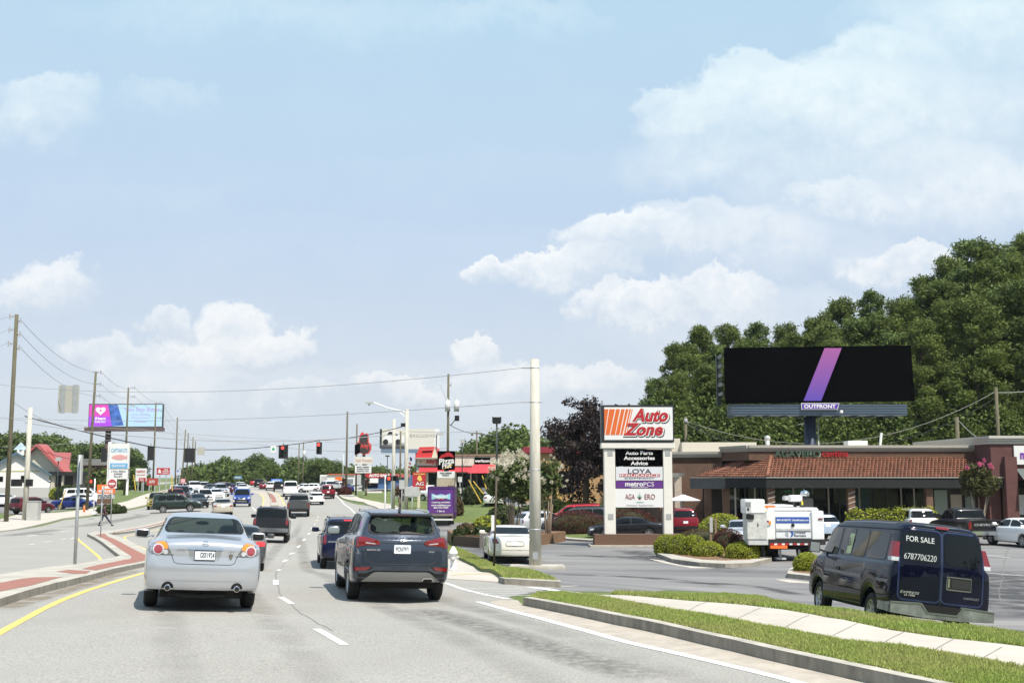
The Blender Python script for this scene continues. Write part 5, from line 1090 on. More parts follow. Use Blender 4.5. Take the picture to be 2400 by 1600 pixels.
# parking-lot lamps
for px, Y, yt, kind, lab in ((1164, 105, 985, 'flood', 'floodlight pole with caged lamp heads behind the white-flowered tree'), (1022, 150, 1016, 'box', 'thin lamp pole with a box head facing right by the red roof'), (1083, 145, 1036, 'box2', 'lamp pole with a square head in front of the cream shop wall'),
        (907, 190, 1068, 'ball', 'slender black lamp pole above the car sales building'), (803, 185, 1062, 'curve', 'thin lamp pole with a short bent arm left of the wooden pole'), (132, 140, 1078, 'box2', 'short lamp post before the red roofed restaurant'), (1193, 170, 1000, 'none', 'bare thin mast in front of the far right trees')):
    t, h = pole('lamp_post', px, Y, yt, .09 if kind != 'flood' else .12, .07, M_dkg if kind != 'curve' else M_steel, lab, 'lamp post', 'lamp posts in the lots', 8); m = MB()
    if kind == 'flood': m.box(-.35, .35, -.2, .2, h - .3, h + .3); m.box(-.42, -.36, -.25, .25, h - .2, h + .35); m.box(.36, .42, -.25, .25, h - .2, h + .35)
    elif kind == 'box': m.box(-.1, .9, -.2, .2, h - .2, h + .1)
    elif kind in ('box2', 'none'): m.box(-.3, .3, -.2, .2, h - .1, h + .35)
    elif kind == 'ball': m.box(-.35, .35, -.2, .2, h - .1, h + .1)
    else: m.tube([(0, 0, h), (.25, 0, h + .35), (.7, 0, h + .4)], .05, 6)
    if kind != 'none': m.build('lamp_head', M_black if kind in ('flood', 'ball') else M_alu, t)
# overhead cables
def cable(a, b, sag, r, label, mat=M_wire, group='overhead cables'):
    a, b = Vector(a), Vector(b); n = 18
    P = [a.lerp(b, i / n) - Vector((0, 0, sag * 4 * (i / n) * (1 - i / n))) for i in range(n + 1)]
    m = MB(); m.tube(P, r, 5); return simple('overhead_cable', m, mat, label, 'cable', group, True)
def P3(x, y, Y): return pt(x, y, Y)
def ptop(k, d, dx=0): t, h = UP[k]; return Vector((t.location.x + dx, t.location.y, t.location.z + h - d))
rows = ('top', 'middle', 'lowest')
for i in range(3):
    A = ptop('A', .5 + 1.1 * i, .4); B = ptop('B', 1.3 * i, 1.0); C = ptop('C', 1.3 * i, 1.0); D = ptop('D', 1.3 * i, 1.0); E = ptop('E', 1.2 * i, .3); H = ptop('I0', 1.2 * i)
    cable(A, B, 1.1, .022, f'{rows[i]} of three cables sagging from the tallest left pole to the leaning pole', M_wirel)
    cable(B, C, .8, .022, f'{rows[i]} of three cables from the leaning pole to the next pole right', M_wirel); cable(C, D, .6, .022, f'{rows[i]} of three cables over the roadside screen', M_wirel)
    cable(D, H, 1.0, .022, f'{rows[i]} of three cables running on from the right end of the screen', M_wirel); cable(A + Vector((-1, 0, .35)), P3(-60, (758 + 36 * i) * 1., 88), .1, .022, f'{rows[i]} of three cables leaving the tallest left pole leftwards', M_wirel)
cable(P3(-40, 897, 72), Vector((wp.location.x - .45, 43, wp.location.z + WP[1] - .32)), .75, .012, 'long thin cable holding the hanging sign panel, ending at the thick pole top', M_wirel)
cable(P3(-40, 975, 80), Vector((wp.location.x - .45, 43, wp.location.z + WP[1] - 1.62)), .5, .012, 'long thin cable below the sign panel cable, ending at the thick pole', M_wirel)
SPY = 104
spanA = P3(58, 985, 97); 
def spanseg(a, b, s, lab, r=.035, mat=M_wire): cable(a, b, s, r, lab, mat)
spanseg(P3(58, 975, 97), P3(352, 1046, 104), .1, 'thick black span cable from the white left pole to the first dark signal head', .05)
spanseg(P3(352, 1046, 104), P3(664, 1043, 106), .35, 'span cable between the first dark signal head and the red signal head')
spanseg(P3(664, 1043, 106), P3(751, 1031, 106), .05, 'short span cable between the two red signal heads'); spanseg(P3(751, 1031, 106), P3(951, 997, 99), .25, 'span cable rising from the right red signal head to the street lamp pole')
for i, (a, b, s) in enumerate((((58, 990, 97), (951, 1015, 99), 1.1), ((0, 1047, 140), (300, 1026, 165), .2), ((300, 1000, 165), (1100, 1065, 180), 1.2), ((0, 980, 120), (900, 1040, 180), .4), ((950, 1010, 99), (1200, 1000, 130), .3), ((840, 1040, 160), (951, 1044, 99), .1), ((600, 1040, 230), (1050, 1050, 128), .8))):
    cable(P3(*a), P3(*b), s, .022 if i else .03, ('bright messenger cable dipping between the white signal poles', 'pale service cable above the white restaurant roof', 'faint cable crossing the sky under the screen towards the pizza sign', 'faint cable from the left edge across the junction', 'cable from the street lamp pole to the right', 'pale straight cable in front of the hat-shaped sign', 'faint cable from the far poles to the pizza sign pole')[i], M_wirel)
A = ptop('A', 7.3, .2); cable(A, P3(215, 1000, 125), .8, .022, 'fourth cable lower on the tallest left pole', M_wirel); cable(ptop('A', 10.0), P3(215, 1080, 125), .5, .03, 'thick communications cable low on the tallest left pole')
for i in range(3): cable(P3(-40, 1005 + 22 * i, 88), ptop('A', 10.2 + i * .8), .15, .03, f'{rows[i]} of three thick cables left of the tallest pole')
cable(ptop('O', 5.6), P3(1117, 1015, 150), .3, .04, 'thick black cable from the transformer pole to the short crossarm'); cable(P3(1117, 1015, 150), P3(1165, 1020, 105), .1, .03, 'black cable from the short crossarm to the floodlight pole')
cable(ptop('T', .3), ptop('W', .3), 2.9, .024, 'bright twisted cable sagging beneath the black billboard to the far right pole', pm('cable_bright', (.22, .22, .2), rough=.6)); cable(ptop('T', .5), P3(1760, 1045, 90), .3, .022, 'cable dropping from the short pole to the restaurant roof', MATS['cable_bright']); cable(ptop('T', .45), ptop('W', .8), 3.3, .02, 'lower dark cable sagging beneath the black billboard'); cable(ptop('U', .1), P3(2330, 1040, 88), .4, .025, 'cable hanging from the short pole at the cornice', M_wirel)
cable(ptop('W', .4), P3(2440, 912, 92), .1, .03, 'cable leaving the far right pole at the picture edge', M_wirel)
# traffic signals
def signal(px, y0, y1, wpx, Y, face, lab, dbl=False):
    c = P3(px, (y0 + y1) / 2, Y); s = F / Y; H = (y1 - y0) / s; W_ = wpx / s
    t = thing('traffic_signal', (c.x, c.y, c.z + H / 2), lab, 'traffic signal', 'signal heads hung over the junction')
    m = MB(); m.box(-W_ / 2, W_ / 2, 0, .03, -H, 0); m.build('backplate', pm('signal_black', (.012, .012, .014), rough=.6), t)
    m = MB(); sg = -1 if face else 1; w = .17
    m.box(-w, w, *sorted((sg * .0 + (.03 if sg > 0 else -.0), sg * .28)), -H + .08, -.08); m.build('housing', M_dkg, t)
    n = 3
    for i in range(n):
        z = -.08 - (H - .16) * (i + .5) / n; m = MB(); r = .135; y = -.285
        if face:
            m.add([(r * math.cos(a), y - .02, z + r * math.sin(a)) for a in [2 * math.pi * q / 16 for q in range(16)]], [tuple(range(16))]); m.build('lens', pm('signal_red_lit', (1, .05, .04), emit=3.) if i == 0 else pm('signal_lens_dark', (.03, .03, .03), rough=.2), t)
        m = MB(); ys = -.3 if face else .3
        m.tube([(0, ys, z + .0), (0, ys + sg * .22, z)], r + .02, 14, cap=False); m.build('visor', MATS['signal_black'], t)
    m = MB(); m.tube([(0, 0, 0), (0, 0, .25)], .025, 6); m.build('hanger', M_wire, t)
signal(664, 1043, 1074, 22, 104, True, 'traffic signal with wide backplate showing red, left of the two red ones'); signal(748, 1036, 1064, 13, 104, True, 'narrow traffic signal showing red, right of the two red ones')
signal(353, 1045, 1078, 15, 104, False, 'dark signal head seen from behind before the pole at the screen end'); signal(444, 1050, 1083, 24, 104, False, 'widest dark signal head seen from behind over the queue'); signal(243, 1050, 1082, 12, 98, False, 'dark signal head seen from behind left of the white fish sign')
def flat_sign(name, px, py, w, h, Y, mats, label, cat, group=None, thick=.04, post=None, rz=0., parts=None, post_r=.04, z_to=None):
    # board centred at pixel (px,py), w x h metres
    c = P3(px, py, Y); g_ = Z(c.x, c.y); t = thing(name, (c.x, c.y, g_ if post else c.z), label, cat, group, rz)
    zc = c.z - t.location.z; m = MB(); m.box(-w / 2, w / 2, -thick, 0, zc - h / 2, zc + h / 2); m.build('panel', mats, t)
    if post:
        for i, x in enumerate([0] if post == 1 else [-w / 2 * .7, w / 2 * .7]): m = MB(); m.tube([(x, .04, -.2), (x, .04, zc + h / 2)], post_r, 8); m.build('post', M_steel, t, True)
    return t, zc
s_ = F / 65
t, zc = flat_sign('hanging_sign', 161, 935, 1.2, 1.58, 66, pm('sign_back', (.42, .41, .37), rough=.6, metal=.2), 'blank grey back of a double sign panel hanging from a thin cable', 'sign')
for x in (-.45, .28): m = MB(); m.box(x, x + .26, -.1, -.04, zc - .83, zc + .83); m.build('bracket', M_steel, t)
t, zc = flat_sign('hanging_sign', 471, 1057, .66, .72, 104, MATS['sign_back'], 'small blank sign back hung right of the widest signal head', 'sign')
t, zc = flat_sign('turn_sign', 641, 1052, .5, .6, 104, M_pan, 'small white sign with green mark left of the red signal head', 'sign'); m = MB(); m.tube([(0, -.041, zc), (0, -.05, zc)], .13, 12); m.build('symbol', pm('sign_green', (.02, .3, .15)), t)
# median sign posts
t, zc = flat_sign('road_sign', 189, 1100, .50, .82, 32, M_alu, 'sign seen nearly edge-on atop the nearest galvanised post on the brick median', 'road sign', post=1, rz=R(106), post_r=.045)
t, zc = flat_sign('road_sign', 242, 1150, .45, .5, 58, M_alu, 'edge-on sign on the thin post at the tip of the brick median', 'road sign', post=1, rz=R(106), post_r=.03)
t, zc = flat_sign('road_sign', 966, 1151, 1.15, .75, 92, M_alu, 'wide grey sign back right of the street lamp pole', 'road sign', post=1); t, zc = flat_sign('road_sign', 942, 1135, .45, .75, 96, M_alu, 'narrow grey sign back between the white concrete poles', 'road sign', post=1)
t, zc = flat_sign('road_sign', 1155, 1225, .1, .5, 37.2, M_pan, 'narrow white delineator low on the dark post beside the cream saloon', 'road sign')
b = gy(1157, 38); t = thing('sign_post', b, 'dark thin post standing in the verge before the cream saloon', 'post'); m = MB(); m.tube([(0, 0, -.1), (.09, 0, zof(1157, 1116, 38) - b.z)], .035, 8); m.build('shaft', pm('rusty_post', (.07, .055, .035), rough=.8), t, True)
t, zc = flat_sign('road_sign', 1078, 1123, .42, .55, 120, M_pan, 'small white sign beside the dark bushes at the pizza sign', 'road sign', post=1)
t, zc = flat_sign('road_sign', 263, 1133, .78, .78, 96, M_pan, 'square do-not-enter sign with red disc above the orange restaurant sign', 'road sign', post=1)
m = MB(); m.tube([(0, -.045, zc), (0, -.055, zc)], .36, 20); m.build('disc', M_red2, t); m = MB(); m.box(-.27, .27, -.065, -.056, zc - .07, zc + .07); m.build('bar', M_pan, t); text('lettering', 'DO NOT', M_pan, t, (0, -.06, zc + .17), size=.12, width=.4); text('lettering', 'ENTER', M_pan, t, (0, -.06, zc - .17), size=.12, width=.36)
for px, Y, lab in ((219, 110, 'white pedestrian signal post beside the leaning wooden pole'), (902, 97, 'white pedestrian post with red hand signal, left of the pair'), (917, 101, 'white pedestrian post with black signal box, right of the pair')):
    t, h = pole('pedestrian_post', px, Y, 1121 if px < 300 else 1113, .06, .06, M_white, lab, 'post', 'pedestrian signal posts', 8); m = MB(); m.tube([(0, 0, -.1), (0, 0, .3)], [.2, .14], 10); m.build('base', M_white, t)
    m = MB(); m.box(.1, .55, -.2, .1, h - .5, h - .05) if px > 300 else m.box(-.5, -.08, -.2, .1, h - .5, h - .05); m.build('signal_box', M_black, t)
    m = MB(); q = .32 if px > 300 else -.3; m.box(q - .1, q + .1, -.215, -.205, h - .4, h - .15); m.build('signal_face', pm('hand_red', (.9, .06, .03), emit=1.5) if px != 917 else M_under, t)
b = gy(78, 96); m = MB(); m.box(b.x - .48, b.x + .48, b.y - .35, b.y + .35, b.z - .05, b.z + 1.65); m.box(b.x - .52, b.x + .52, b.y - .4, b.y + .4, b.z + 1.652, b.z + 1.71); simple('control_cabinet', m, M_alu, 'grey metal signal control cabinet beside the white left pole', 'cabinet', bevel=.02)
b = gy(197, 118); m = MB(); m.tube([(b.x, b.y, b.z), (b.x, b.y, b.z + .75)], [.14, .06], 10); simple('marker_post', m, M_org, 'small orange marker at the foot of the leaning wooden pole', 'marker', smooth=True)
for (a, b_, lab) in (((154, 1147), (139, 1193), 'yellow guy wire guard in front of the dark blue saloon'), ((313, 1112), (318, 1148), 'yellow guy wire guard by the white and red board'), ((402, 1112), (404, 1150), 'yellow guy wire guard beside the pole row')):
    A, B = pt(*a, 124), pt(*b_, 124); m = MB(); m.tube([A, (A + B) / 2, B], .05, 6); simple('guy_guard', m, pm('guard_yellow', (.62, .42, .05), rough=.5), lab, 'guy wire guard', 'yellow guy wire guards')
for (a, b_, c_, lab) in (((1098, 1124), (1128, 1178), None, 'leftmost long yellow guy guard behind the purple truck'), ((1109, 1127), (1133, 1157), None, 'short yellow guy guard crossing the second one'), ((1130, 1114), (1141, 1148), None, 'steep yellow guy guard nearest the flowering tree'), ((1292, 1140), (1316, 1168), None, 'yellow guy guard before the tan building')):
    A, B = pt(*a, 110), pt(*b_, 110); m = MB(); m.tube([A, B], .06, 6); simple('guy_guard', m, MATS['guard_yellow'], lab, 'guy wire guard', 'yellow guy wire guards')
# hydrant
b = gy(1062, 36); t = thing('fire_hydrant', b + Vector((0, 0, .05)), 'silver-white fire hydrant in the verge right of the blue-grey crossover', 'hydrant'); m = MB(); m.tube([(0, 0, 0), (0, 0, .06), (0, 0, .07), (0, 0, .48), (0, 0, .5)], [.15, .15, .1, .1, .14], 14); m.build('barrel', M_white, t, True)
m = MB(); m.tube([(0, 0, .5), (0, 0, .55), (0, 0, .66), (0, 0, .74)], [.15, .14, .08, .02], 14); m.build('bonnet', M_white, t, True); m = MB(); m.tube([(-.18, 0, .4), (.18, 0, .4)], .05, 10); m.tube([(0, -.2, .36), (0, 0, .36)], .07, 10); m.build('nozzle', M_alu, t, True)
b = gy(914, 104); m = MB(); m.tube([(b.x, b.y, b.z), (b.x, b.y, b.z + .5)], .12, 10); m.ball((b.x, b.y, b.z + .55), .16); simple('fire_hydrant', m, M_white, 'small distant hydrant at the foot of the pedestrian posts', 'hydrant', smooth=True)

# ---- shop sign pylon
Y0 = 65.; cz = gy(1495, Y0); s_ = F / Y0
def hx(px, Y=Y0): return P3(px, 1118, Y).x
def hz(py, Y=Y0): return P3(1500, py, Y).z
t = thing('shop_pylon', (hx(1492), Y0, cz.z), 'tall white shop pylon with orange striped car parts sign on a brick base', 'sign', rz=0)
ox, oz = t.location.x, t.location.z
def pb(name, x0, x1, y0, y1, d0, d1, mat, bevel=0.):
    m = MB(); m.box(hx(x0) - ox, hx(x1) - ox, d0, d1, hz(y1) - oz, hz(y0) - oz); return m.build(name, mat, t, bevel=bevel)
M_brickb = pm('sign_brick', (.125, .07, .045), rough=.9, var=.35, scale=14, bump=.4)
m = MB(); m.box(hx(1391) - ox, hx(1600) - ox, -.5, .9, -.1, hz(1251) - oz); m.build('base', M_brickb, t); m = MB(); m.box(hx(1380) - ox, hx(1606) - ox, -.9, 1.2, -.2, .1); m.build('footing', M_kerb, t)
M_stuc = pm('cream_stucco', (.66, .64, .58), rough=.8, var=.05, scale=3)
for a, b in ((1415, 1441), (1553, 1574)): pb('column', a, b, 1052, 1251, -.32, .32, M_stuc, .02)
pb('beam', 1408, 1581, 1037, 1051, -.42, .42, M_stuc, .03)
for a in (1423.5, 1558): 
    for y in (1055, 1203): pb('tile', a, a + 12, y, y + 13, -.34, -.321, pm('grey_tile', (.33, .34, .33), var=.3, scale=20))
pb('cabinet', 1409, 1579, 950, 1036, -.45, .45, pm('cabinet_black', (.018, .02, .025), rough=.45)); f0 = -.455
pb('face', 1416, 1576, 955, 1031, f0 - .02, f0, M_pan)
m = MB(); zT, zB = hz(959.5) - oz, hz(1019.5) - oz
M_ostr = pm('stripe_orange', (.62, .13, .025), rough=.4)
def strp(xt0, xt1, xb0, xb1, d, mat, name='stripe'):
    m = MB(); P = [(hx(xb0) - ox, zB), (hx(xb1) - ox, zB), (hx(xt1) - ox, zT), (hx(xt0) - ox, zT)]; m.prism(P, 'y', f0 - .03, f0 - .02 - .0005); m.build(name, mat, t)
zfull = [(1416, 1426, 1416, 1416.8), (1428, 1441.5, 1418.5, 1428), (1444, 1453, 1430, 1440.5), (1456, 1464, 1442, 1451), (1466.5, 1473, 1453, 1458), (1475, 1479, 1461, 1464.5), (1481, 1483, 1467, 1469)]
m = MB()
for a, b, c, d in zfull: m.prism([(hx(c) - ox, zB), (hx(d) - ox, zB), (hx(b) - ox, zT), (hx(a) - ox, zT)], 'y', f0 - .03, f0 - .0205)
m.build('stripes', M_ostr, t)
def sg(s, px, py, w, h, mat, d, name='lettering', **k):
    w_ = w / s_; h_ = h / s_; return text(name, s, mat, t, (hx(px) - ox, d, hz(py) - oz), size=1, width=w_, height=h_, **k)
for (s, px, py, w, h) in (('Auto', 1523, 973.5, 84, 31), ('Zone', 1506.5, 1006.5, 92, 29)):
    sg(s, px + 2.2, py + 2.4, w + 5, h + 4, M_blk, f0 - .032, bold=.05, shear=.28, ext=.004); sg(s, px + 1, py + 1, w + 4, h + 3, M_pan, f0 - .040, bold=.045, shear=.28, ext=.003); sg(s, px, py, w, h, M_red2, f0 - .050, bold=.035, shear=.28, ext=.004)
pb('panel', 1442.5, 1552.5, 1053, 1092, -.26, .26, M_blk); pb('panel', 1442.5, 1552.5, 1093.5, 1125, -.26, .26, pm('sign_pale', (.60, .61, .63), rough=.4)); pb('panel', 1442.5, 1552.5, 1126.5, 1143, -.26, .26, M_purp); pb('panel', 1440, 1554, 1144.5, 1188, -.262, .26, M_pan)
for i, (s, w) in enumerate((('Auto Parts', 64), ('Accessories', 72), ('Advice', 40))): sg(s, 1497.5, 1061 + i * 12, w, 8.6, M_pan, -.27, bold=.03)
sg('LOYA', 1498, 1104, 54, 11, M_ink, -.27, bold=.01); pb('band', 1451, 1545, 1110, 1117, -.268, -.2601, M_red2); sg('INSURANCE', 1498, 1113.5, 90, 5.4, M_pan, -.273, bold=.02); sg('COMPANY', 1498, 1120, 70, 3.2, M_ink, -.27)
sg('metro', 1485, 1134, 42, 10, M_pan, -.27, bold=.03); sg('PCS', 1519, 1134, 24, 10, M_pan, -.27); pb('band', 1477, 1517, 1141, 1142, -.268, -.2601, M_pan)
M_mar = pm('letter_maroon', (.23, .04, .035)); sg('AGA', 1475, 1163, 22, 12, M_mar, -.28); sg('ERO', 1521, 1163, 24, 12, M_mar, -.28)
m = MB()
for a, l, mt in ((-.5, .22, 0), (-.25, .3, 0), (0, .42, 0), (.25, .3, 0), (.5, .22, 0)):
    bx, bz = hx(1497.5) - ox, hz(1169) - oz; m.prism([(bx - .025, bz), (bx + .025, bz), (bx + math.sin(a) * l, bz + math.cos(a) * l)], 'y', -.272, -.2625)
m.build('agave_emblem', pm('agave_green', (.03, .28, .2)), t); m = MB(); [m.prism([(bx - .03, bz - .02), (bx + .03, bz - .02), (bx + math.sin(a) * .25, bz + math.cos(a) * .24)], 'y', -.28, -.2725) for a in (-.75, .75)]; m.build('agave_emblem', M_mar, t)
sg('cantina', 1498, 1176, 17, 3, MATS['agave_green'], -.27); sg('Mexican Restaurant', 1498, 1183, 62, 3.4, pm('letter_grey2', (.3, .3, .32)), -.27)

# ---- black billboard
Y0 = 88.; s_ = F / Y0; b = gy(1903, Y0 + 1.2)
hx = lambda px, Y=88.: P3(px, 876, Y).x
t = thing('billboard', (hx(1904, Y0), Y0 + 1.2, b.z), 'huge black billboard with one slanting purple stripe on a dark steel column', 'billboard'); ox, oz = t.location.x, t.location.z
def pb(name, x0, x1, y0, y1, d0, d1, mat, bevel=0.):
    m = MB(); m.box(hx(x0, Y0) - ox, hx(x1, Y0) - ox, d0, d1, hz(y1, Y0) - oz, hz(y0, Y0) - oz); return m.build(name, mat, t, bevel=bevel)
m = MB(); m.tube([(0, 0, -.3), (0, 0, hz(962, Y0) - oz)], .46, 18); m.build('column', pm('billboard_steel', (.02, .03, .055), rough=.5, metal=.3), t, True)
m = MB(); P = [(hx(1697.5, Y0) - ox, hz(946, Y0) - oz), (hx(2138, Y0) - ox, hz(940, Y0) - oz), (hx(2134.5, Y0) - ox, hz(810, Y0) - oz), (hx(1697.5, Y0) - ox, hz(816, Y0) - oz)]; m.prism(P, 'y', -1.5, -1.2); m.build('face', M_blk, t)
def grad_mat():
    m = bpy.data.materials.new('stripe_violet'); m.use_nodes = True; N = m.node_tree.nodes; L = m.node_tree.links; tc = N.new('ShaderNodeTexCoord'); sp = N.new('ShaderNodeSeparateXYZ'); L.new(tc.outputs['Generated'], sp.inputs[0])
    mx = N.new('ShaderNodeMix'); mx.data_type = 'RGBA'; L.new(sp.outputs[2], mx.inputs[0]); mx.inputs[6].default_value = (.085, .05, .33, 1); mx.inputs[7].default_value = (.30, .085, .27, 1); L.new(mx.outputs[2], N['Principled BSDF'].inputs['Base Color']); N['Principled BSDF'].inputs['Roughness'].default_value = .4; return m
m = MB(); m.prism([(hx(1879, Y0) - ox, hz(939.5, Y0) - oz), (hx(1920, Y0) - ox, hz(939.5, Y0) - oz), (hx(1972, Y0) - ox, hz(816.5, Y0) - oz), (hx(1932, Y0) - ox, hz(816.5, Y0) - oz)], 'y', -1.52, -1.501); m.build('slash', grad_mat(), t)
pb('back_face', 1688, 1698, 828, 947, .3, .6, M_dkg); m = MB(); [m.box(hx(1691, Y0) - ox, hx(1695, Y0) - ox, -1.1, .3, hz(y + 7, Y0) - oz, hz(y, Y0) - oz) for y in range(830, 940, 22)]; m.build('side_frame', pm('frame_grey', (.2, .2, .2)), t)
m = MB(); m.box(hx(1711, Y0) - ox, hx(2121, Y0) - ox, -1.35, .4, hz(973, Y0) - oz, hz(947, Y0) - oz); m.build('skirt', pm('skirt_steel', (.07, .10, .14), rough=.5, metal=.4), t)
m = MB(); [m.box(hx(1711, Y0) - ox, hx(2121, Y0) - ox, -1.40, -1.351, hz(951 + i * 5.6, Y0) - oz, hz(949 + i * 5.6, Y0) - oz) for i in range(4)]; m.build('slats', pm('slat_steel', (.12, .16, .2), rough=.5, metal=.4), t)
m = MB(); [m.box(hx(1712 + i * 41, Y0) - ox, hx(1716 + i * 41, Y0) - ox, -1.9, .4, hz(978, Y0) - oz, hz(974, Y0) - oz) for i in range(10)]; m.build('catwalk', M_dkg, t)
m = MB(); m.prism([(hx(1873, Y0) - ox, hz(960, Y0) - oz), (hx(1957, Y0) - ox, hz(960, Y0) - oz), (hx(1962, Y0) - ox, hz(945, Y0) - oz), (hx(1873, Y0) - ox, hz(945, Y0) - oz)], 'y', -1.56, -1.525); m.build('name_plate', M_pan, t)
m = MB(); m.prism([(hx(1874.5, Y0) - ox, hz(958.6, Y0) - oz), (hx(1956, Y0) - ox, hz(958.6, Y0) - oz), (hx(1960.3, Y0) - ox, hz(946.4, Y0) - oz), (hx(1874.5, Y0) - ox, hz(946.4, Y0) - oz)], 'y', -1.58, -1.565); m.build('name_field', pm('plate_violet', (.09, .04, .3), rough=.4), t)
text('lettering', 'OUTFRONT', M_pan, t, (hx(1916, Y0) - ox, -1.59, hz(952.5, Y0) - oz), size=.3, width=74 / s_, height=9 / s_, bold=.03)
m = MB(); m.ball((hx(1963, Y0) - ox, -1.9, hz(966, Y0) - oz), .13); m.tube([(-.5, -.2, hz(990, Y0) - oz), (-1.1, -.6, hz(994, Y0) - oz)], .03, 5); m.build('lamp', M_pan, t); m = MB(); m.tube([(.55, -.3, .2), (.55, -.3, hz(975, Y0) - oz)], .05, 6); m.build('conduit', M_steel, t, True)
# ---------------------------------------------------------------- brick restaurant on the right
def brickmat(name, c1, c2, sc=4.):
    m = bpy.data.materials.new(name); m.use_nodes = True; N = m.node_tree.nodes; L = m.node_tree.links; b = N['Principled BSDF']; b.inputs['Roughness'].default_value = .9
    tc = N.new('ShaderNodeTexCoord'); sp = N.new('ShaderNodeSeparateXYZ'); L.new(tc.outputs['Object'], sp.inputs[0]); ad = N.new('ShaderNodeMath'); L.new(sp.outputs[0], ad.inputs[0]); L.new(sp.outputs[1], ad.inputs[1]); cb = N.new('ShaderNodeCombineXYZ'); L.new(ad.outputs[0], cb.inputs[0]); L.new(sp.outputs[2], cb.inputs[1])
    br = N.new('ShaderNodeTexBrick'); br.inputs['Scale'].default_value = sc; br.inputs['Color1'].default_value = c1 + (1,); br.inputs['Color2'].default_value = c2 + (1,); br.inputs['Mortar'].default_value = tuple(x * 1.25 for x in c1) + (1,); br.inputs['Mortar Size'].default_value = .012; L.new(cb.outputs[0], br.inputs[0])
    n = N.new('ShaderNodeTexNoise'); n.inputs['Scale'].default_value = 1.2; n.inputs['Detail'].default_value = 6; L.new(tc.outputs['Object'], n.inputs[0]); mr = N.new('ShaderNodeMapRange'); L.new(n.outputs[0], mr.inputs[0]); mr.inputs[1].default_value = .3; mr.inputs[2].default_value = .7; mr.inputs[3].default_value = .8; mr.inputs[4].default_value = 1.15
    mx = N.new('ShaderNodeMix'); mx.data_type = 'RGBA'; mx.blend_type = 'MULTIPLY'; mx.inputs[0].default_value = 1; L.new(br.outputs[0], mx.inputs[6]); L.new(mr.outputs[0], mx.inputs[7]); L.new(mx.outputs[2], b.inputs['Base Color']); return m
M_bb = brickmat('brick_brown', (.125, .07, .046), (.10, .055, .037)); M_bt = brickmat('brick_tan', (.16, .092, .06), (.13, .075, .05)); M_bm = brickmat('brick_maroon', (.105, .045, .04), (.085, .036, .034))
M_corn = pm('cornice_stone', (.34, .32, .28), rough=.8, var=.1); M_fas = pm('fascia_charcoal', (.022, .024, .024), rough=.8, var=.1, spec=.2); M_dark = pm('shop_glass', (.006, .007, .008), rough=.06, spec=.35); M_tile = pm('clay_tile', (.18, .074, .042), rough=.85, var=.5, scale=2.5, island=.35)
M_roofm = pm('flat_roof', (.5, .47, .4), rough=.9)
def Q(px, py, Y): p = P3(px, py, Y); return p
YF = 78.; GB = -1.62
b = thing('restaurant_building', (P3(1950, 1118, YF).x, YF, GB), 'low brown brick restaurant with clay tile canopy and charcoal fascia', 'building'); bo = b.location.copy()
hx = lambda px, Y=65.: P3(px, 1118, Y).x
PYB = 1118
def L_(p): return (p[0] - bo.x, p[1] - bo.y, p[2] - bo.z)
def wall(name, pts, z0, z1, mat, th=.3, parent=b):
    # vertical wall through plan points, z0..z1 world
    m = MB()
    for (xa, ya), (xb, yb) in zip(pts, pts[1:]):
        d = Vector((xb - xa, yb - ya)).normalized(); n = Vector((-d.y, d.x)) * th
        v = [L_((x, y, z)) for z in (z0, z1) for (x, y) in ((xa, ya), (xb, yb), (xb + n.x, yb + n.y), (xa + n.x, ya + n.y))]
        m.add(v, [(0, 1, 2, 3), (7, 6, 5, 4), (0, 4, 5, 1), (1, 5, 6, 2), (2, 6, 7, 3), (3, 7, 4, 0)])
    return m.build(name, mat, parent)
xA, xB, xC, xD = Q(1545, 1118, 84).x, Q(1693, 1118, 82).x, Q(1757, 1118, YF).x, Q(2322, 1118, YF).x
zc0 = zof(1900, 1045, YF)
plan = [(xA, 84), (xB, 82), (xC, YF), (xD, YF)]
wall('wall', plan[:2], GB, zof(1600, 1065, 83), M_bt); wall('wall', plan[:2], zof(1600, 1085, 83), zof(1600, 1063, 83), M_bb, .34)
wall('parapet', [(xB, 82), (xC, YF), (xD, YF)], zof(1900, 1078, YF), zc0 - .25, M_bb); 
def cornice(pts, z, parent=b, d=.22):
    for i, (o, h0, h1) in enumerate(((d, -.12, .06), (d * .65, -.26, -.122), (d * .3, -.36, -.262))):
        P = [(x, y) for x, y in pts]; m = MB()
        for (xa, ya), (xb, yb) in zip(P, P[1:]):
            dd = Vector((xb - xa, yb - ya)).normalized(); n = Vector((-dd.y, dd.x)); q0 = Vector((xa, ya)) - n * o - dd * (.02 if i else .04); q1 = Vector((xb, yb)) - n * o + dd * .02; r1 = q1 + n * (o + .4); r0 = q0 + n * (o + .4)
            v = [L_((p.x, p.y, zz)) for zz in (z + h0, z + h1) for p in (q0, q1, r1, r0)]; m.add(v, [(0, 1, 2, 3), (7, 6, 5, 4), (0, 4, 5, 1), (1, 5, 6, 2), (2, 6, 7, 3), (3, 7, 4, 0)])
        m.build('cornice', M_corn, parent)
cornice([(xB, 82), (xC, YF), (xD, YF)], zc0); cornice(plan[:2], zof(1620, 1060, 83))
m = MB(); m.add([L_((x, y, zc0 - .5)) for x, y in ((xA, 84.4), (xB, 82.4), (xC, YF + .4), (xD, YF + .4), (xD, 100), (xA, 100))], [(0, 1, 2, 3, 4, 5)]); m.build('roof', M_roofm, b)
wall('back_wall', [(xD, 100), (xA, 100), (xA, 84.3)], GB, zc0 - .3, M_bb)
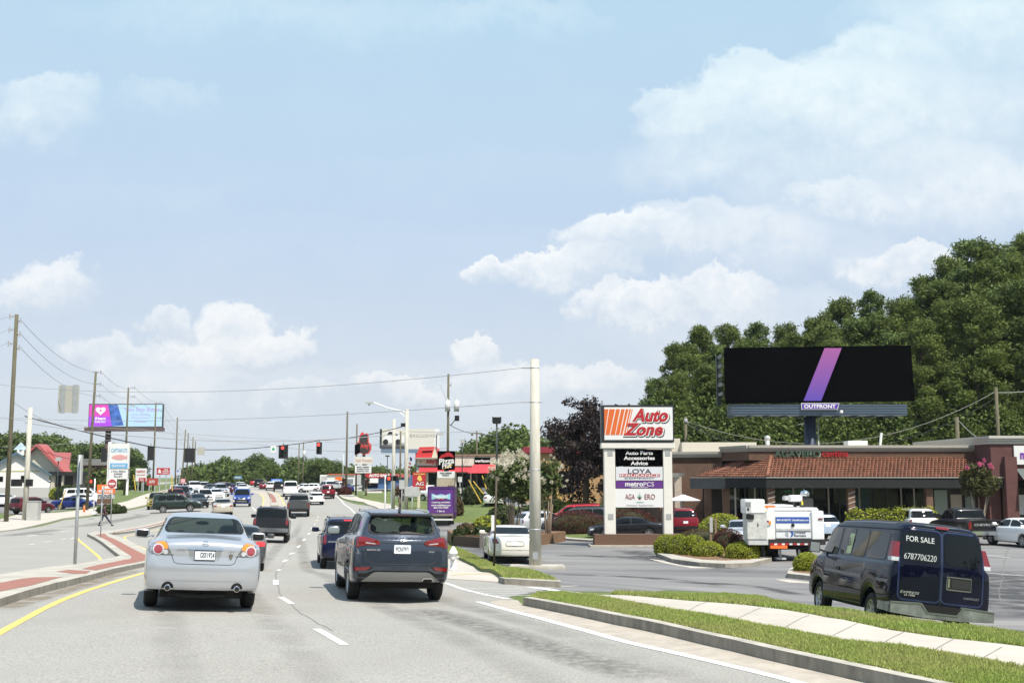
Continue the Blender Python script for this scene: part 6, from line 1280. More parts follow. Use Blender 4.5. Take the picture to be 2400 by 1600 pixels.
# tile canopy: eave in front, running round the cut corner
YE = 75.3; ze = zof(1900, 1118.5, YE); zt = zof(1900, 1072, YF - .02)
eave = [(Q(1625, 1118, 82).x, 81.), (Q(1695, 1118, 79.).x, 78.6), (Q(1798, 1118, YE).x, YE), (Q(2318, 1118, YE).x, YE)]
top = [(Q(1712, 1118, 83).x, 82.2), (Q(1756, 1118, 80).x, 79.3), (Q(1808, 1118, YF).x, YF - .02), (Q(2322, 1118, YF).x, YF - .02)]
def tile_plane(a0, a1, b0, b1):
    # a: eave ends, b: top ends (3-D); barrel tiles laid in rows
    a0, a1, b0, b1 = map(Vector, (a0, a1, b0, b1)); n = max(4, int(max((a1 - a0).length, (b1 - b0).length) / .25)); rows = 9; m = MB()
    m.add([L_(a0), L_(a1), L_(b1), L_(b0)], [(0, 1, 2, 3)])
    N_ = (a1 - a0).cross(b0 - a0).normalized()
    if N_.z < 0: N_ = -N_
    for i in range(n):
        for r in range(rows):
            p0 = a0.lerp(a1, (i + .5) / n); p1 = b0.lerp(b1, (i + .5) / n); q0 = p0.lerp(p1, r / rows); q1 = p0.lerp(p1, (r + 1.12) / rows) if r < rows - 1 else p1
            u = (a1 - a0).normalized(); w0 = (a0.lerp(b0, r / rows) - a1.lerp(b1, r / rows)).length / n * .36
            ring0 = []; ring1 = []
            for k in range(5):
                t = math.pi * k / 4; o = u * math.cos(t) * w0 + N_ * (math.sin(t) * w0 * .9)
                ring0.append(q0 + o * 1.1 + N_ * .085); ring1.append(q1 + o * .85 + N_ * .0)
            s = [L_(v) for v in ring0 + ring1]; m.add(s, [(k, k + 1, 6 + k, 5 + k) for k in range(4)] + [(0, 1, 2, 3, 4)])
    return m
for i in range(3):
    m = tile_plane(eave[i] + (ze,), eave[i + 1] + (ze,), top[i] + (zt - (.35 if i == 0 else 0),), top[i + 1] + (zt,)); m.build('tile_roof', M_tile, b)
m = MB()
for i in (1, 2): m.tube([L_(eave[i] + (ze + .08,)), L_(top[i] + (zt + .06,))], .12, 8)
m.build('ridge_tiles', M_tile, b, True)
fz1 = ze - .02; fz0 = zof(1900, 1143, YE)
fasc = [(Q(1628, 1118, 82).x - .5, 80.9), (Q(1695, 1118, 79).x, 78.3), (Q(1798, 1118, YE).x - .1, YE - .12), (Q(2355, 1118, YE).x, YE - .12)]
fas = wall('fascia', fasc[1:], fz0, fz1, M_fas, .15); wall('fascia', fasc[:2], fz0 - .1, fz1 - .05, pm('fascia_grey', (.06, .065, .065), rough=.75, var=.15), .15); wall('gutter', [(x, y - .06) for x, y in fasc], fz1 - .01, fz1 + .05, M_corn, .2)
wall('soffit_beam', [(x + .2, y + .5) for x, y in fasc], fz0 + .02, fz0 + .3, M_black, .2)
m = MB(); P = [fasc[0], fasc[1], fasc[2], fasc[3], (xD, YF), (xC, YF), (xB, 82)]; m.add([L_((x, y, fz0 + .05)) for x, y in P], [tuple(range(7))]); m.build('soffit', M_fas, b)
# front glazing and frames
YG = 78.2; z_g = GB
wall('shop_window', [(Q(1705, 1118, 80).x, 80.2), (Q(1800, 1118, YG).x, YG), (Q(2190, 1118, YG).x, YG)], GB, fz0 + .4, M_dark, .1)
wall('back_panel', [(Q(1640, 1118, 83).x, 81.9), (Q(1705, 1118, 80).x, 80.2)], GB, fz0 + .4, pm('dark_wood', (.035, .025, .02), rough=.8), .1)
M_fr = pm('frame_bronze', (.02, .018, .016), rough=.5)
for px in (1722, 1745, 1768, 1812, 1835, 1858, 1882, 1940, 1965, 2012, 2045, 2075, 2110, 2140): m = MB(); x = Q(px, 1118, YG).x; m.box(x - .05 - bo.x, x + .05 - bo.x, YG - .06 - bo.y, YG + .02 - bo.y, 0, fz0 + .3 - GB); m.build('window_frame', M_fr if px % 2 else pm('curtain_pale', (.35, .33, .28), rough=.8), b)
M_pg = pm('pale_glass', (.30, .38, .35), rough=.3)
def fr(name, x0, x1, y0, y1, mat, Y=YG - .05, th=.06):
    m = MB(); m.box(P3(x0, 1118, Y).x - bo.x, P3(x1, 1118, Y).x - bo.x, Y - bo.y, Y + th - bo.y, zof(1900, y1, Y) - GB, zof(1900, y0, Y) - GB); return m.build(name, mat, b)
wall('shop_front', [(Q(2190, 1118, YG).x, YG), (xD, YG)], GB, fz0 + .4, M_fr, .1)
fr('shop_window', 2188, 2218, 1148, 1205, M_pg); fr('shop_window', 2260, 2290, 1150, 1215, M_pg); fr('shop_window', 2294, 2318, 1150, 1215, M_pg); fr('door', 2226, 2252, 1158, 1225, pm('door_cream', (.48, .44, .38), rough=.5))
fr('green_poster', 2003, 2038, 1145, 1190, pm('poster_green', (.02, .08, .03), var=.9, scale=1.2, c2=(.01, .02, .05))); fr('lit_sign', 1830, 1882, 1147, 1155, pm('green_neon', (.03, .12, .04), var=.8, scale=6))
M_rope = pm('rope_light', (.7, .68, .6))
for px, Y in ((1658, 80.2), (1700, 78.8), (1805, 75.7), (1992, 75.7), (2174, 75.7)):
    m = MB(); x = Q(px, 1118, Y).x; m.box(x - .22 - bo.x, x + .22 - bo.x, Y - .22 - bo.y, Y + .22 - bo.y, 0, fz0 - .02 - GB); o = m.build('column', M_bt, b)
    if px in (1805, 1992):
        m = MB()
        for i in range(8): z = .5 + i * .33; m.tube([(x - .24 - bo.x, Y - .25 - bo.y, z), (x + .24 - bo.x, Y - .25 - bo.y, z + .16)], .016, 5)
        m.build('rope_light', M_rope, o)
# raised letters above the tiles
zz_t = (zof(1900, 1063, YF) - GB); 
text('lettering', 'AGAVERO', pm('letter_green', (.05, .09, .06), rough=.4), b, (Q(1869, 1118, YF).x - bo.x, -.13, zz_t), size=1, width=107 / (F / YF), height=15 / (F / YF), bold=.015, ext=.05); text('lettering', 'AGAVERO', pm('letter_edge', (.4, .38, .3)), b, (Q(1870, 1118, YF).x - bo.x, -.06, zz_t - .03), size=1, width=109 / (F / YF), height=16.5 / (F / YF), bold=.02, ext=.02)
text('lettering', 'cantina', M_red2, b, (Q(1958, 1118, YF).x - bo.x, -.13, zz_t), size=1, width=62 / (F / YF), height=14 / (F / YF), bold=.01, ext=.05)
# roof equipment
m = MB(); x = Q(2067, 1118, 80).x; m.tube([(x - .12, 80, zc0 - .5), (x + .08, 80, zof(2067, 1014, 80))], .09, 8); simple('roof_vent', m, M_white, 'white leaning vent pipe on the restaurant roof', 'vent')
m = MB(); x = Q(1801, 1118, 81).x; m.tube([(x, 81, zc0 - .5), (x, 81, zof(1801, 1030, 81))], .16, 10); m.ball((x, 81, zof(1801, 1027, 81)), .22); simple('roof_vent', m, M_alu, 'round metal fan on the restaurant roof edge', 'vent', smooth=True)
m = MB(); x = Q(2008, 1118, 84).x; m.box(x - .7, x + .7, 83.4, 84.6, zc0 - .5, zof(2008, 1033, 84)); simple('roof_unit', m, M_white, 'flat pale unit on the restaurant roof', 'roof unit')
m = MB(); x0, x1 = Q(1600, 1118, 88).x, Q(1775, 1118, 88).x; m.box(x0, x1, 88, 92, zc0 - .6, zof(1700, 1036, 88)); m.box(x0 - 2.6, x0, 89, 91, zc0 - .6, zof(1600, 1026, 88)); simple('roof_unit', m, M_roofm, 'long pale plant housing behind the left wing cornice', 'roof unit')
# end block with the violet shop sign
YP = 75.2; e = thing('shop_building', (Q(2370, 1118, YP).x, YP, GB), 'maroon brick end block with stone cornice and violet lettered sign at the right edge', 'building'); eo = e.location
def eb(name, x0, x1, y0, y1, Ya, Yb, mat): m = MB(); m.box(P3(x0, 1118, YP).x - eo.x, P3(x1, 1118, YP).x - eo.x, Ya - eo.y, Yb - eo.y, zof(1900, y1, YP) - eo.z, zof(1900, y0, YP) - eo.z); return m.build(name, mat, e)
eb('wall', 2325, 2620, 1040, 1125, YP, YP + 14, M_bm); eb('pier', 2352, 2380, 1070, 1250, YP - .35, YP + .3, M_bm); eb('side_wall', 2325, 2352, 1125, 1260, YP + .6, YP + 3, M_bm); eb('storefront', 2380, 2620, 1125, 1260, YP + 2.2, YP + 2.6, M_dark)
for i, (o, a, c) in enumerate(((.30, 1021, 1027), (.2, 1027.2, 1033), (.1, 1033.2, 1040))): eb('cornice', 2318 + i * 2, 2640, a, c, YP - o, YP + 14, pm('cornice_light', (.46, .44, .40), rough=.8))
eb('sign_panel', 2378, 2470, 1044, 1088, YP - .12, YP - .003, M_pan); text('lettering', 'm', pm('letter_violet', (.16, .02, .30)), e, (P3(2399, 1118, YP).x - eo.x, -.14, zof(1900, 1068, YP) - eo.z), size=1, width=.42, height=.42, bold=.04)
m = MB(); x = P3(2380, 1118, YP).x - eo.x; z0 = zof(1900, 1138, YP) - eo.z; z1 = zof(1900, 1098, YP) - eo.z; m.add([(x, -.1, z1), (x + 4, -.1, z1), (x + 4, -1.2, z0), (x + .3, -1.2, z0)], [(0, 1, 2, 3)]); m.build('awning', pm('awning_slate', (.06, .08, .08), rough=.6), e)
eb('poster', 2388, 2440, 1160, 1208, YP + 2.1, YP + 2.15, M_pan); m = MB(); x = P3(2392, 1118, YP).x - eo.x; z = zof(1900, 1176, YP) - eo.z; m.box(x, x + .35, 2.05, 2.09, z - .2, z + .25); m.build('poster_picture', M_under, e)
# small column porch at the left wing
t = thing('stone_pier', (Q(1588, 1118, 82).x, 82, GB), 'pale stone pier with flared cap at the left corner of the restaurant', 'pier'); m = MB(); m.box(-.25, .25, -.25, .25, 0, zof(1588, 1118, 82) - GB); m.build('shaft', pm('pier_stone', (.42, .35, .28), var=.2, scale=3), t); zt_ = zof(1588, 1118, 82) - GB
m = MB(); m.tube([(0, 0, zt_), (0, 0, zt_ + .3)], [.36, .62], 4); m.build('cap', M_stuc, t)

# ---------------------------------------------------------------- far buildings on the left
def house(name, px0, px1, Y, yb, mats, label, parts): pass
def boxb(name, x0, x1, y0, y1, Y, D, mat, label, cat='building'):
    g_ = min(gy(x0, Y).z, gy(x1, Y).z) - .3; t = thing(name, (P3((x0 + x1) / 2, 1118, Y).x, Y, g_), label, cat); W_ = (P3(x1, 1118, Y).x - P3(x0, 1118, Y).x) / 2
    m = MB(); m.box(-W_, W_, 0, D, 0, zof(1200, y0, Y) - g_); m.build('wall', mat, t); return t, W_, zof(1200, y0, Y) - g_
def bq(t, name, x0, x1, y0, y1, Y, d0, d1, mat):
    m = MB(); o = t.location; m.box(P3(x0, PYB, Y).x - o.x, P3(x1, PYB, Y).x - o.x, d0, d1, zof(1200, y1, Y) - o.z, zof(1200, y0, Y) - o.z); return m.build(name, mat, t)
def gable(t, name, pts, Y, d0, d1, mat, axis='y'):
    o = t.location; m = MB(); m.prism([(P3(x, 1118, Y).x - o.x, zof(1200, y, Y) - o.z) for x, y in pts], 'y', d0, d1); return m.build(name, mat, t)
M_wclad = pm('white_cladding', (.66, .66, .64), rough=.7, var=.08, scale=1, stretch=(3, 3, .3)); M_blutrim = pm('blue_trim', (.06, .11, .14), rough=.6); M_redroof = pm('red_metal_roof', (.40, .095, .085), rough=.5, var=.1); M_creamw = pm('cream_wall', (.58, .54, .42), rough=.8)
Y = 155.; t = thing('restaurant_building', (P3(37, 1118, Y).x, Y, gy(37, Y).z - .3), 'white clad restaurant with blue gable trim and little cupola at the left', 'building', rz=R(24))
gable(t, 'wall', [(-60, 1172), (112, 1172), (109, 1112), (37, 1064), (-40, 1112), (-60, 1112)], Y, 0, 14, M_wclad); gable(t, 'roof_edge', [(35, 1058), (116, 1112), (114, 1116), (37, 1065), (-42, 1117), (-44, 1112)], Y, -.6, 14.2, M_blutrim)
bq(t, 'cupola', 37, 53, 1052, 1066, Y, 1, 2.4, M_wclad); o = t.location; m = MB(); c0 = P3(45, 1118, Y).x - o.x; m.tube([(c0, 1.7, zof(1200, 1053, Y) - o.z), (c0, 1.7, zof(1200, 1035, Y) - o.z)], [.95, .02], 4); m.build('cupola_roof', pm('pale_blue_roof', (.35, .45, .5)), t)
for a, b_, c_, d_ in ((0, 10, 1116, 1128), (48, 56, 1114, 1130), (-22, -8, 1116, 1128)): bq(t, 'window', a, b_, c_, d_, Y, -.05, -.004, M_dark)
bq(t, 'trim_band', -60, 88, 1102.5, 1104.5, Y, -.04, -.003, pm('ochre_trim', (.4, .36, .12))); bq(t, 'plinth', -60, 112, 1142, 1172, Y, -.1, -.006, pm('grey_plinth', (.4, .4, .38)))
Y = 172.; t = thing('restaurant_building', (P3(110, 1118, Y).x, Y, gy(110, Y).z - .5), 'cream A-frame restaurant with steep red metal roof behind the white one', 'building')
gable(t, 'wall', [(66, 1105), (152, 1105), (89, 1046), (66, 1062)], Y, 0, 2, M_creamw); gable(t, 'roof', [(60, 1064), (88, 1040), (93, 1040), (157, 1106), (150, 1106), (88, 1046), (66, 1066)], Y, -1, 2.2, M_redroof)
o = t.location; 
def q3(px, py, YY_): p = P3(px, py, YY_); return (p.x - o.x, p.y - o.y, p.z - o.z)
m = MB(); v = [q3(92, 1041, Y), q3(120, 1059, Y), q3(166, 1060, Y + 9), q3(168, 1062, Y + 14), q3(161, 1105, Y + 2), q3(154, 1105, Y)]; m.add(v, [(0, 1, 5), (1, 2, 4, 5), (2, 3, 4)]); m.build('side_roof', M_redroof, t)
bq(t, 'porch_roof', 110, 172, 1105, 1114, Y, -3, 6, M_fas); 
for a, b_ in ((112, 116), (135, 143), (160, 163)): bq(t, 'porch_post', a, b_, 1114, 1150, Y, -2.5, -2, M_creamw)
bq(t, 'porch_wall', 112, 166, 1114, 1150, Y, 1, 6, pm('porch_dark', (.05, .04, .035)))
t, w_, h_ = boxb('shop_building', 168, 250, 1090, 1150, 215, 12, brickmat('brick_red', (.22, .10, .075), (.19, .085, .065)), 'plain brown brick block beyond the leaning wooden pole'); bq(t, 'roof', 165, 250, 1075, 1090, 215, -1, 10, pm('grey_shingle', (.22, .22, .21))); bq(t, 'awning', 170, 186, 1108, 1118, 215, -1, -.1, M_org); bq(t, 'awning', 187, 205, 1108, 1118, 215, -1, -.1, pm('awning_green', (.03, .12, .06)))
t, w_, h_ = boxb('shop_building', -60, 34, 1055, 1150, 230, 10, pm('tan_block', (.36, .29, .2)), 'tan block behind the white restaurant at the left edge')
# roadside screen (far left billboard)
PYB = 973
Y0 = 225.; s_ = F / Y0; t = thing('roadside_screen', (P3(245, 1118, Y0).x, Y0, gy(245, Y0).z), 'pink and pale blue advertising screen on a brown column at the left', 'billboard'); o = t.location
def sb(name, x0, x1, y0, y1, d0, d1, mat): return bq(t, name, x0, x1, y0, y1, Y0, d0, d1, mat)
def pic(name, c, e=.12, **k): return pm(name, c, rough=.3, emit=e, **k)
sb('frame', 207.5, 381, 946, 1000.5, .0, .9, M_dkg); sb('screen', 209, 380, 948, 999, -.05, -.001, pic('screen_pale', (.40, .58, .72)))
m = MB(); m.prism([(P3(a, PYB, Y0).x - o.x, zof(1200, b_, Y0) - o.z) for a, b_ in ((209, 948), (253, 948), (263, 998), (209, 998))], 'y', -.08, -.051); m.build('screen_pink', grad_mat2 if False else pic('screen_pink', (.62, .06, .42)), t)
m = MB(); m.prism([(P3(a, PYB, Y0).x - o.x, zof(1200, b_, Y0) - o.z) for a, b_ in ((209, 975), (258, 975), (263, 998.5), (209, 998.5))], 'y', -.10, -.081); m.build('screen_violet', pic('screen_violet', (.38, .06, .72)), t)
m = MB(); m.prism([(P3(a, PYB, Y0).x - o.x, zof(1200, b_, Y0) - o.z) for a, b_ in ((253, 948), (275, 948), (291, 996), (263, 998))], 'y', -.09, -.0515); m.build('screen_phone', pic('screen_blue', (.06, .14, .45), var=.6, scale=1), t)
m = MB(); hc = (P3(236, PYB, Y0).x - o.x, zof(1200, 962, Y0) - o.z); HP = []
for k in range(24):
    a = 2 * math.pi * k / 24; HP.append((hc[0] + 1.05 * (16 * math.sin(a) ** 3) / 17, hc[1] + .85 * (13 * math.cos(a) - 5 * math.cos(2 * a) - 2 * math.cos(3 * a) - math.cos(4 * a)) / 15))
m.prism(HP, 'y', -.14, -.101); m.build('heart_emblem', pic('screen_white', (.8, .8, .85)), t)
m = MB(); m.tube([(hc[0], -.15, hc[1]), (hc[0], -.142, hc[1])], .22, 10); m.build('heart_dot', MATS['screen_pink'], t)
text('lettering', 'iHeart', MATS['screen_white'], t, (hc[0], -.11, zof(1200, 980, Y0) - o.z), size=1, width=2.1, height=.55, bold=.03); text('lettering', 'RADIO', MATS['screen_white'], t, (hc[0], -.11, zof(1200, 987.5, Y0) - o.z), size=1, width=2.1, height=.5, bold=.02)
text('lettering', 'Now Even Better', pic('screen_lilac', (.40, .25, .62)), t, (P3(333, PYB, Y0).x - o.x, -.06, zof(1200, 959, Y0) - o.z), size=1, width=6.9, height=.85)
for i, w in enumerate((5.5, 5., 3.5)): text('lettering', ('all your favourite music', 'all your favourite stations', 'all free')[i] if False else ('Live Radio', 'Playlists', 'Podcasts')[i], MATS['screen_lilac'], t, (P3(330, PYB, Y0).x - o.x, -.06, zof(1200, 971 + i * 8, Y0) - o.z), size=1, width=w * .7, height=.4)
sb('catwalk', 203, 383, 1001, 1010, -1, 1.2, pm('catwalk_brown', (.10, .07, .065))); m = MB(); x = P3(246, 1118, Y0).x - o.x; m.tube([(x, .8, -1), (x, .8, zof(1200, 1002, Y0) - o.z)], .55, 14); m.build('column', pm('column_brown', (.09, .055, .045)), t, True)
# centre billboard with a car picture
PYB = 1030; Y0 = 235.; t = thing('billboard', (P3(981, 1118, Y0).x, Y0, gy(981, Y0).z), 'pale billboard showing a white car, between the white poles', 'billboard'); o = t.location
sb('face', 892, 1029, 1005, 1056, 0, .5, pm('poster_cream', (.60, .57, .50))); sb('face_end', 1018, 1030, 1004, 1056, -.02, -.001, M_pan); sb('frame', 890, 895, 1005, 1050, -.1, .4, M_dkg); sb('poster_road', 895, 955, 1042, 1056, -.05, -.001, pm('poster_dark', (.05, .05, .05)))
m = MB(); CP_ = [(897, 1033), (900, 1026), (906, 1014), (916, 1008), (928, 1010), (938, 1019), (952, 1023), (957, 1030), (956, 1036), (944, 1038), (905, 1038)]; m.prism([(P3(a, PYB, Y0).x - o.x, zof(1200, b_, Y0) - o.z) for a, b_ in CP_], 'y', -.12, -.06); m.build('poster_car', M_pan, t)
m = MB(); [m.tube([(P3(a, PYB, Y0).x - o.x, -.15, zof(1200, 1035, Y0) - o.z), (P3(a, PYB, Y0).x - o.x, -.122, zof(1200, 1035, Y0) - o.z)], .55, 12) for a in (904, 933)]; m.prism([(P3(a, PYB, Y0).x - o.x, zof(1200, b_, Y0) - o.z) for a, b_ in ((906, 1019), (912, 1011), (926, 1012), (933, 1020))], 'y', -.14, -.121); m.build('poster_wheels', M_under, t)
text('lettering', 'ENJOY CARS', pm('poster_grey', (.3, .3, .28)), t, (P3(996, 1118, Y0).x - o.x, -.05, zof(1200, 1020, Y0) - o.z), size=1, width=4.8, height=.65) if False else text('lettering', 'EXCLUSIVE', pm('poster_grey', (.3, .3, .28)), t, (P3(990, 1118, Y0).x - o.x, -.05, zof(1200, 1020, Y0) - o.z), size=1, width=5.2, height=.6, spacing=1.3)
sb('skirt', 894, 1005, 1052, 1061, -.6, .2, pm('skirt_blue', (.12, .18, .26))); m = MB(); x = P3(978, 1118, Y0).x - o.x; m.tube([(x, .8, -1), (x, .8, zof(1200, 1056, Y0) - o.z)], .5, 12); m.build('column', M_dkg, t, True)
# fish restaurant sign
PYB = 1118
Y0 = 120.; t = thing('restaurant_sign', (P3(278, 1118, Y0).x, Y0, gy(278, Y0).z), 'tall white sign with blue letters and a pink fish above a letter board', 'sign'); o = t.location
sb('post', 250, 255.5, 1035, 1168, .05, .3, M_white); sb('post', 296, 300, 1090, 1160, .05, .3, M_white); sb('panel', 255, 301, 1039, 1098, -.15, .2, M_pan); sb('blue_band', 258, 299, 1085, 1097, -.17, -.151, pm('band_blue', (.12, .35, .6))); sb('letter_board', 255, 300, 1099, 1122, -.15, .2, M_pan)
text('lettering', 'CAPTAIN D\'S', pm('letter_blue', (.10, .32, .5)), t, (P3(278, 1118, Y0).x - o.x, -.16, zof(1200, 1055, Y0) - o.z), size=1, width=1.7, height=.45, bold=.02)
m = MB(); c0 = (P3(277, 1118, Y0).x - o.x, zof(1200, 1071, Y0) - o.z); m.prism([(c0[0] + .72 * math.cos(a), c0[1] + .26 * math.sin(a) * (1 + .3 * math.cos(a))) for a in [2 * math.pi * k / 16 for k in range(16)]] , 'y', -.18, -.151); m.prism([(c0[0] + .6, c0[1]), (c0[0] + .95, c0[1] + .25), (c0[0] + .9, c0[1] - .25)], 'y', -.19, -.181); m.build('fish_emblem', pm('fish_pink', (.6, .3, .3)), t)
text('lettering', 'SEAFOOD', M_pan, t, (P3(278, 1118, Y0).x - o.x, -.18, zof(1200, 1091, Y0) - o.z), size=1, width=1.4, height=.26, bold=.02)
for i, s in enumerate(('2 FULL MEALS', 'SHRIMP', 'FILLET')): text('lettering', s, M_ink, t, (P3(278, 1118, Y0).x - o.x, -.16, zof(1200, 1104 + i * 6.2, Y0) - o.z), size=1, width=(1.5, .9, .9)[i], height=.19, bold=.02)
# orange restaurant sign
Y0 = 108.; t = thing('restaurant_sign', (P3(249, 1118, Y0).x, Y0, gy(249, Y0).z), 'low orange restaurant sign over a grey letter board on a brick plinth', 'sign'); o = t.location
sb('plinth', 231, 264, 1168, 1180, -.2, .3, M_brickb); sb('panel', 229.5, 269, 1135, 1156.5, -.1, .3, M_org); sb('letter_board', 230, 268, 1157.5, 1167.5, -.1, .3, pm('board_grey', (.5, .5, .48))); text('lettering', 'POPEYES', M_pan, t, (P3(249, 1118, Y0).x - o.x, -.12, zof(1200, 1151, Y0) - o.z), size=1, width=1.25, height=.26, bold=.04)
m = MB(); m.ball((P3(250, 1118, Y0).x - o.x, -.1, zof(1200, 1142, Y0) - o.z), (.15, .03, .14)); m.build('emblem', M_pan, t); [text('lettering', s, M_ink, t, (P3(249, 1118, Y0).x - o.x, -.12, zof(1200, 1160.3 + i * 4.4, Y0) - o.z), size=1, width=1.3, height=.13, bold=.03) for i, s in enumerate(('DRIVE THRU OPEN', '2 CAN DINE'))]
# other small roadside signs
def small_sign(px0, px1, y0, y1, Y, mat, label, words=(), posts=2, wmat=None, base=None, group='small roadside boards'):
    t = thing('roadside_board', (P3((px0 + px1) / 2, 1118, Y).x, Y, gy((px0 + px1) / 2, Y).z), label, 'sign', group); o = t.location; s = F / Y; bq(t, 'panel', px0, px1, y0, y1, Y, -.1, .15, mat)
    for i in range(posts): x = P3(px0 + (px1 - px0) * ((i + .5) / posts), 1118, Y).x - o.x; m = MB(); m.tube([(x, 0, -.3), (x, 0, zof(1200, y1, Y) - o.z)], .09, 6); m.build('post', base or M_steel, t)
    for (w, fx, fy, fw, fh) in words: text('lettering', w, wmat or M_pan, t, (P3(px0 + (px1 - px0) * fx, 1118, Y).x - o.x, -.12, zof(1200, y0 + (y1 - y0) * fy, Y) - o.z), size=1, width=(px1 - px0) * fw / s, height=(y1 - y0) * fh / s, bold=.03)
    return t
small_sign(318, 343, 1097, 1127, 180, M_pan, 'white board with red brand word, right of the fish sign', (('NAPCO', .5, .25, .8, .2), ('AUTO PARTS', .5, .52, .8, .08)), wmat=M_red2)
small_sign(326, 341, 1119, 1128, 176, M_red2, 'small red board overlapping the lower corner of the white one', (('BUY', .5, .3, .6, .25), ('HERE', .5, .7, .6, .25)), 1)
small_sign(344, 370, 1120, 1137, 185, pm('lattice_red', (.35, .05, .04), var=.4, scale=3), 'red lattice gate sign between the two poles', (('AUTO', .5, .5, .5, .4),))
small_sign(367, 397, 1096, 1111.5, 190, M_red2, 'wide red roadside board with white lettering', (('THE', .72, .25, .3, .2), ('SHACK', .72, .5, .5, .22), ('&', .25, .5, .3, .6), ('GRILL', .72, .78, .5, .18)), 2)
small_sign(411, 423, 1099, 1113, 215, pm('pale_board', (.5, .5, .58)), 'narrow pale board with blue head between the far poles', (('BP', .5, .3, .5, .3),), 2, M_blue)
small_sign(424, 434, 1121, 1132, 200, pm('pink_board', (.6, .25, .28)), 'small pink and red banner at the kerb before the queue', (('SALE', .5, .5, .7, .3),), 1); small_sign(549, 567, 1115, 1122, 240, pm('teal_board', (.10, .22, .32)), 'slate blue board on a brick stand in front of the far trees', (('MOTEL', .5, .5, .7, .4),), 1, base=M_brickb)
small_sign(636, 661, 1122, 1133, 240, pm('bright_blue_board', (.08, .25, .75)), 'bright blue board above the far black pickup', (('RENT', .5, .45, .7, .5),), 1)
# hat-shaped restaurant sign
Y0 = 150.; s_ = F / Y0; t = thing('hat_sign', (P3(852, 1118, Y0).x, Y0, gy(852, Y0).z), 'black hat-shaped restaurant sign outlined in red above two white boards', 'sign'); o = t.location
def poly_px(P, d0, d1, name, mat): m = MB(); m.prism([(P3(a, 1118, Y0).x - o.x, zof(1200, b_, Y0) - o.z) for a, b_ in P], 'y', d0, d1); return m.build(name, mat, t)
hat = [(840, 1034), (841, 1021), (846, 1013), (850, 1012), (852, 1018), (858, 1014), (862, 1019), (863, 1036), (869, 1041), (869, 1052), (864, 1062), (852, 1065), (843, 1061), (832, 1066), (831, 1044)]
hi = [(842, 1034), (843, 1022), (850, 1018), (857, 1017), (861, 1021), (861, 1036), (842, 1037)]
poly_px(hat, -.2, .2, 'hat_outline', pm('hat_red', (.62, .05, .04))); poly_px(hi, -.26, -.21, 'hat_crown', pm('hat_black', (.03, .03, .028))); poly_px([(836, 1038), (862, 1038), (867, 1043), (867, 1051), (862, 1060), (852, 1063), (843, 1059), (836, 1060)], -.24, -.21, 'hat_brim', MATS['hat_black']); poly_px([(831, 1042), (843, 1040), (843, 1060), (831, 1066)], -.3, -.21, 'hat_side', M_blk)
text('lettering', "Arby's", MATS['hat_red'], t, (P3(856, 1118, Y0).x - o.x, -.27, zof(1200, 1046, Y0) - o.z), size=1, width=1.3, height=.75, bold=.03); sb('pole', 848, 854, 1064, 1150, .25, .7, M_dkg)
sb('panel', 831, 873, 1070, 1087, -.2, .2, pm('board_cream', (.62, .6, .55))); text('lettering', 'Slow Roasted', pm('letter_faded_red', (.5, .25, .2)), t, (P3(852, 1118, Y0).x - o.x, -.22, zof(1200, 1078, Y0) - o.z), size=1, width=2.1, height=.45)
sb('letter_board', 832, 870, 1090, 1108, -.2, .2, M_pan); [text('lettering', s, M_ink, t, (P3(851, 1118, Y0).x - o.x, -.22, zof(1200, 1094 + 4.8 * i, Y0) - o.z), size=1, width=1.6, height=.17, bold=.03) for i, s in enumerate(('BIG BEEF', 'LOADED ITALIAN', 'SANDWICH 2 FOR 5'))]
# pizza sign
Y0 = 118.; s_ = F / Y0; t = thing('pizza_sign', (P3(1045, 1118, Y0).x, Y0, gy(1045, Y0).z), 'black pizza restaurant sign with red roof emblem on a tan base', 'sign'); o = t.location
sb('base', 1024, 1065, 1121, 1165, -.2, .4, pm('tan_brick', (.42, .36, .27), var=.15, scale=4)); sb('panel', 1025, 1066, 1056.5, 1101, -.15, .3, M_blk); sb('letter_board', 1025, 1066, 1104, 1120, -.15, .3, M_pan); sb('mount', 1040, 1050, 1101, 1104, 0, .2, M_black)
poly_px([(1028, 1075), (1034, 1066), (1042, 1063), (1046, 1060), (1054, 1060), (1061, 1065), (1064, 1072), (1052, 1069), (1040, 1071)], -.19, -.151, 'roof_emblem', M_red2)
text('lettering', 'Pizza', M_pan, t, (P3(1046, 1118, Y0).x - o.x, -.17, zof(1200, 1080, Y0) - o.z), size=1, width=1.6, height=.62, bold=.03, shear=.15, ).rotation_euler[1] = -.12; text('lettering', 'Hut', M_pan, t, (P3(1047, 1118, Y0).x - o.x, -.17, zof(1200, 1090, Y0) - o.z), size=1, width=1.0, height=.6, bold=.03, shear=.15).rotation_euler[1] = -.12
poly_px([(1038, 1100), (1052, 1091), (1063, 1087), (1053, 1093)], -.18, -.151, 'swoosh', pm('swoosh_yellow', (.8, .55, .02))); [text('lettering', s, M_ink, t, (P3(1045, 1118, Y0).x - o.x, -.17, zof(1200, 1108 + 5 * i, Y0) - o.z), size=1, width=1.2 - .5 * i, height=.17, bold=.03) for i, s in enumerate(('NOW HIRING', 'PIZZA'))]
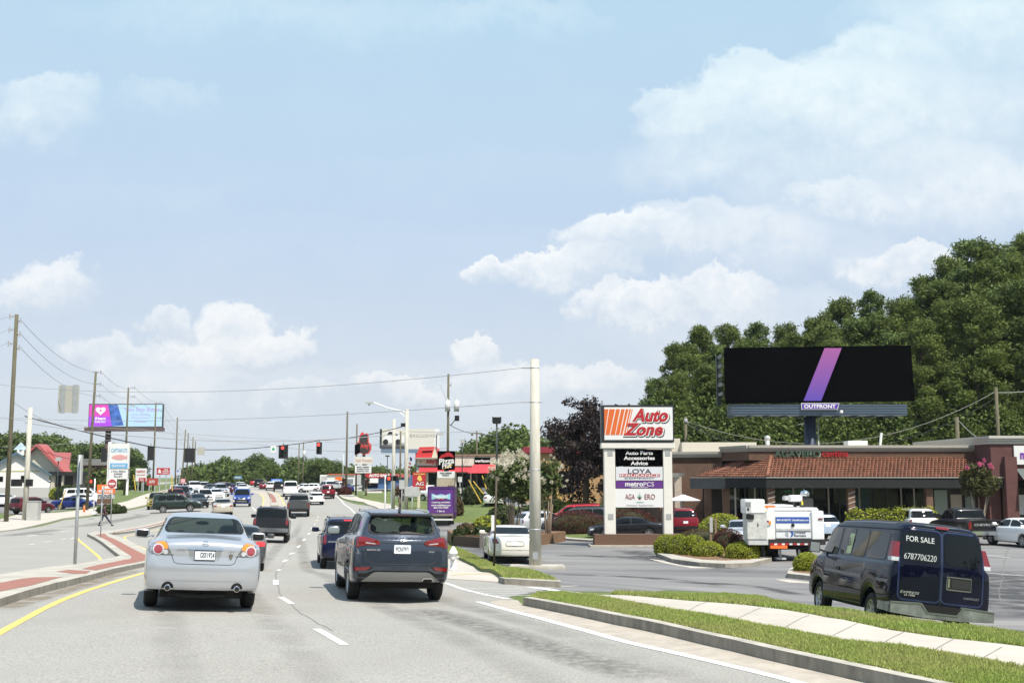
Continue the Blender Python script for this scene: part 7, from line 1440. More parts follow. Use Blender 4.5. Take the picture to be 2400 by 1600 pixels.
# red crest sign
Y0 = 110.; t = thing('crest_sign', (P3(982, 1118, Y0).x, Y0, gy(982, Y0).z), 'square red sign with yellow crest in front of the purple truck', 'sign'); o = t.location
sb('panel', 967, 998.5, 1106, 1146, -.12, .12, pm('crest_red', (.40, .02, .03))); sb('post', 979, 985, 1145, 1190, -.05, .1, M_creamw); text('lettering', 'SOUTHERN', pm('crest_yellow', (.7, .5, .12)), t, (P3(983, 1118, Y0).x - o.x, -.14, zof(1200, 1110.5, Y0) - o.z), size=1, width=1.1, height=.14, bold=.03)
poly_px([(978, 1122), (981, 1114), (986, 1114), (990, 1124), (984, 1128)], -.15, -.121, 'lion_emblem', MATS['crest_yellow']); text('lettering', 'AG', M_pan, t, (P3(984, 1118, Y0).x - o.x, -.14, zof(1200, 1133, Y0) - o.z), size=1, width=.8, height=.35, bold=.02); text('lettering', 'SCHOOLS', MATS['crest_yellow'], t, (P3(983, 1118, Y0).x - o.x, -.14, zof(1200, 1142, Y0) - o.z), size=1, width=.8, height=.12, bold=.03)
# red-awning restaurant row
Y0 = 150.; s_ = F / Y0; t = thing('restaurant_building', (P3(1080, 1118, Y0).x, Y0, gy(1080, Y0).z - .3), 'cream shop row with red awnings and a steep red roof at its left end', 'building'); o = t.location
sb('wall', 976, 1230, 1066, 1155, 0, 14, pm('cream_render', (.60, .56, .48), rough=.8)); sb('parapet_trim', 1030, 1230, 1064, 1067.5, -.2, .3, pm('brown_trim', (.26, .16, .11)))
poly_px([(973, 1072), (983, 1047.5), (1019, 1046.5), (1027, 1072)], -.5, 8, 'red_roof', pm('roof_red', (.62, .035, .04), rough=.5)); poly_px([(1012, 1072), (1019, 1047), (1027, 1072)], -.56, -.51, 'roof_gable', pm('gable_cream', (.62, .56, .42))); poly_px([(990, 1057), (1013, 1056), (1013, 1059), (989, 1060)], -.55, -.505, 'roof_slot', M_blk)
sb('eave', 972, 1030, 1072, 1075, -.8, 0, M_corn); sb('brick_band', 978, 1110, 1091, 1094, -.1, -.003, M_bm)
m = MB(); z0, z1 = zof(1200, 1105, Y0) - o.z, zof(1200, 1095, Y0) - o.z; xa, xb = P3(984, 1118, Y0).x - o.x, P3(1112, 1118, Y0).x - o.x; m.add([(xa, -.1, z1), (xb, -.1, z1), (xb, -1.1, z0), (xa, -1.1, z0)], [(0, 1, 2, 3)]); xa, xb = P3(1097, 1118, Y0).x - o.x, P3(1160, 1118, Y0).x - o.x; z0, z1 = zof(1200, 1108, Y0) - o.z, zof(1200, 1088, Y0) - o.z; m.add([(xa + .7, -.12, z1), (xb, -.12, z1), (xb, -1.4, z0), (xa, -1.4, z0)], [(0, 1, 2, 3)]); m.build('awning', pm('awning_red', (.66, .03, .045), rough=.6), t)
sb('shop_window', 1004, 1225, 1108, 1142, -.06, -.004, M_dark); [sb('pillar', a, a + 3, 1105, 1150, -.4, -.07, M_creamw) for a in (1001, 1067, 1102, 1150)]
text('lettering', "Arby's", M_red2, t, (P3(1011, 1118, Y0).x - o.x, -.1, zof(1200, 1082, Y0) - o.z), size=1, width=1.5, height=.75, bold=.04); sb('sign_panel', 1112, 1149, 1072, 1087, -.12, -.003, M_blk); text('lettering', 'verizon', M_pan, t, (P3(1130, 1118, Y0).x - o.x, -.14, zof(1200, 1079.5, Y0) - o.z), size=1, width=1.95, height=.38, bold=.04)
sb('wall_lamps', 985, 987, 1080, 1083, -.1, -.003, M_black)
# tan building behind the dark tree
Y0 = 112.; t = thing('shop_building', (P3(1320, 1118, Y0).x, Y0, gy(1320, Y0).z - .3), 'ochre tan building with dark red cornice behind the copper-leaved tree', 'building'); o = t.location
sb('wall', 1232, 1450, 1062, 1185, 0, 16, pm('ochre_render', (.42, .26, .13), rough=.85, var=.1)); sb('cornice', 1226, 1300, 1047, 1061, -.4, 16, pm('cornice_crimson', (.22, .02, .035))); sb('cornice', 1300, 1352, 1047, 1056, -.3, 16, M_corn); sb('cornice', 1352, 1455, 1056, 1062, -.4, 16, MATS['cornice_crimson']); sb('red_band', 1232, 1300, 1152, 1156, -.1, -.004, M_red2); sb('shop_window', 1310, 1345, 1105, 1155, -.08, -.005, M_dark)
# car sales buildings
Y0 = 205.; s_ = F / Y0; t = thing('car_sales_building', (P3(900, 1118, Y0).x, Y0, gy(900, Y0).z - .3), 'blue walled car sales building with red fascia and white letters', 'building'); o = t.location
sb('wall', 858, 960, 1112, 1145, 0, 12, pm('wall_blue', (.05, .12, .28), rough=.7)); sb('fascia', 856, 918, 1109, 1119, -.6, 0, M_red2); sb('fascia', 918, 962, 1110, 1118, -.5, 0, pm('fascia_faded', (.45, .10, .09))); text('lettering', 'AUTO SALES', M_pan, t, (P3(890, 1118, Y0).x - o.x, -.65, zof(1200, 1113.5, Y0) - o.z), size=1, width=3.7, height=.5, bold=.05)
sb('white_sign', 858, 888, 1120, 1131, -1.2, -.6, M_pan); sb('shop_window', 858, 886, 1132, 1142, -.1, -.004, M_dark)
Y0 = 245.; t = thing('shop_building', (P3(795, 1118, Y0).x, Y0, gy(795, Y0).z - .3), 'long low white shop with thin red roof line beyond the car sales row', 'building'); o = t.location
sb('wall', 750, 832, 1112, 1136, 0, 10, M_pan); sb('roof_line', 768, 832, 1110, 1112, -.3, 8, pm('orange_line', (.6, .12, .05))); sb('poster', 786, 801, 1117, 1126, -.1, -.004, M_org); sb('panel', 753, 767, 1115, 1128, -.1, -.004, pm('panel_grey', (.45, .44, .44), var=.3, scale=2)); sb('shop_window', 805, 828, 1122, 1132, -.1, -.004, pm('window_grey', (.2, .22, .25)))
# lower signs by the clipped shrub
small_sign(831, 857, 1139, 1150, 165, M_pan, 'low white board with dark letters beneath the hat-shaped sign', (('OPEN', .6, .45, .6, .5),), 2, M_ink)
# flag
t, h = pole('flagpole', 960, 128, 1066, .04, .03, M_steel, 'thin flagpole leaning over the street with a striped flag', 'flagpole', n=6); m = MB(); Ws = []
for i in range(5):
    for j in range(3): pass
s_ = F / 128
def flagstrip(x0, x1, y0, y1, mt, nm): 
    m = MB(); n = 6; v = []
    for k in range(n + 1):
        f = k / n; X = (x0 + (x1 - x0) * f) / s_; sg_ = .06 * math.sin(f * 7); v += [(X, sg_ - .1, h - (y0 + f * 3) / s_), (X - .02, sg_ - .1 + .03, h - (y1 + f * 3) / s_)]
    m.add(v, [(2 * k, 2 * k + 1, 2 * k + 3, 2 * k + 2) for k in range(n)]); m.build(nm, mt, t)
flagstrip(0, 5, 4, 12, pm('flag_navy', (.03, .04, .15)), 'flag_canton')
for i in range(6): flagstrip(-1 - i * 1.2, 4 - i * 1.1, 12 + i * 4, 16 + i * 4, M_red2 if i % 2 else M_pan, 'flag_stripe')

# ---- purple box truck
Y = 92.; b_ = gy(1033, Y); t = thing('box_truck', b_ + Vector((0, 0, .05)), 'purple box truck seen from behind with a catering advertisement', 'truck'); s_ = F / Y
M_pv = pm('truck_purple', (.10, .025, .19), rough=.4, coat=.4, var=.2, scale=1)
m = MB(); m.box(-1.02, 1.02, 0, 5.2, .95, 3.05); m.build('box', M_pv, t, bevel=.03); m = MB(); m.box(-1.06, 1.06, -.04, .0, 2.92, 3.1); m.box(-1.08, -1.022, -.04, .06, .9, 3.0); m.box(1.022, 1.08, -.04, .06, .9, 3.0); m.build('frame', pm('truck_dark_purple', (.06, .015, .12)), t)
m = MB(); m.box(-1.024, -1.021, .1, 5.1, 1., 2.95); m.build('side_panel', pm('side_grey', (.35, .33, .35), rough=.5, var=.1), t)
m = MB(); m.box(-1.0, 1.0, -.05, .2, .75, .949); m.build('sill', pm('dirty_metal', (.16, .13, .12), rough=.8, var=.4, scale=3), t); m = MB(); m.box(-1.0, 1.0, -.35, -.1, .42, .55); m.build('bumper', pm('bumper_white', (.6, .6, .58), rough=.5), t)
for sx in (-1, 1):
    m = MB(); m.tube([(sx * .98, 1.3, .42), (sx * .6, 1.3, .42)], .42, 18); m.build('wheel', M_tyre, t, True); m = MB(); m.box(sx * .9, sx * 1.0, -.37, -.351, .58, .72); m.build('tail_light', M_red, t)
m = MB(); m.box(-.95, .95, 5.4, 7.0, .5, 2.3); m.build('cab', M_pv, t, bevel=.1)
m = MB(); m.prism([(-.75, 2.55), (-.35, 2.4), (0, 2.5), (.35, 2.4), (.75, 2.55), (.75, 2.05), (.35, 2.15), (0, 2.05), (-.35, 2.15), (-.75, 2.05)], 'y', -.03, -.005); m.build('emblem', pm('logo_cyan', (.25, .5, .6)), t); text('lettering', 'Moose-ALO', M_pan, t, (0, -.035, 2.3), size=1, width=1.2, height=.26, bold=.04); m = MB(); m.prism([(-.4, 2.04), (.4, 2.04), (0, 2.14)], 'y', -.033, -.031); m.build('emblem_base', M_red2, t)
for s, z, w, hh in (('Catering Available', 1.83, 1.5, .15), ('www.mobilefeast.com', 1.62, 1.55, .15), ('404-767-3929', 1.42, 1.2, .15), ('f  like us', 1.15, .6, .14)): text('lettering', s, M_pan, t, (0, -.012, z), size=1, width=w, height=hh, bold=.03)

# ---- white utility truck
Y = 48.2; b_ = gy(1866, Y); t = thing('utility_truck', b_ + Vector((0, 0, .03)), 'white utility service truck with blue web address band and crane gear on top', 'truck'); s_ = F / Y; zg = b_.z
def ux(px): return P3(px, 1118, Y).x - t.location.x
def uz(py): return zof(1200, py, Y) - zg
def ub(name, x0, x1, y0, y1, d0, d1, mat, bevel=.0, par=None): m = MB(); m.box(ux(x0), ux(x1), d0, d1, uz(y1), uz(y0)); return m.build(name, mat, par or t, bevel=bevel)
M_tw = pm('truck_white', (.74, .75, .75), rough=.35, coat=.4, var=.07, scale=3); M_lgrey = pm('truck_grey', (.48, .49, .48), rough=.6, var=.2, scale=4)
ub('service_body', 1790, 1925, 1200, 1263, 0, 3.4, M_tw, .03); ub('body_top', 1798, 1918, 1191, 1199.5, .1, 3.2, M_tw, .05); ub('tailgate', 1815, 1896, 1210, 1262, -.06, -.003, pm('tailgate_white', (.70, .72, .73), rough=.3, coat=.5))
ub('side_cabinet', 1783, 1812, 1196, 1268, -.12, 3.3, M_tw, .03); ub('side_cabinet', 1897, 1926, 1198, 1266, -.12, 3.3, M_tw, .03)
ub('web_band', 1815.5, 1892.5, 1212.5, 1226.5, -.075, -.061, pm('band_cobalt', (.03, .09, .38), rough=.4)); text('lettering', '800-UR-RENTS  UnitedRentals.com', M_pan, t, (ux(1854), -.08, uz(1219.5)), size=1, width=1.32, height=.085, bold=.03)
m = MB(); m.tube([(ux(1854), -.1, uz(1231.5)), (ux(1854), -.06, uz(1231.5))], .07, 14); m.build('latch', M_black, t); ub('shelf', 1815, 1896, 1239, 1244, -.1, -.061, M_lgrey)
m = MB()
for k, mt in ((0, 0),): m.prism([(ux(1848) + .12 * math.cos(a), uz(1252) + .12 * math.sin(a)) for a in [math.pi * (q / 10 - .5) for q in range(11)]] + [(ux(1848) + .02, uz(1252) + .06), (ux(1848) + .05, uz(1252)), (ux(1848) + .02, uz(1252) - .06)], 'y', -.075, -.0615)
m.build('emblem', MATS['band_cobalt'], t); m = MB(); m.prism([(ux(1843) - .13 * math.cos(a), uz(1252) + .11 * math.sin(a)) for a in [math.pi * (q / 10 - .5) for q in range(11)]], 'y', -.073, -.0613); m.build('emblem', pm('emblem_grey', (.35, .37, .4)), t)
text('lettering', 'United', M_ink, t, (ux(1869), -.07, uz(1248.5)), size=1, width=.48, height=.09); text('lettering', 'Rentals', M_ink, t, (ux(1870), -.07, uz(1255.5)), size=1, width=.5, height=.09)
ub('tail_light', 1786, 1797, 1220.5, 1224, -.16, -.121, M_red); ub('turn_lamp', 1797, 1802, 1222, 1230, -.17, -.121, M_amber); ub('tail_light', 1913, 1923, 1215, 1218, -.16, -.121, M_red); ub('reverse_lamp', 1786, 1797, 1225, 1233, -.16, -.121, M_clear)
ub('deck', 1794, 1925, 1264, 1277, -.35, .4, pm('step_black', (.02, .02, .02), rough=.6)); m = MB(); 
for i in range(6): m.box(ux(1797 + i * 17.5), ux(1805 + i * 17.5), -.36, -.351, uz(1277), uz(1273))
m.build('reflective_tape', M_red2, t); m = MB(); [m.box(ux(1806 + i * 17.5), ux(1813 + i * 17.5), -.36, -.351, uz(1277), uz(1273)) for i in range(6)]; m.build('reflective_tape', M_pan, t)
ub('outrigger_beam', 1796, 1835, 1278, 1285, -.45, -.2, M_org); ub('beacon', 1794, 1820, 1186.5, 1191, .4, .8, M_org)
for x0, x1, nm in ((1806, 1827, 'rear'), (1880, 1905, 'rear')): m = MB(); m.tube([(ux(x0), 1.0, .46), (ux(x1), 1.0, .46)], .46, 20); m.build('wheel', M_tyre, t, True)
m = MB(); m.box(ux(1815), ux(1900), .0, 5.4, .45, .8); m.build('chassis', M_under, t); m = MB(); m.box(ux(1802), ux(1914), 3.6, 5.8, .55, 2.2); m.build('cab', M_tw, t, bevel=.12)
for a in (1814, 1858): m = MB(); m.box(ux(a), ux(a + 22), -.1, .3, .04, .12); m.tube([(ux(a + 11), .1, .1), (ux(a + 11), .1, .55)], .05, 8); m.build('outrigger_foot', M_lgrey, t)
# welder and compressor cabinet at the left corner, crane head at the right
w1 = thing('equipment_cabinet', t.location + Vector((ux(1760), -.9, 0)), 'tall dusty white equipment cabinet with control panel left of the utility truck', 'equipment'); wo = w1.location
def wbx(name, x0, x1, y0, y1, d0, d1, mat, bevel=0.): m = MB(); m.box(ux(x0) - ux(1760), ux(x1) - ux(1760), d0, d1, uz(y1), uz(y0)); return m.build(name, mat, w1, bevel=bevel)
wbx('housing', 1734, 1780, 1170, 1203, 0, .9, M_tw, .03); wbx('control_face', 1736, 1748, 1175, 1202, -.02, -.002, M_lgrey); wbx('vent', 1737, 1747, 1177, 1187, -.035, -.021, pm('vent_grey', (.2, .21, .21))); wbx('gauge', 1739, 1743, 1190, 1196, -.035, -.021, M_black); wbx('lamp_bar', 1737, 1754, 1205, 1216, -.05, .1, M_black, .02)
wbx('lower_cabinet', 1739, 1784, 1204, 1262, .02, .95, pm('dusty_white', (.50, .51, .48), rough=.7, var=.25, scale=5)); wbx('base', 1741, 1786, 1263, 1275, .05, .9, M_lgrey); wbx('latch', 1762, 1764, 1226, 1232, .0, .019, M_black); wbx('leg', 1745, 1752, 1275, 1300, .3, .5, M_under); wbx('leg', 1774, 1781, 1275, 1300, .3, .5, M_under); wbx('side_motor', 1764, 1788, 1190, 1203, .1, .8, pm('cream_motor', (.62, .6, .5), rough=.6), .05)
c1 = thing('crane_head', t.location + Vector((ux(1895), 1.2, uz(1200))), 'white and black crane head mounted on top of the utility truck', 'crane'); 
def cbx(name, x0, x1, y0, y1, d0, d1, mat, bevel=0.): m = MB(); m.box(ux(x0) - ux(1895), ux(x1) - ux(1895), d0, d1, uz(y1) - uz(1200), uz(y0) - uz(1200)); return m.build(name, mat, c1, bevel=bevel)
cbx('pedestal', 1893, 1918, 1170, 1199, -.3, .3, pm('crane_black', (.03, .03, .032), rough=.5, var=.3, scale=9), .03); cbx('boom', 1863, 1893, 1162, 1178, -.25, .25, M_tw, .04); cbx('boom_tip', 1850, 1863, 1164, 1175, -.2, .2, M_lgrey, .03); cbx('warning_label', 1889, 1893, 1176, 1186, -.32, -.301, pm('label_yellow', (.6, .5, .04))); cbx('strut', 1876, 1880, 1178, 1199, -.1, .1, M_black)
m = MB(); m.ball((ux(1902) - ux(1895), 0, uz(1160) - uz(1200)), (.2, .2, .17), 14, 8); m.build('winch_drum', M_chrome, c1, True); m = MB(); m.tube([(-.02, -.2, .85), (.05, -.2, 1.1), (.4, -.2, 1.05), (.42, -.2, .7)], .03, 6); m.build('handrail', M_black, c1, True)

# parasol
Y = 79.; b_ = gy(1603, Y); t = thing('parasol', b_, 'white patio parasol open beside the left wing of the restaurant', 'parasol'); z1 = zof(1603, 1158, Y) - b_.z; z0 = zof(1603, 1172, Y) - b_.z; m = MB(); m.tube([(0, 0, 0), (0, 0, z1)], .03, 8); m.build('pole', M_steel, t)
m = MB(); n = 8; R_ = 1.2; m.add([(0, 0, z1)] + [(R_ * math.cos(2 * math.pi * k / n), R_ * math.sin(2 * math.pi * k / n), z0) for k in range(n)] + [(0, 0, z1 - .04)] + [(R_ * .98 * math.cos(2 * math.pi * k / n), R_ * .98 * math.sin(2 * math.pi * k / n), z0 - .03) for k in range(n)], [(0, 1 + k, 1 + (k + 1) % n) for k in range(n)] + [(n + 1, n + 2 + (k + 1) % n, n + 2 + k) for k in range(n)]); m.build('canopy', pm('canvas_white', (.8, .8, .8), rough=.8), t)
# wooden sign posts in the planted island
b_ = gnd(1672, 1292); t = thing('notice_board', b_, 'grey notice seen edge-on on two weathered wooden posts in the planted island', 'sign'); M_post = pm('weathered_post', (.22, .16, .10), rough=.9, var=.3, scale=8, stretch=(6, 6, .6)); s_ = F / 46.5
for x, z in ((-.12, 1.45), (.14, 1.62)): m = MB(); m.box(x - .055, x + .055, -.05, .05, -.1, z); m.build('post', M_post, t)
m = MB(); m.box(-.17, -.02, -.09, -.051, .95, 1.7); m.build('panel', M_alu, t)
# island kerbs, planting beds
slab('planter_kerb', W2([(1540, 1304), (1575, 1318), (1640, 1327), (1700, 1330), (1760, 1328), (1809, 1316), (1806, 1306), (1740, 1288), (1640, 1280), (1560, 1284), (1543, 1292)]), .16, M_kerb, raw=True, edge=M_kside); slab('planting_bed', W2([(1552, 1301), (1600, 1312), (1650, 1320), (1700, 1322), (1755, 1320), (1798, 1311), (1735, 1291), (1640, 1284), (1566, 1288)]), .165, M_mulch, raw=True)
sheet('kerb_apron', [[(1520, 1309), (1545, 1312), (1600, 1325), (1680, 1331), (1620, 1331), (1560, 1320)]], .010, M_walk)
slab('planter_kerb', W2([(1845, 1354), (1900, 1360), (1990, 1364), (2060, 1350), (1960, 1330), (1880, 1330), (1850, 1342)]), .16, M_kerb, raw=True, edge=M_kside); slab('planting_bed', W2([(1858, 1350), (1900, 1355), (1980, 1357), (2040, 1348), (1955, 1333), (1880, 1333)]), .165, M_mulch, raw=True); sheet('kerb_apron', [[(1815, 1357), (1845, 1358), (1900, 1364), (1900, 1367), (1850, 1365)]], .010, M_walk)
slab('planter_kerb', W2([(1300, 1257), (1330, 1266), (1392, 1270), (1397, 1263), (1545, 1252), (1530, 1240), (1300, 1240)]), .12, M_kerb, raw=True, edge=M_kside); slab('lawn', W2([(1312, 1257), (1335, 1263), (1388, 1267), (1395, 1260), (1535, 1250), (1524, 1242), (1312, 1242)]), .126, M_grass, raw=True)
slab('planter_kerb', W2([(1690, 1255), (2400, 1258), (2400, 1244), (1690, 1242)]), .12, M_kerb, raw=True)
# stone retaining wall and planted bank behind the cream saloon
t = thing('retaining_wall', gy(1100, 62), 'low stone retaining wall with rounded grey end behind the cream saloon', 'wall'); o = t.location; P0 = gy(1062, 64); P1 = gy(1124, 61.5); P2 = gy(1155, 61); P3_ = gy(1215, 62.5); m = MB()
for A, B, hh in ((P0, P1, .55),): 
    d = (B - A).normalized(); n_ = Vector((-d.y, d.x, 0)) * .3; v = [p - o + Vector((0, 0, z)) for z in (-.3, hh) for p in (A, B, B + n_, A + n_)]; m.add(v, [(0, 1, 2, 3), (7, 6, 5, 4), (0, 4, 5, 1), (1, 5, 6, 2), (2, 6, 7, 3), (3, 7, 4, 0)])
m.build('timber_edge', pm('timber_dark', (.09, .06, .04), rough=.9, var=.3, scale=4, stretch=(1, 1, 8)), t)
for A, B, hh, mt, nm in ((P1, P2, .78, pm('rubble_grey', (.24, .21, .18), rough=.9, var=.2, scale=4), 'end_block'), (P2, P3_, .80, pm('rubble_stone', (.36, .28, .21), rough=.9, var=.45, scale=2.5), 'stone_wall')):
    m = MB(); d = (B - A).normalized(); n_ = Vector((-d.y, d.x, 0)) * .5; v = [p - o + Vector((0, 0, z)) for z in (-.3, hh) for p in (A, B, B + n_, A + n_)]; m.add(v, [(0, 1, 2, 3), (7, 6, 5, 4), (0, 4, 5, 1), (1, 5, 6, 2), (2, 6, 7, 3), (3, 7, 4, 0)]); m.build(nm, mt, t)
slab('planting_bank', [(P0.x, 64.6), (P3_.x, 62.9), (P3_.x + 3, 72), (P0.x - 1, 76)], .62, M_mulch, raw=True)

# ---- pedestrian crossing the road
def skin(name, pts, edges, rad, mat, parent, sub=2):
    me = bpy.data.meshes.new(name); me.from_pydata(pts, edges, []); o = bpy.data.objects.new(name, me); link(o, parent); md = o.modifiers.new('s', 'SKIN'); 
    for i, r in enumerate(rad): v = me.skin_vertices[0].data[i]; v.radius = (r, r) if not isinstance(r, tuple) else r; v.use_root = (i == 0)
    o.modifiers.new('u', 'SUBSURF').levels = sub; o.modifiers['u'].render_levels = sub
    dg = bpy.context.evaluated_depsgraph_get(); m2 = bpy.data.meshes.new_from_object(o.evaluated_get(dg)); o.modifiers.clear(); o.data = m2; m2.materials.clear(); m2.materials.append(mat); m2.polygons.foreach_set('use_smooth', [True] * len(m2.polygons)); return o
b_ = gy(243, 88); t = thing('person', b_ + Vector((0, 0, .01)), 'person in dark top and dark blue jeans striding to the right across the road', 'person'); t.scale = (.93,) * 3
M_skin = pm('skin_brown', (.16, .08, .05), rough=.6); M_top = pm('dark_top', (.05, .02, .035), rough=.85); M_jean = pm('jeans', (.025, .03, .06), rough=.85)
J = [(0, 0, .95), (0, 0, 1.15), (.03, 0, 1.36), (.04, 0, 1.50), (.07, 0, 1.60), (.08, 0, 1.72), (.02, .19, 1.40), (-.12, .22, 1.13), (-.02, .22, .92), (.03, -.19, 1.40), (.18, -.22, 1.14), (.36, -.18, 1.02),
     (.05, .09, .88), (.30, .10, .52), (.62, .10, .12), (.72, .10, .04), (-.05, -.09, .88), (-.14, -.10, .48), (-.40, -.10, .10), (-.28, -.10, .04)]
E = [(0, 1), (1, 2), (2, 3), (3, 4), (4, 5), (2, 6), (6, 7), (7, 8), (2, 9), (9, 10), (10, 11), (0, 12), (12, 13), (13, 14), (14, 15), (0, 16), (16, 17), (17, 18), (18, 19)]
rd = [.13, .12, .13, .055, .085, .075, .06, .045, .03, .06, .045, .03, .09, .06, .045, .035, .09, .06, .045, .035]
skin('body', J, E, rd, M_skin, t)
skin('shirt', [J[0], J[1], J[2], (.035, 0, 1.44), J[6], J[7], J[9], J[10]], [(0, 1), (1, 2), (2, 3), (2, 4), (4, 5), (2, 6), (6, 7)], [.155, .145, .155, .08, .08, .06, .08, .06], M_top, t)
skin('trousers', [(0, 0, 1.0)] + [J[12], J[13], (.59, .10, .16), J[16], J[17], (-.37, -.1, .14)], [(0, 1), (1, 2), (2, 3), (0, 4), (4, 5), (5, 6)], [.15, .11, .08, .065, .11, .08, .065], M_jean, t)
for x, y, a in ((.66, .10, .5), (-.33, -.10, 0)): m = MB(); m.ball((x, y, .05), (.15, .055, .05)); m.build('shoe', M_under, t, True)
m = MB(); m.ball((.07, 0, 1.70), (.11, .10, .10)); m.build('hair', M_under, t, True)
for y in (.22, -.18):
    hx_, hz_ = (-.02, .90) if y > 0 else (.38, 1.0); m = MB()
    for k in range(4): m.tube([(hx_, y + (k - 1.5) * .018, hz_), (hx_ + .02, y + (k - 1.5) * .02, hz_ - .09 - .01 * (k in (1, 2)))], .009, 5)
    m.tube([(hx_, y - .03, hz_ + .02), (hx_ + .05, y - .05, hz_ - .03)], .01, 5); m.build('fingers', M_skin, t, True)
# ---------------------------------------------------------------- trees and shrubs
def leafmat(name, c, c2, isl=.45, tr=.25): return pm(name, c, rough=.65, var=.3, scale=.35, c2=c2, island=isl, transl=tr, spec=.3)
M_pine = leafmat('pine_needles', (.155, .195, .042), (.085, .125, .03), .4, .36); M_pine2 = leafmat('pine_needles_dark', (.14, .19, .045), (.08, .12, .032))
M_decid = leafmat('leaf_green', (.12, .165, .035), (.07, .11, .028)); M_copper = leafmat('copper_leaf', (.034, .021, .018), (.018, .012, .012), tr=.12); M_crape = leafmat('crape_leaf', (.12, .15, .045), (.07, .10, .03)); M_pink = pm('pink_blossom', (.62, .14, .26), rough=.7, island=.25, transl=.3); M_wbl = pm('white_blossom', (.62, .58, .45), rough=.7, island=.15, transl=.35)
M_box = leafmat('boxwood', (.32, .34, .035), (.20, .24, .022), .4); M_barb = leafmat('barberry', (.12, .034, .026), (.07, .024, .02), .35); M_brown = leafmat('brown_shrub', (.13, .095, .035), (.07, .05, .025), .4); M_shrub = leafmat('shrub_green', (.06, .085, .022), (.03, .05, .015))
M_bark = pm('bark', (.10, .075, .055), rough=.95, var=.3, scale=4, stretch=(5, 5, .6)); M_barkp = pm('pale_bark', (.28, .22, .16), rough=.9, var=.2, scale=4)
def cloud_leaves(blobs, n, size, rnd, shell=.55, asp=1.7, droop=0., jit=.12):
    # blobs: (x,y,z,rx,ry,rz); n leaves per unit weight
    vs = []; fs = []; tot = sum(b[3] * b[5] for b in blobs)
    for b in blobs:
        k = max(3, int(n * b[3] * b[5] / tot))
        for _ in range(k):
            u = rnd.gauss(0, 1), rnd.gauss(0, 1), rnd.gauss(0, 1); l = math.sqrt(sum(c * c for c in u)) or 1; r = (shell + (1 - shell) * rnd.random()) ** .6 * (1 + jit * rnd.gauss(0, 1))
            d = Vector((u[0] / l, u[1] / l, u[2] / l)); p = Vector((b[0] + d.x * r * b[3], b[1] + d.y * r * b[4], b[2] + d.z * r * b[5]))
            a = Vector((rnd.gauss(0, 1), rnd.gauss(0, 1), rnd.gauss(0, .7) - droop)).normalized(); nn = (d + Vector((rnd.gauss(0, .6), rnd.gauss(0, .6), rnd.gauss(0, .6)))).normalized(); c = a.cross(nn)
            if c.length < .1: continue
            c.normalize(); s = size * rnd.uniform(.6, 1.4); i = len(vs); vs += [p - a * s * asp * .5, p + c * s * .5, p + a * s * asp * .5, p - c * s * .5]; fs.append((i, i + 1, i + 2, i + 3))
    return vs, fs
def pine_mesh(seed, mat, H=20., nl=44000):
    rnd = random.Random(seed); bl = []; n = 74
    for i in range(n):
        f = (i + rnd.random()) / n; z = H * (.10 + .87 * f); rad = H * (.225 * (1 - f) ** .75 * (.65 + .5 * math.sin(min(f * 3.4, 1) * 1.5)) + .02) * rnd.uniform(.6, 1.3); a = i * 2.4 + rnd.uniform(-.4, .4); rr = rad * rnd.uniform(.55, 1.0)
        s = H * rnd.uniform(.030, .060) * (1.15 - .45 * f); bl.append((math.cos(a) * rr, math.sin(a) * rr, z, s * 1.15, s * 1.15, s * .85))
    for i in range(9): f = i / 9; bl.append((rnd.uniform(-.6, .6), rnd.uniform(-.6, .6), H * (.25 + .70 * f), H * .05 * (1.2 - f), H * .05 * (1.2 - f), H * .05))
    v, f = cloud_leaves(bl, nl, .105, rnd, .3, 3.4, -.3, .2); return mesh('crown', v, f, mat), bl
def trunk_mesh(H, r, bl, rnd, mat, nlimb=14, base=.0):
    m = MB(); m.tube([(0, 0, -.5), (r * .3, 0, H * .3), (-r * .2, r * .2, H * .6), (0, 0, H * .93)], [r, r * .8, r * .55, r * .12], 8)
    for b in rnd.sample(bl, min(nlimb, len(bl))): z = max(b[2] - abs(b[0]) * .4 - .3, H * .12); m.tube([(0, 0, z), (b[0] * .5, b[1] * .5, (z + b[2]) / 2), (b[0], b[1], b[2])], [r * .3, r * .2, r * .07], 5)
    return mesh('trunk', m.v, m.f, mat, True)
PINES = []
for i in range(4):
    me, bl = pine_mesh(20 + i, M_pine if i != 2 else M_pine2); PINES.append((me, trunk_mesh(20, .3, bl, random.Random(i), M_bark), 20.))
def decid_mesh(seed, mat, H=9., W_=7., nl=7000, size=.24, clumps=46, base=.22, name='crown', sc=1.):
    rnd = random.Random(seed); bl = []
    for i in range(clumps):
        u = Vector((rnd.gauss(0, 1), rnd.gauss(0, 1), rnd.gauss(0, 1))).normalized(); r = rnd.uniform(.35 if sc < 1 else .55, .95 if sc < 1 else .86); s = rnd.uniform(.13, .24) * W_ * sc
        bl.append((u.x * r * W_ / 2, u.y * r * W_ / 2, H * (base + (1 - base) / 2) + u.z * r * H * (1 - base) / 2, s, s, s * .75))
    v, f = cloud_leaves(bl, nl, size, rnd, .4, 1.5); return mesh(name, v, f, mat), bl
DEC = []
for i in range(3):
    me, bl = decid_mesh(50 + i, M_decid, 10, 9, 6500, .34); DEC.append((me, trunk_mesh(10, .25, bl, random.Random(i), M_bark, 10), 10.))
def plant(name, kit, pos, h, label, cat, group, wscale=1., rz=0.):
    me, tr, H = kit; t = thing(name, pos, label, cat, group, rz); s = h / H; t.scale = (s * wscale, s * wscale, s)
    for nm, m_ in (('crown', me), ('trunk', tr)):
        if m_ is None: continue
        o = bpy.data.objects.new(nm, m_); link(o, t)
    return t
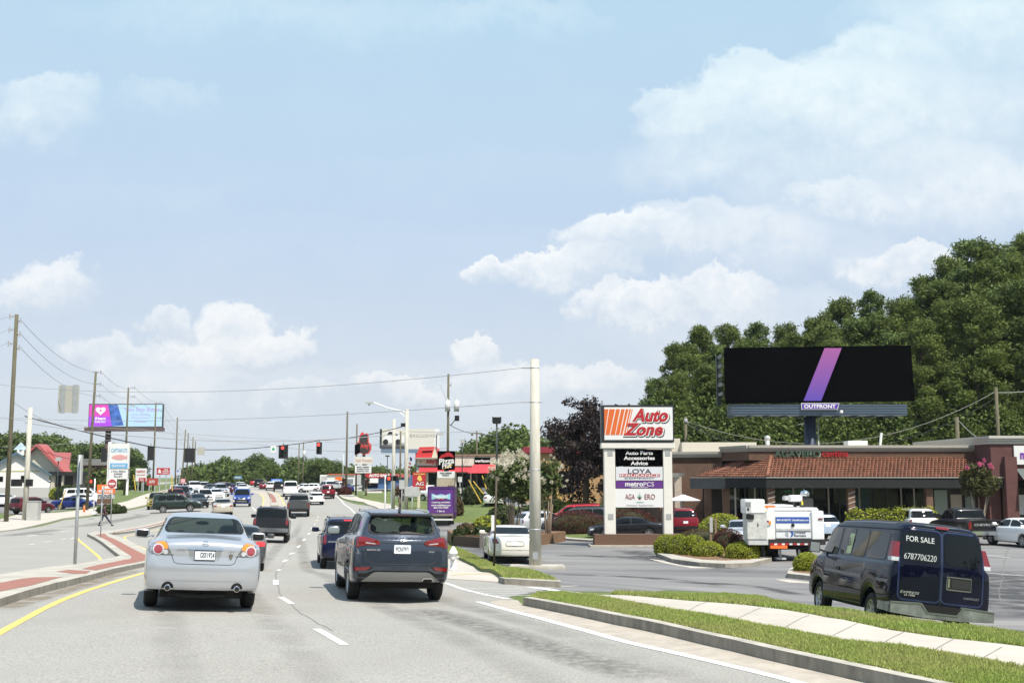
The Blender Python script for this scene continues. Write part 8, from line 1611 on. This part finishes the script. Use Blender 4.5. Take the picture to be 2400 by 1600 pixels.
ORD = ['first', 'second', 'third', 'fourth', 'fifth', 'sixth', 'seventh', 'eighth', 'ninth', 'tenth', 'eleventh', 'twelfth', 'thirteenth', 'fourteenth', 'fifteenth', 'sixteenth', 'seventeenth', 'eighteenth', 'nineteenth', 'twentieth']
def wood(rowname, lst, kitl, name, gr, seed, ws=1., what='pine'):
    rnd = random.Random(seed)
    for i, (px, yt, Y) in enumerate(lst):
        z = -1.6 if px > 1400 else gy(px, Y).z; x = P3(px, 1118, Y).x; h = zof(px, yt, Y) - z
        plant(name, kitl[(i * 3 + seed) % len(kitl)], (x, Y, z), h, f'{ORD[i]} {what} from the left {rowname}', 'tree', gr, ws * rnd.uniform(.9, 1.12), rnd.uniform(0, 6.28))
wood('in the tall back row behind the restaurant', [(1585, 800, 116), (1645, 758, 118), (1715, 752, 122), (1785, 748, 125), (1850, 752, 122), (1920, 738, 124), (1985, 690, 124), (2060, 672, 126), (2125, 690, 122), (2190, 640, 124), (2245, 590, 122), (2300, 548, 124), (2365, 560, 122), (2430, 540, 124), (2500, 560, 122), (2580, 560, 124)], PINES, 'pine_tree', 'pines of the wood behind the restaurant', 1, .9)
wood('in the front row close behind the restaurant roof', [(1540, 880, 106), (1590, 872, 104), (1660, 850, 106), (1725, 840, 104), (1800, 850, 106), (1880, 820, 104), (1960, 790, 106), (2040, 800, 105), (2110, 770, 106), (2170, 740, 104), (2235, 700, 106), (2300, 680, 104), (2370, 660, 106), (2440, 650, 104), (2520, 640, 106)], PINES, 'pine_tree', 'pines of the wood behind the restaurant', 2, 1.05)
wood('in the middle row behind the restaurant', [(1620, 820, 111), (1690, 800, 112), (1760, 790, 112), (1870, 775, 114), (1950, 745, 113), (2020, 735, 114), (2090, 730, 113), (2150, 700, 114), (2215, 650, 113), (2280, 620, 114), (2340, 600, 113), (2400, 590, 114)], PINES, 'pine_tree', 'pines of the wood behind the restaurant', 3, 1.05)
wood('among the distant trees left of the red signals', [(455, 1107, 290), (480, 1088, 280), (506, 1080, 280), (533, 1070, 275), (560, 1085, 270), (585, 1078, 275), (612, 1063, 270), (627, 1082, 262), (600, 1105, 258)], DEC, 'broadleaf_tree', 'distant trees at the bend of the road', 1, 1.2, 'broadleaf tree')
wood('among the distant trees right of the red signals', [(655, 1105, 280), (675, 1085, 275), (697, 1070, 275), (722, 1082, 268), (750, 1072, 262), (775, 1078, 262), (795, 1090, 262), (825, 1095, 258), (880, 1093, 262)], DEC, 'broadleaf_tree', 'distant trees beyond the car sales row', 2, 1.2, 'broadleaf tree')
wood('in the row behind the white restaurant at the left', [(-20, 1022, 205), (15, 1010, 200), (60, 1016, 205), (100, 1014, 210), (128, 1036, 205), (165, 1045, 230), (200, 1035, 240), (238, 1035, 240), (275, 1040, 245), (308, 1072, 230)], DEC, 'broadleaf_tree', 'trees behind the left restaurants', 0, 1.15, 'broadleaf tree')
wood('in the group behind the phone shop', [(1115, 1045, 172), (1150, 1020, 175), (1185, 997, 172), (1222, 1012, 170), (1268, 1035, 175), (1310, 1020, 172)], DEC, 'broadleaf_tree', 'trees behind the red-awning row', 1, 1.25, 'broadleaf tree')
# copper-leaved tree
me, bl = decid_mesh(80, M_copper, 10, 7.4, 18000, .15, 110, .10, sc=.55); 
plant('copper_tree', (me, trunk_mesh(10, .28, bl, random.Random(3), M_bark, 18), 10.), gy(1372, 94), zof(1372, 915, 94) - gy(1372, 94).z, 'dark copper-leaved tree between the thick pole and the shop pylon', 'tree', None, 1.0)
# crape myrtles: several slender stems, blossom on top
def crape(px, Y, yt, wpx, leaf, blos, nb, lab, seed, leaf_n=3800, top_only=0., base_f=.38, stems=7):
    rnd = random.Random(seed); b = gy(px, Y); H = zof(px, yt, Y) - b.z; W_ = wpx / (F / Y); t = thing('flowering_tree', b, lab, 'tree'); bl = []
    for i in range(34): u = Vector((rnd.gauss(0, 1), rnd.gauss(0, 1), rnd.gauss(0, 1))).normalized(); r = rnd.uniform(.35, .8); s = rnd.uniform(.12, .2) * W_; bl.append((u.x * r * W_ / 2, u.y * r * W_ / 2, H * (base_f + (1 - base_f) / 2) + u.z * r * H * (1 - base_f) / 2, s, s, s * .8))
    v, f = cloud_leaves(bl, leaf_n, .13 * W_ / 4.5 + .04, rnd, .3, 2.2); o = bpy.data.objects.new('crown', mesh('crown', v, f, leaf)); link(o, t)
    bb = []
    for i in range(nb):
        u = Vector((rnd.gauss(0, 1), rnd.gauss(0, 1) , rnd.gauss(0, 1))).normalized(); 
        if u.z < top_only: u.z = abs(u.z)
        if u.z < top_only: continue
        r = rnd.uniform(.86, 1.04); s = rnd.uniform(.03, .055) * W_; bb.append((u.x * r * W_ / 2, u.y * r * W_ / 2, H * (base_f + (1 - base_f) / 2) + u.z * r * H * (1 - base_f) / 2, s, s, s * 1.2))
    v, f = cloud_leaves(bb, nb * 42, .055 * W_ / 4.5 + .02, rnd, .2, 1.2); o = bpy.data.objects.new('blossom', mesh('blossom', v, f, blos)); link(o, t)
    m = MB()
    for i in range(stems): a = 2 * math.pi * i / stems + rnd.uniform(-.3, .3); q = W_ * rnd.uniform(.14, .26); m.tube([(math.cos(a) * .1, math.sin(a) * .1, -.1), (math.cos(a) * q * .45, math.sin(a) * q * .45, H * .28), (math.cos(a) * q, math.sin(a) * q, H * .6)], [.06, .045, .02], 6)
    m.build('stems', M_barkp, t, True); return t
crape(1206, 66, 1056, 135, M_crape, M_wbl, 110, 'white-flowering bushy tree with many pale stems behind the cream saloon', 5, 5200, -.1, .34, 9)
crape(1285, 69, 1062, 90, M_crape, M_wbl, 22, 'smaller white-flowering tree just right of the thick concrete pole', 6, 2200, -.2, .36)
crape(2297, 71.5, 1075, 108, leafmat('crape_leaf_warm', (.10, .095, .03), (.06, .065, .02)), M_pink, 16, 'round pink-flowering tree before the right end of the restaurant', 7, 4200, .55, .44, 5)
for px, Y, yt, w, lab, sd in ((806, 160, 1115, 16, 'small rust-leaved tree by the wooden pole near the car sales row', 11), (884 - 26, 158, 1112, 22, 'reddish crape tree under the hat-shaped sign', 12), (938, 112, 1130, 32, 'rust brown bushy tree between the white concrete poles', 13)):
    crape(px, Y, yt, w, leafmat('rust_leaf', (.16, .075, .05), (.09, .05, .03)), pm('rust_blossom', (.3, .10, .12), island=.3), 10, lab, sd, 1500, 0, .3, 4)
# clipped shrubs
def shrub(px, Y, wpx, hpx, mat, label, group=None, n=2600, size=.05, cat='shrub', dy=None, name='clipped_shrub', lumps=9):
    b = gnd(px, -Y) if Y < 0 else gy(px, Y); Y = b.y; s = F / Y; w, h = wpx / s / 2 * 1.1, hpx / s * 1.05; rnd = random.Random(int(px * 7 + Y)); d = dy or w; bl = [(0, 0, h * .36, w * .98, d * .98, h * .62), (0, 0, h * .14, w * .95, d * .95, h * .3)]
    for i in range(lumps): u = Vector((rnd.gauss(0, 1), rnd.gauss(0, 1), abs(rnd.gauss(0, 1)))).normalized(); bl.append((u.x * w * .6, u.y * d * .6, h * .42 + u.z * h * .36, w * .38, d * .38, h * .22))
    v, f = cloud_leaves(bl, n, size, rnd, .9, 1.5, jit=.035); t = thing(name, b + Vector((0, 0, .1)), label, cat, group)
    o = bpy.data.objects.new('foliage', mesh('foliage', v, f, mat)); link(o, t)
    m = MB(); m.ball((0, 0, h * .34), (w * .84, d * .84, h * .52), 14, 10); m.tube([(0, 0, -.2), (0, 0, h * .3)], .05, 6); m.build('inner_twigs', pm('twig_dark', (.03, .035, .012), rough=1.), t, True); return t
GI = 'clipped shrubs of the car park islands'
for px, Y, w, h, mat, lab in ((1563, -1303, 56, 44, M_box, 'leftmost bright boxwood ball in the planted island'), (1592, -1305, 52, 46, M_box, 'second boxwood ball from the left in the planted island'), (1626, -1308, 58, 48, M_box, 'third boxwood ball from the left, tallest of its row'), (1660, -1311, 66, 36, M_box, 'low boxwood ball in front of the wooden notice posts'),
        (1740, -1316, 74, 40, M_box, 'largest boxwood ball at the front of the planted island'), (1772, -1310, 66, 44, M_box, 'boxwood ball at the right end of the planted island'), (1640, -1290, 100, 44, M_brown, 'brownish trimmed bush at the back left of the planted island'), (1708, -1297, 66, 52, M_barb, 'dark russet bush right of the wooden notice posts'),
        (1893, -1347, 60, 44, M_box, 'boxwood ball in the small kerb island before the navy van'), (1692, 66, 100, 64, M_box, 'large rounded green bush at the left of the restaurant front'), (1655, 60, 44, 22, M_box, 'small light green mound behind the brownish bush'), (1755, 68, 60, 40, M_box, 'green bush behind the utility truck cabinet')):
    shrub(px, Y, w, h, mat, lab, GI, 9000, .036 if Y < 0 else .06)
shrub(1354, 78.5, 135, 52, M_barb, 'long rounded wine-red hedge left of the shop pylon', None, 14000, .05, 'hedge', 1.1, 'hedge', 14); shrub(1470, 80, 126, 50, M_barb, 'wine-red hedge seen between the legs of the shop pylon', None, 10000, .055, 'hedge', 1., 'hedge', 14)
def hedge_box(px0, px1, Y, ytop, D, mat, label, n=9000, size=.09):
    a, b = gy(px0, Y), gy(px1, Y); w = (b.x - a.x); z0 = min(a.z, b.z); h = zof(px0, ytop, Y) - z0; rnd = random.Random(int(px0)); bl = []
    k = int(w / .8)
    for i in range(k): bl.append((w * (i + .5) / k, rnd.uniform(-.1, .1), h * .5, .62, D, h * rnd.uniform(.46, .54)))
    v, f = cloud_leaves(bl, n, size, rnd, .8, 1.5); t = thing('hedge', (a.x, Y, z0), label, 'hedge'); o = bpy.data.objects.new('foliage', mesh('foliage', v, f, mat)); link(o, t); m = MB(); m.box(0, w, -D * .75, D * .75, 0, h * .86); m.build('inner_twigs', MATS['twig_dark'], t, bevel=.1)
hedge_box(1990, 2195, 71.5, 1190, .6, M_box, 'long bright green clipped hedge before the restaurant windows')
for px, Y, w, h, mat, lab in ((1153, 62.8, 34, 40, M_shrub, 'round green shrub above the stone wall left of the dark post'), (1182, 62.5, 28, 36, M_shrub, 'green shrub above the stone wall right of the dark post'), (1222, 64, 26, 32, M_shrub, 'green shrub at the right end of the stone wall'), (1071, 64.2, 22, 34, M_shrub, 'low shrub nearest the purple truck'), (1092, 64.6, 24, 36, M_shrub, 'second low shrub right of the purple truck'), (1120, 64.4, 26, 40, M_shrub, 'third low shrub right of the purple truck'), (1300, 98, 90, 34, M_box, 'wide green shrub behind the red off-roader'), (1345, 96, 60, 30, M_box, 'green shrub at the foot of the copper tree'),
        (1068, 100, 34, 40, M_brown, 'brown bush behind the purple truck'), (1058, 112, 40, 42, M_shrub, 'dark bush at the base of the pizza sign'), (1108, 112, 46, 42, M_shrub, 'dark bush left of the yellow guy guards'), (1140, 84, 60, 34, M_box, 'light green mound on the lawn behind the stone wall'), (1180, 90, 70, 44, M_shrub, 'broad green bush below the white-flowering tree'), (1240, 88, 70, 46, M_shrub, 'broad green bush right of the white-flowering tree stems'), (1095, 78, 50, 30, M_brown, 'brown tufted shrub in the middle of the bank'), (1130, 72, 44, 32, M_shrub, 'green shrub low on the bank above the timber edge')):
    shrub(px, Y, w, h, mat, lab, 'shrubs on the bank and behind it', 1300, .11 if Y < 80 else .16)
for px, Y, w, h, mat, lab in ((808, 158, 30, 17, M_barb, 'clipped dark shrub at the foot of the tall wooden pole'), (160, 150, 58, 32, M_shrub, 'large dark hedge mound before the red roofed restaurant'), (130, 152, 26, 24, M_box, 'light green bush left of the large hedge mound'), (232, 150, 26, 34, M_shrub, 'bush behind the orange restaurant sign'), (262, 112, 60, 18, M_shrub, 'low ground bush around the orange sign'), (222, 200, 34, 46, M_brown, 'rusty bush under the roadside screen'), (205, 148, 30, 30, M_shrub, 'dark bush right of the leaning pole')):
    shrub(px, Y, w, h, mat, lab, 'shrubs along the left lots', 1300, .22)

# uncountable undergrowth closing the far tree lines at the ground
def undergrowth(name, lst, hgt, wid, n, label):
    rnd = random.Random(9); bl = []
    for i, (px, Y) in enumerate(lst):
        p = gy(px, Y); k = rnd.uniform(.8, 1.25); bl.append((p.x, p.y, p.z + hgt * .35 * k, wid, wid * .6, hgt * .6 * k))
    v, f = cloud_leaves(bl, n, .5 if n < 50000 else .2, rnd, .5, 1.6); o = bpy.data.objects.new(name, mesh(name, v, f, M_decid)); link(o); tag(o, label, 'undergrowth', kind='stuff')
undergrowth('undergrowth', [(x, 262 + (x % 7) * 2) for x in range(440, 600, 9)], 4.5, 2.6, 9000, 'dense green undergrowth below the far trees left of the signals')
undergrowth('undergrowth', [(x, 262 + (x % 5) * 2) for x in range(650, 1130, 9)], 4.0, 2.6, 16000, 'dense green undergrowth below the far trees right of the signals')
undergrowth('undergrowth', [(x, 200 + (x % 5) * 2) for x in range(120, 330, 10)], 3.5, 2.4, 7000, 'dense green undergrowth behind the left restaurants')
undergrowth('undergrowth', [(x, 158 + (x % 5) * 2) for x in range(1230, 1500, 10)], 3.5, 1.8, 7000, 'dense green undergrowth behind the tan building')
undergrowth('undergrowth', [(x, 100 + (x % 5)) for x in range(1500, 2700, 14)], 10, 2.0, 80000, 'dense green undergrowth beneath the pines behind the restaurant')

# unseen tree belt added behind the viewer to darken reflections on the cars
bl = []; rnd = random.Random(77)
for i in range(90): x = -140 + i * 3.2; bl.append((x, -42 + rnd.uniform(-5, 5), rnd.uniform(4, 8), 4.4, 3.5, rnd.uniform(5, 8)))
v, f = cloud_leaves(bl, 16000, 1.3, rnd, .5, 1.3); o = bpy.data.objects.new('tree_belt', mesh('tree_belt', v, f, M_decid)); link(o); tag(o, 'unseen belt of trees added behind the viewer to darken reflections', 'trees', kind='stuff')

# summer air between the viewer and the far trees
m = bpy.data.materials.new('haze_air'); m.use_nodes = True; N = m.node_tree.nodes; N.remove(N['Principled BSDF']); pv = N.new('ShaderNodeVolumePrincipled'); pv.inputs['Color'].default_value = (.85, .92, 1, 1); pv.inputs['Density'].default_value = .0001; m.node_tree.links.new(pv.outputs[0], N['Material Output'].inputs['Volume'])
mb = MB(); mb.box(-4200, 4200, -4100, 4500, -6, 34); hz_o = mb.build('haze', m); tag(hz_o, kind='stuff')
